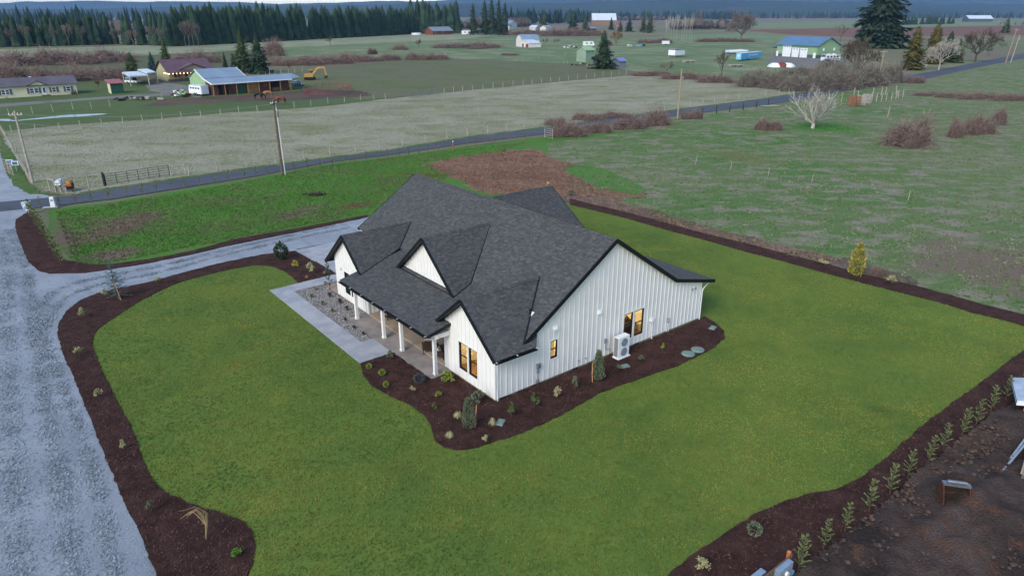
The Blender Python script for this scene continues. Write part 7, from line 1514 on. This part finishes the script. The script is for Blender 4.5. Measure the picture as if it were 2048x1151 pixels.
# horses
def horse(label, loc, rz, m, graze=True):
    me = bpy.data.meshes.new('horse'); J = {'hip': (-.6, 0, 1.35), 'loin': (-.2, 0, 1.36), 'wither': (.5, 0, 1.42), 'chest': (.72, 0, 1.2), 'neck': (1.05, 0, 1.25 if graze else 1.75), 'poll': (1.35, 0, .85 if graze else 2.0), 'muzzle': (1.55, 0, .3 if graze else 1.75),
        'tail1': (-.85, 0, 1.3), 'tail2': (-.98, 0, .75)}
    E_ = [('hip', 'loin'), ('loin', 'wither'), ('wither', 'chest'), ('chest', 'neck'), ('neck', 'poll'), ('poll', 'muzzle'), ('hip', 'tail1'), ('tail1', 'tail2')]; rad = {'hip': .34, 'loin': .33, 'wither': .34, 'chest': .27, 'neck': .2, 'poll': .14, 'muzzle': .08, 'tail1': .06, 'tail2': .05}
    for s, y in (('l', .2), ('r', -.2)):
        dx = .1 if s == 'l' else -.06
        for nm, p, r in (('st', (-.62 + dx * .3, y, 1.05), .19), ('hk', (-.82 + dx, y, .56), .075), ('hc', (-.74 + dx, y, .28), .055), ('hh', (-.72 + dx, y, .05), .07), ('el', (.6 + dx * .3, y, .95), .15), ('kn', (.62 + dx, y, .5), .07), ('fc', (.62 + dx, y, .25), .05), ('fh', (.64 + dx, y, .05), .07)): J[nm + s] = p; rad[nm + s] = r
        E_ += [('hip', 'st' + s), ('st' + s, 'hk' + s), ('hk' + s, 'hc' + s), ('hc' + s, 'hh' + s), ('chest', 'el' + s), ('el' + s, 'kn' + s), ('kn' + s, 'fc' + s), ('fc' + s, 'fh' + s)]
    ks = list(J); me.from_pydata([J[k] for k in ks], [(ks.index(a), ks.index(b)) for a, b in E_], []); me.materials.append(m)
    o = bpy.data.objects.new('horse', me); link(o); o.location = (*loc, .04); o.rotation_euler = (0, 0, rz); o.scale = (1.25,) * 3
    md = o.modifiers.new('skin', 'SKIN'); sv = me.skin_vertices[0].data if me.skin_vertices else None
    if sv is None:
        bm = bmesh.new(); bm.from_mesh(me); bm.verts.layers.skin.verify(); bm.to_mesh(me); bm.free(); sv = me.skin_vertices[0].data
    for i, k in enumerate(ks): sv[i].radius = (rad[k], rad[k]); sv[i].use_root = k == 'hip'
    md.use_smooth_shade = True; o.modifiers.new('sub', 'SUBSURF').render_levels = 1
    tag(o, label, 'horse')
    MB().prism([(.55, -.02, 1.7), (1.05, -.02, 1.42), (1.35, -.02, 1.0), (1.25, -.02, .95), (.9, -.02, 1.3)], (0, .04, 0)).build('mane', M_dpost, o)
horse('black horse grazing in front of the barn', (-66.14, 185.75), R(0), mat('black_coat', '1b1716', '241f1d', 2, rough=.6)); horse('tan horse standing behind the black one', (-64.26, 188.02), R(205), mat('tan_coat', '8a5a34', '9a6a40', 2, rough=.6)); horse('bay horse beside the paddock fence', (-56.96, 175.14), R(185), mat('bay_coat', '5d2c1c', '6d3824', 2, rough=.6))
# far farm buildings
M_log = mat('log_orange', '7a4a32', '6a3f2a', 2, rough=.9); M_gsteel = mat('grey_roof', '7d858c', '6f777e', .5, rough=.6); M_blueroof = mat('slate_blue_roof', '567593', '4d6b88', .25, rough=.5); M_shopg = mat('shop_green', '84a07a', '78956f', .25, rough=.8); M_shopd = mat('shop_slate', '4a5560', '434e58', .5, rough=.8)
gable('log_house', 'orange log house with grey roof beside the plantation', (-83.24, 774.06), (-64.19, 792.74), 14, 4.0, 3.6, M_log, M_gsteel, 1.0, 'house', wins=[(3, 6, 1.2, 3), (12, 15, 1.2, 3)])
gable('white_farmhouse', 'tall white farmhouse with pale blue roof behind the conifers', (-3.44, 1011.95), (7.09, 1043.94), 14, 7, 5, M_wpaint, M_blue_r, .6, 'house', wins=[(2, 4, 4, 6), (7, 9, 4, 6), (2, 4, 1, 3)], ridge='y')
gable('white_shed', 'small white gabled shed left of the round conifer', (30.44, 953.46), (36.8, 967.44), 9, 4, 2.6, M_wpaint, M_wmetal, .4, 'shed', ridge='y'); gable('grey_shed', 'small pale shed right of the round conifer', (44.04, 953.46), (52.57, 967.44), 9, 4, 2.4, M_wpaint, M_blue_r, .4, 'shed')
gable('white_roof_barn', 'large barn with a white metal roof far in the centre', (158.94, 1457.68), (205.34, 1457.68), 34, 9, 12, mat('barn_tan', '8a6d58', '7a5f4c', 1), M_wmetal, 1.0, 'barn')
gable('red_roof_shed', 'small reddish roofed shed right of the white roofed barn', (142.91, 1011.95), (151.15, 1011.95), 9, 3.4, 3, M_gsteel, M_redroof, .5, 'shed'); gable('dark_shed', 'low dark shed below the white roofed barn', (99.74, 953.46), (108.81, 953.46), 8, 3, 1.6, M_dkin, M_gsteel, .5, 'shed')
gable('long_barn', 'long low barn with a white roof at the top right', (1221.49, 1978.46), (1285.71, 1978.46), 30, 8, 8, M_shopd, M_wmetal, 1.0, 'barn'); gable('blue_roof_shed', 'light blue roof glimpsed behind the giant conifer', (267.45, 508.8), (276.58, 516.89), 9, 3.4, 2.2, M_wpaint, M_sky, .5, 'shed')
# tumbledown white barn (gambrel)
a, b = (2.74, 500.95), (6.08, 493.34); L, rz = frame2(a, b); t = thing('tumbledown_barn', 'white gambrel barn with a sagging side shed in the meadow', 'barn', (*a, 0), rz); W = L + 1.5; D = 13
pr = [(0, 0), (0, 4.2), (W * .18, 6.4), (W * .5, 7.6), (W * .82, 6.4), (W, 4.2), (W, 0)]; MB().prism([(x, 0, z) for x, z in pr], (0, D, 0)).build('wall', M_wpaint, t)
for i in range(1, 5): (x0, z0), (x1, z1) = pr[i], pr[i + 1]; MB().prism([(x0, -.3, z0 + .05), (x1, -.3, z1 + .05), (x1, D + .3, z1 + .05), (x0, D + .3, z0 + .05)], (0, 0, .18)).build('roof', M_blue_r, t)
MB().prism([(W, 0, 0), (W + 9, 1, 0), (W + 9, 1, 2.4), (W, 0, 4.4)], (0, 9, 0)).build('side_shed', M_wpaint, t); MB().prism([(W - .2, -.3, 4.5), (W + 9.3, .7, 2.5), (W + 9.3, 10, 2.5), (W - .2, 9, 4.5)], (0, 0, .15)).build('shed_roof', M_wmetal, t)
for x0, x1 in ((W + .6, W + 2.2), (W + 5.2, W + 8.4)): MB().box(x0, x1, .0 + (x0 - W) * .11 - .12, .3 + (x0 - W) * .11, 0, 2.1).build('opening', M_dkin if x0 < W + 3 else M_log, t)
# pale green shed, lavender shed, white stilt shelter
gable('green_shed', 'tall pale green shed half hidden by the lone conifer', (34.11, 336.22), (38.45, 339.8), 6, 5.2, 1.4, mat('mint_siding', '839683', '788b78', .4), M_pgreen, .5, 'shed'); gable('lavender_shed', 'small grey shed with a lavender roof right of the lone conifer', (44.41, 299.83), (47.54, 302.69), 4, 2.7, 1.0, mat('grey_siding', '8a8a90', '7d7d84', 1), mat('lavender_roof', '7f88b8', '747dac', 1), .5, 'shed')
a, b = (85.1, 373.47), (89.72, 377.86); L, rz = frame2(a, b); t = thing('stilt_shelter', 'white animal shelter raised on short legs in the meadow', 'shelter', (*a, 0), rz); MB().box(-2.6, L, 0, 4, 1.1, 3.6).build('wall', M_rw, t); MB().prism([(-3.0, -.3, 4.3), (L + .4, -.3, 3.7), (L + .4, 4.4, 3.9), (-3.0, 4.4, 4.5)], (0, 0, .15)).build('roof', M_gsteel, t)
for x in (-2.4, L - .2):
    for y in (.2, 3.8): MB().beam((x, y, 0), (x, y, 1.1), .2, .2).build('leg', M_gw, t)
# green shop with three white bay doors
a, b = (140.55, 386.96), (152.84, 364.97); L, rz = frame2(a, b); q = L / 82.0; t = thing('green_shop', 'green shop building with blue roof and three white bay doors', 'shop', (*a, 0), rz); D = 17; E_ = 6.0; Rz = 3.6
MB().box(0, L, 0, D, 1.6, E_).poly([(0, 0, E_), (0, D, E_), (0, D / 2, E_ + Rz)]).poly([(L, 0, E_), (L, D, E_), (L, D / 2, E_ + Rz)]).build('wall', M_shopg, t); MB().box(-.03, L + .03, -.03, D, 0, 1.6).build('wainscot', M_shopd, t)
for y0, y1, z0, z1 in ((-.8, D / 2, E_ - .3, E_ + Rz + .1), (D / 2, D + .8, E_ + Rz + .1, E_ - .3)): MB().prism([(-.6, y0, z0), (L + .8, y0, z0), (L + .8, y1, z1), (-.6, y1, z1)], (0, 0, .2)).build('roof', M_blueroof, t)
for x0, x1, z in ((13, 30, 5.6), (32.5, 46.5, 4.5), (49, 63.5, 4.5)):
    dr = MB().box(x0 * q, x1 * q, -.12, -.03, .05, z).build('bay_door', M_rw, t); n = 3 if x1 - x0 > 15 else 2
    for k in range(n): c = (x0 + (x1 - x0) * (k + .7) / (n + .4)) * q; MB().box(c - .5, c + .5, -.14, -.12, z - .75, z - .4).build('pane', M_dpane, dr)
    for k in range(1, 6): MB().box(x0 * q, x1 * q, -.125, -.12, z * k / 6 - .02, z * k / 6 + .02).build('panel_joint', M_gsteel, dr)
for x0, x1 in ((0, 4.2), (75.5, 80.5)): MB().box(x0 * q, x1 * q, -.12, -.03, .05, 2.6).build('door', M_rw, t)
w = MB().box(6 * q, 12 * q, -.12, -.03, 1.4, 2.7).build('window', M_pvc, t); MB().box(6.6 * q, 8.6 * q, -.14, -.12, 1.55, 2.55).build('pane', M_dpane, w); MB().box(9.4 * q, 11.4 * q, -.14, -.12, 1.55, 2.55).build('pane', M_dpane, w)
for y in (4, 12): MB().box(L + .03, L + .08, y, y + 1.4, 3.4, 4.8).build('window', M_pvc, t)
MB().prism([(-4.6, 1, 3.7), (-.5, 1, 5.0), (-.5, D - 2, 5.6), (-4.6, D - 2, 4.2)], (0, 0, .16)).build('side_roof', M_blueroof, t); MB().beam((-4.2, 1.3, 0), (-4.2, 1.3, 3.7), .3, .3).build('post', M_polel, t); MB().beam((-4.2, D - 3, 0), (-4.2, D - 3, 4.2), .3, .3).build('post', M_polel, t)
# small yard clutter
def pallet_stack(label, loc, rz, L, W, H, m, name='pallet_stack'):
    t = thing(name, label, 'pallets', (*loc, .03), rz)
    for k in range(4): MB().box(-L / 2, L / 2, -W / 2 + k * W / 3.4, -W / 2 + k * W / 3.4 + W * .18, H - .15, H).build('board', m, t)
    for x in (-L / 2, 0, L / 2 - .15): MB().box(x, x + .15, -W / 2, W / 2, 0, H - .15).build('bearer', m, t)
pallet_stack('low grey timber frame below the stilt shelter', (81.49, 334.46), .1, 5, 3.5, .9, M_gw); pallet_stack('low grey timber frame below the blue trailer', (95.39, 308.56), .1, 5.5, 3.2, .8, M_gw)
t = thing('covered_boat', 'long flat silver-blue covered boat behind the blue trailer', 'boat', (*(125.15, 406.51), 0), R(8)); MB().faces([(-6.5, -1.2, 1.2), (6, -1.2, 1.4), (7.5, 0, 1.9), (6, 1.2, 1.4), (-6.5, 1.2, 1.2), (-6, -.8, .5), (5, -.8, .5), (5, .8, .5), (-6, .8, .5), (-6, 0, 2.1), (3, 0, 2.4)], [(0, 1, 10, 9), (3, 4, 9, 10), (1, 2, 10), (2, 3, 10), (0, 9, 4), (0, 5, 6, 1), (1, 6, 2), (6, 7, 2), (7, 3, 2), (3, 7, 8, 4), (0, 4, 8, 5), (5, 8, 7, 6)]).build('cover', M_wmetal, t); MB().box(-5, 4, -.9, .9, .2, .5).build('trailer_frame', M_dpost, t); wheel(t, -2, -1, .4); wheel(t, -2, 1, .4)
def heap(name, label, loc, w, d, h, mats, n, seed, cat='heap'):
    rg = random.Random(seed); t = thing(name, label, cat, (*loc, 0))
    for mi, m in enumerate(mats):
        mb = MB()
        for i in range(n): a = rg.uniform(0, 6.28); r = rg.random() ** .6; mb.obox((w / 2 * r * math.cos(a) * .8 + (mi - .5) * w * .15, d / 2 * r * math.sin(a), h * (1 - r) * .6 + .25), rg.uniform(.5, 1.8), rg.uniform(.4, 1.2), rg.uniform(.15, .5), M=Matrix.Rotation(rg.uniform(0, 3), 3, 'Z') @ Matrix.Rotation(rg.uniform(-.5, .5), 3, 'X'))
        mb.build('debris', m, t)
t = thing('tarp_heap', 'white and rust-red tarpaulin heap before the green shop', 'heap', (*(113.74, 305.6), 0), .05)
for cxx, s, hh, m in ((-2.6, 3.2, 1.7, M_rw), (2.6, 3.4, 1.7, M_rw), (-.2, 2.6, 2.0, mat('rust_red_tarp', '7a3a34', '6a302c', 1))):
    rg = random.Random(int(cxx * 10)); MB().lathe([(s, 0), (s * .85, hh * .5), (s * .5, hh * .9), (.1, hh)], 9, (cxx, 0 if m is M_rw else -.8, 0)).build('tarp', m, t)
heap('junk_pile', 'pale junk pile beside the old travel trailer', (38.71, 478.77), 13, 5, 2.2, [M_rw, M_gw, M_dpost], 9, 2); heap('junk_row', 'row of white and teal junk left of the poplars', (80.4, 493.34), 9, 4, 2.5, [M_rw, M_pgreen], 6, 4); heap('blue_junk', 'bright blue covered heap left of the poplars', (89.51, 500.95), 9, 4, 1.8, [M_sky, M_dpost], 6, 5); heap('machinery_row', 'dark low machinery in front of the pale green shed', (30.23, 314.67), 11, 3, 1.2, [M_dpost, M_gw, M_rust], 5, 6); heap('rubbish_heap', 'mixed heap of household goods beside the horse trailer', (-90.18, 192.73), 6, 4, 2.6, [M_rw, M_rust, M_pgreen], 7, 7); heap('garden_beds', 'dark timber garden beds along the farm track', (-97.9, 185.75), 16, 5, .8, [M_dpost, M_gw], 10, 8)
bx_ = box_trailer('box_trailer', 'small white box trailer near the poplars', (110.31, 525.24), R(5), 5, 2.4, 2.6, M_rw)
t = thing('goal_frame', 'white goal frame before the bramble clump', 'goal', (*(-35.17, 356.85), 0), .05); MB().tube([(-3, 0, 0), (-3, 0, 2.4), (3, 0, 2.4), (3, 0, 0)], .1, 6).build('bar', M_rw, t); MB().tube([(-3, 0, 2.4), (-3, 2, 0)], .06, 5).tube([(3, 0, 2.4), (3, 2, 0)], .06, 5).build('stay', M_rw, t)
t = thing('stock_tank', 'white round stock tank in front of the plantation', 'tank', (*(-100.63, 774.06), 0)); MB().lathe([(5.2, 0), (5.2, 2.0), (4.9, 2.0), (4.9, .3)], 20).build('tank', M_rw, t)
# orange stacked pallets and timber pen in the right hand field
M_orp = mat('orange_pallet', '875f45', '76503a', 3, rough=.8)
for i, (p, m, lab) in enumerate((((82.42, 172.18), M_orp, 'orange pallet standing on end, front one'), ((83.96, 173.16), M_orp, 'orange pallet standing on end, middle one'), ((85.77, 174.14), M_gw, 'grey pallet standing on end behind the orange ones'), ((88.44, 177.17), M_gw, 'grey pallet standing on end, last of the stack'))):
    t = thing('upright_pallet', lab, 'pallet', (*p, 0), R(-62))
    for k in range(7): MB().box(-1.1, 1.1, -.12, -.08, .2 + k * .33, .42 + k * .33).build('slat', m, t)
    for x in (-1.05, 0, 1.05): MB().box(x - .06, x + .06, -.08, .08, 0, 2.55).build('bearer', m, t)
pfence('row of pale posts forming a pen beside the orange pallets', [(90.19, 178.2), (93.0, 181.36), (94.81, 182.44), (96.65, 183.53), (98.5, 184.64), (100.83, 186.88), (102.08, 188.02), (104.5, 190.35)], 2.3, r=.11, wires=1, name='pen_fence'); pfence('back row of pen posts nearer the road', [(91.93, 191.53), (90.18, 185.75), (97.49, 192.73), (101.14, 195.17), (102.86, 196.41), (107.2, 198.94)], 2.4, r=.12, wires=1, name='pen_fence')
for lab, p in (('short pale post alone in the green field below the pen', (81.63, 153.08)), ('pale post left of the orange pallets', (83.58, 180.3))): t = thing('field_post', lab, 'post', (*p, 0), .1); MB().tube([(0, 0, 0), (.12, 0, 2.4)], [.13, .11], 7).build('post', M_polel, t)
t = thing('old_pallet', 'grey broken pallet lying beside the dark post fence', 'pallet', (*(62.73, 172.18), .06), .2)
for k in range(5): MB().box(-2, 2, -.9 + k * .4, -.65 + k * .4, .1, .16).build('slat', M_gw, t)

# ---------------------------------------------------------------- air
hz = MB().box(-9500, 9500, -70, 12500, -1.5, 420).build('haze', None)
hm = bpy.data.materials.new('haze_air'); hm.use_nodes = True; nt = hm.node_tree; nt.nodes.remove(nt.nodes['Principled BSDF'])
pv = nt.nodes.new('ShaderNodeVolumePrincipled'); pv.inputs['Color'].default_value = (.32, .56, 1.0, 1); pv.inputs['Density'].default_value = .000055; pv.inputs['Anisotropy'].default_value = 0.0
nt.links.new(pv.outputs[0], nt.nodes['Material Output'].inputs['Volume']); hz.data.materials.clear(); hz.data.materials.append(hm)
tag(hz, 'faint blue evening haze over the fields', 'haze', kind='stuff')
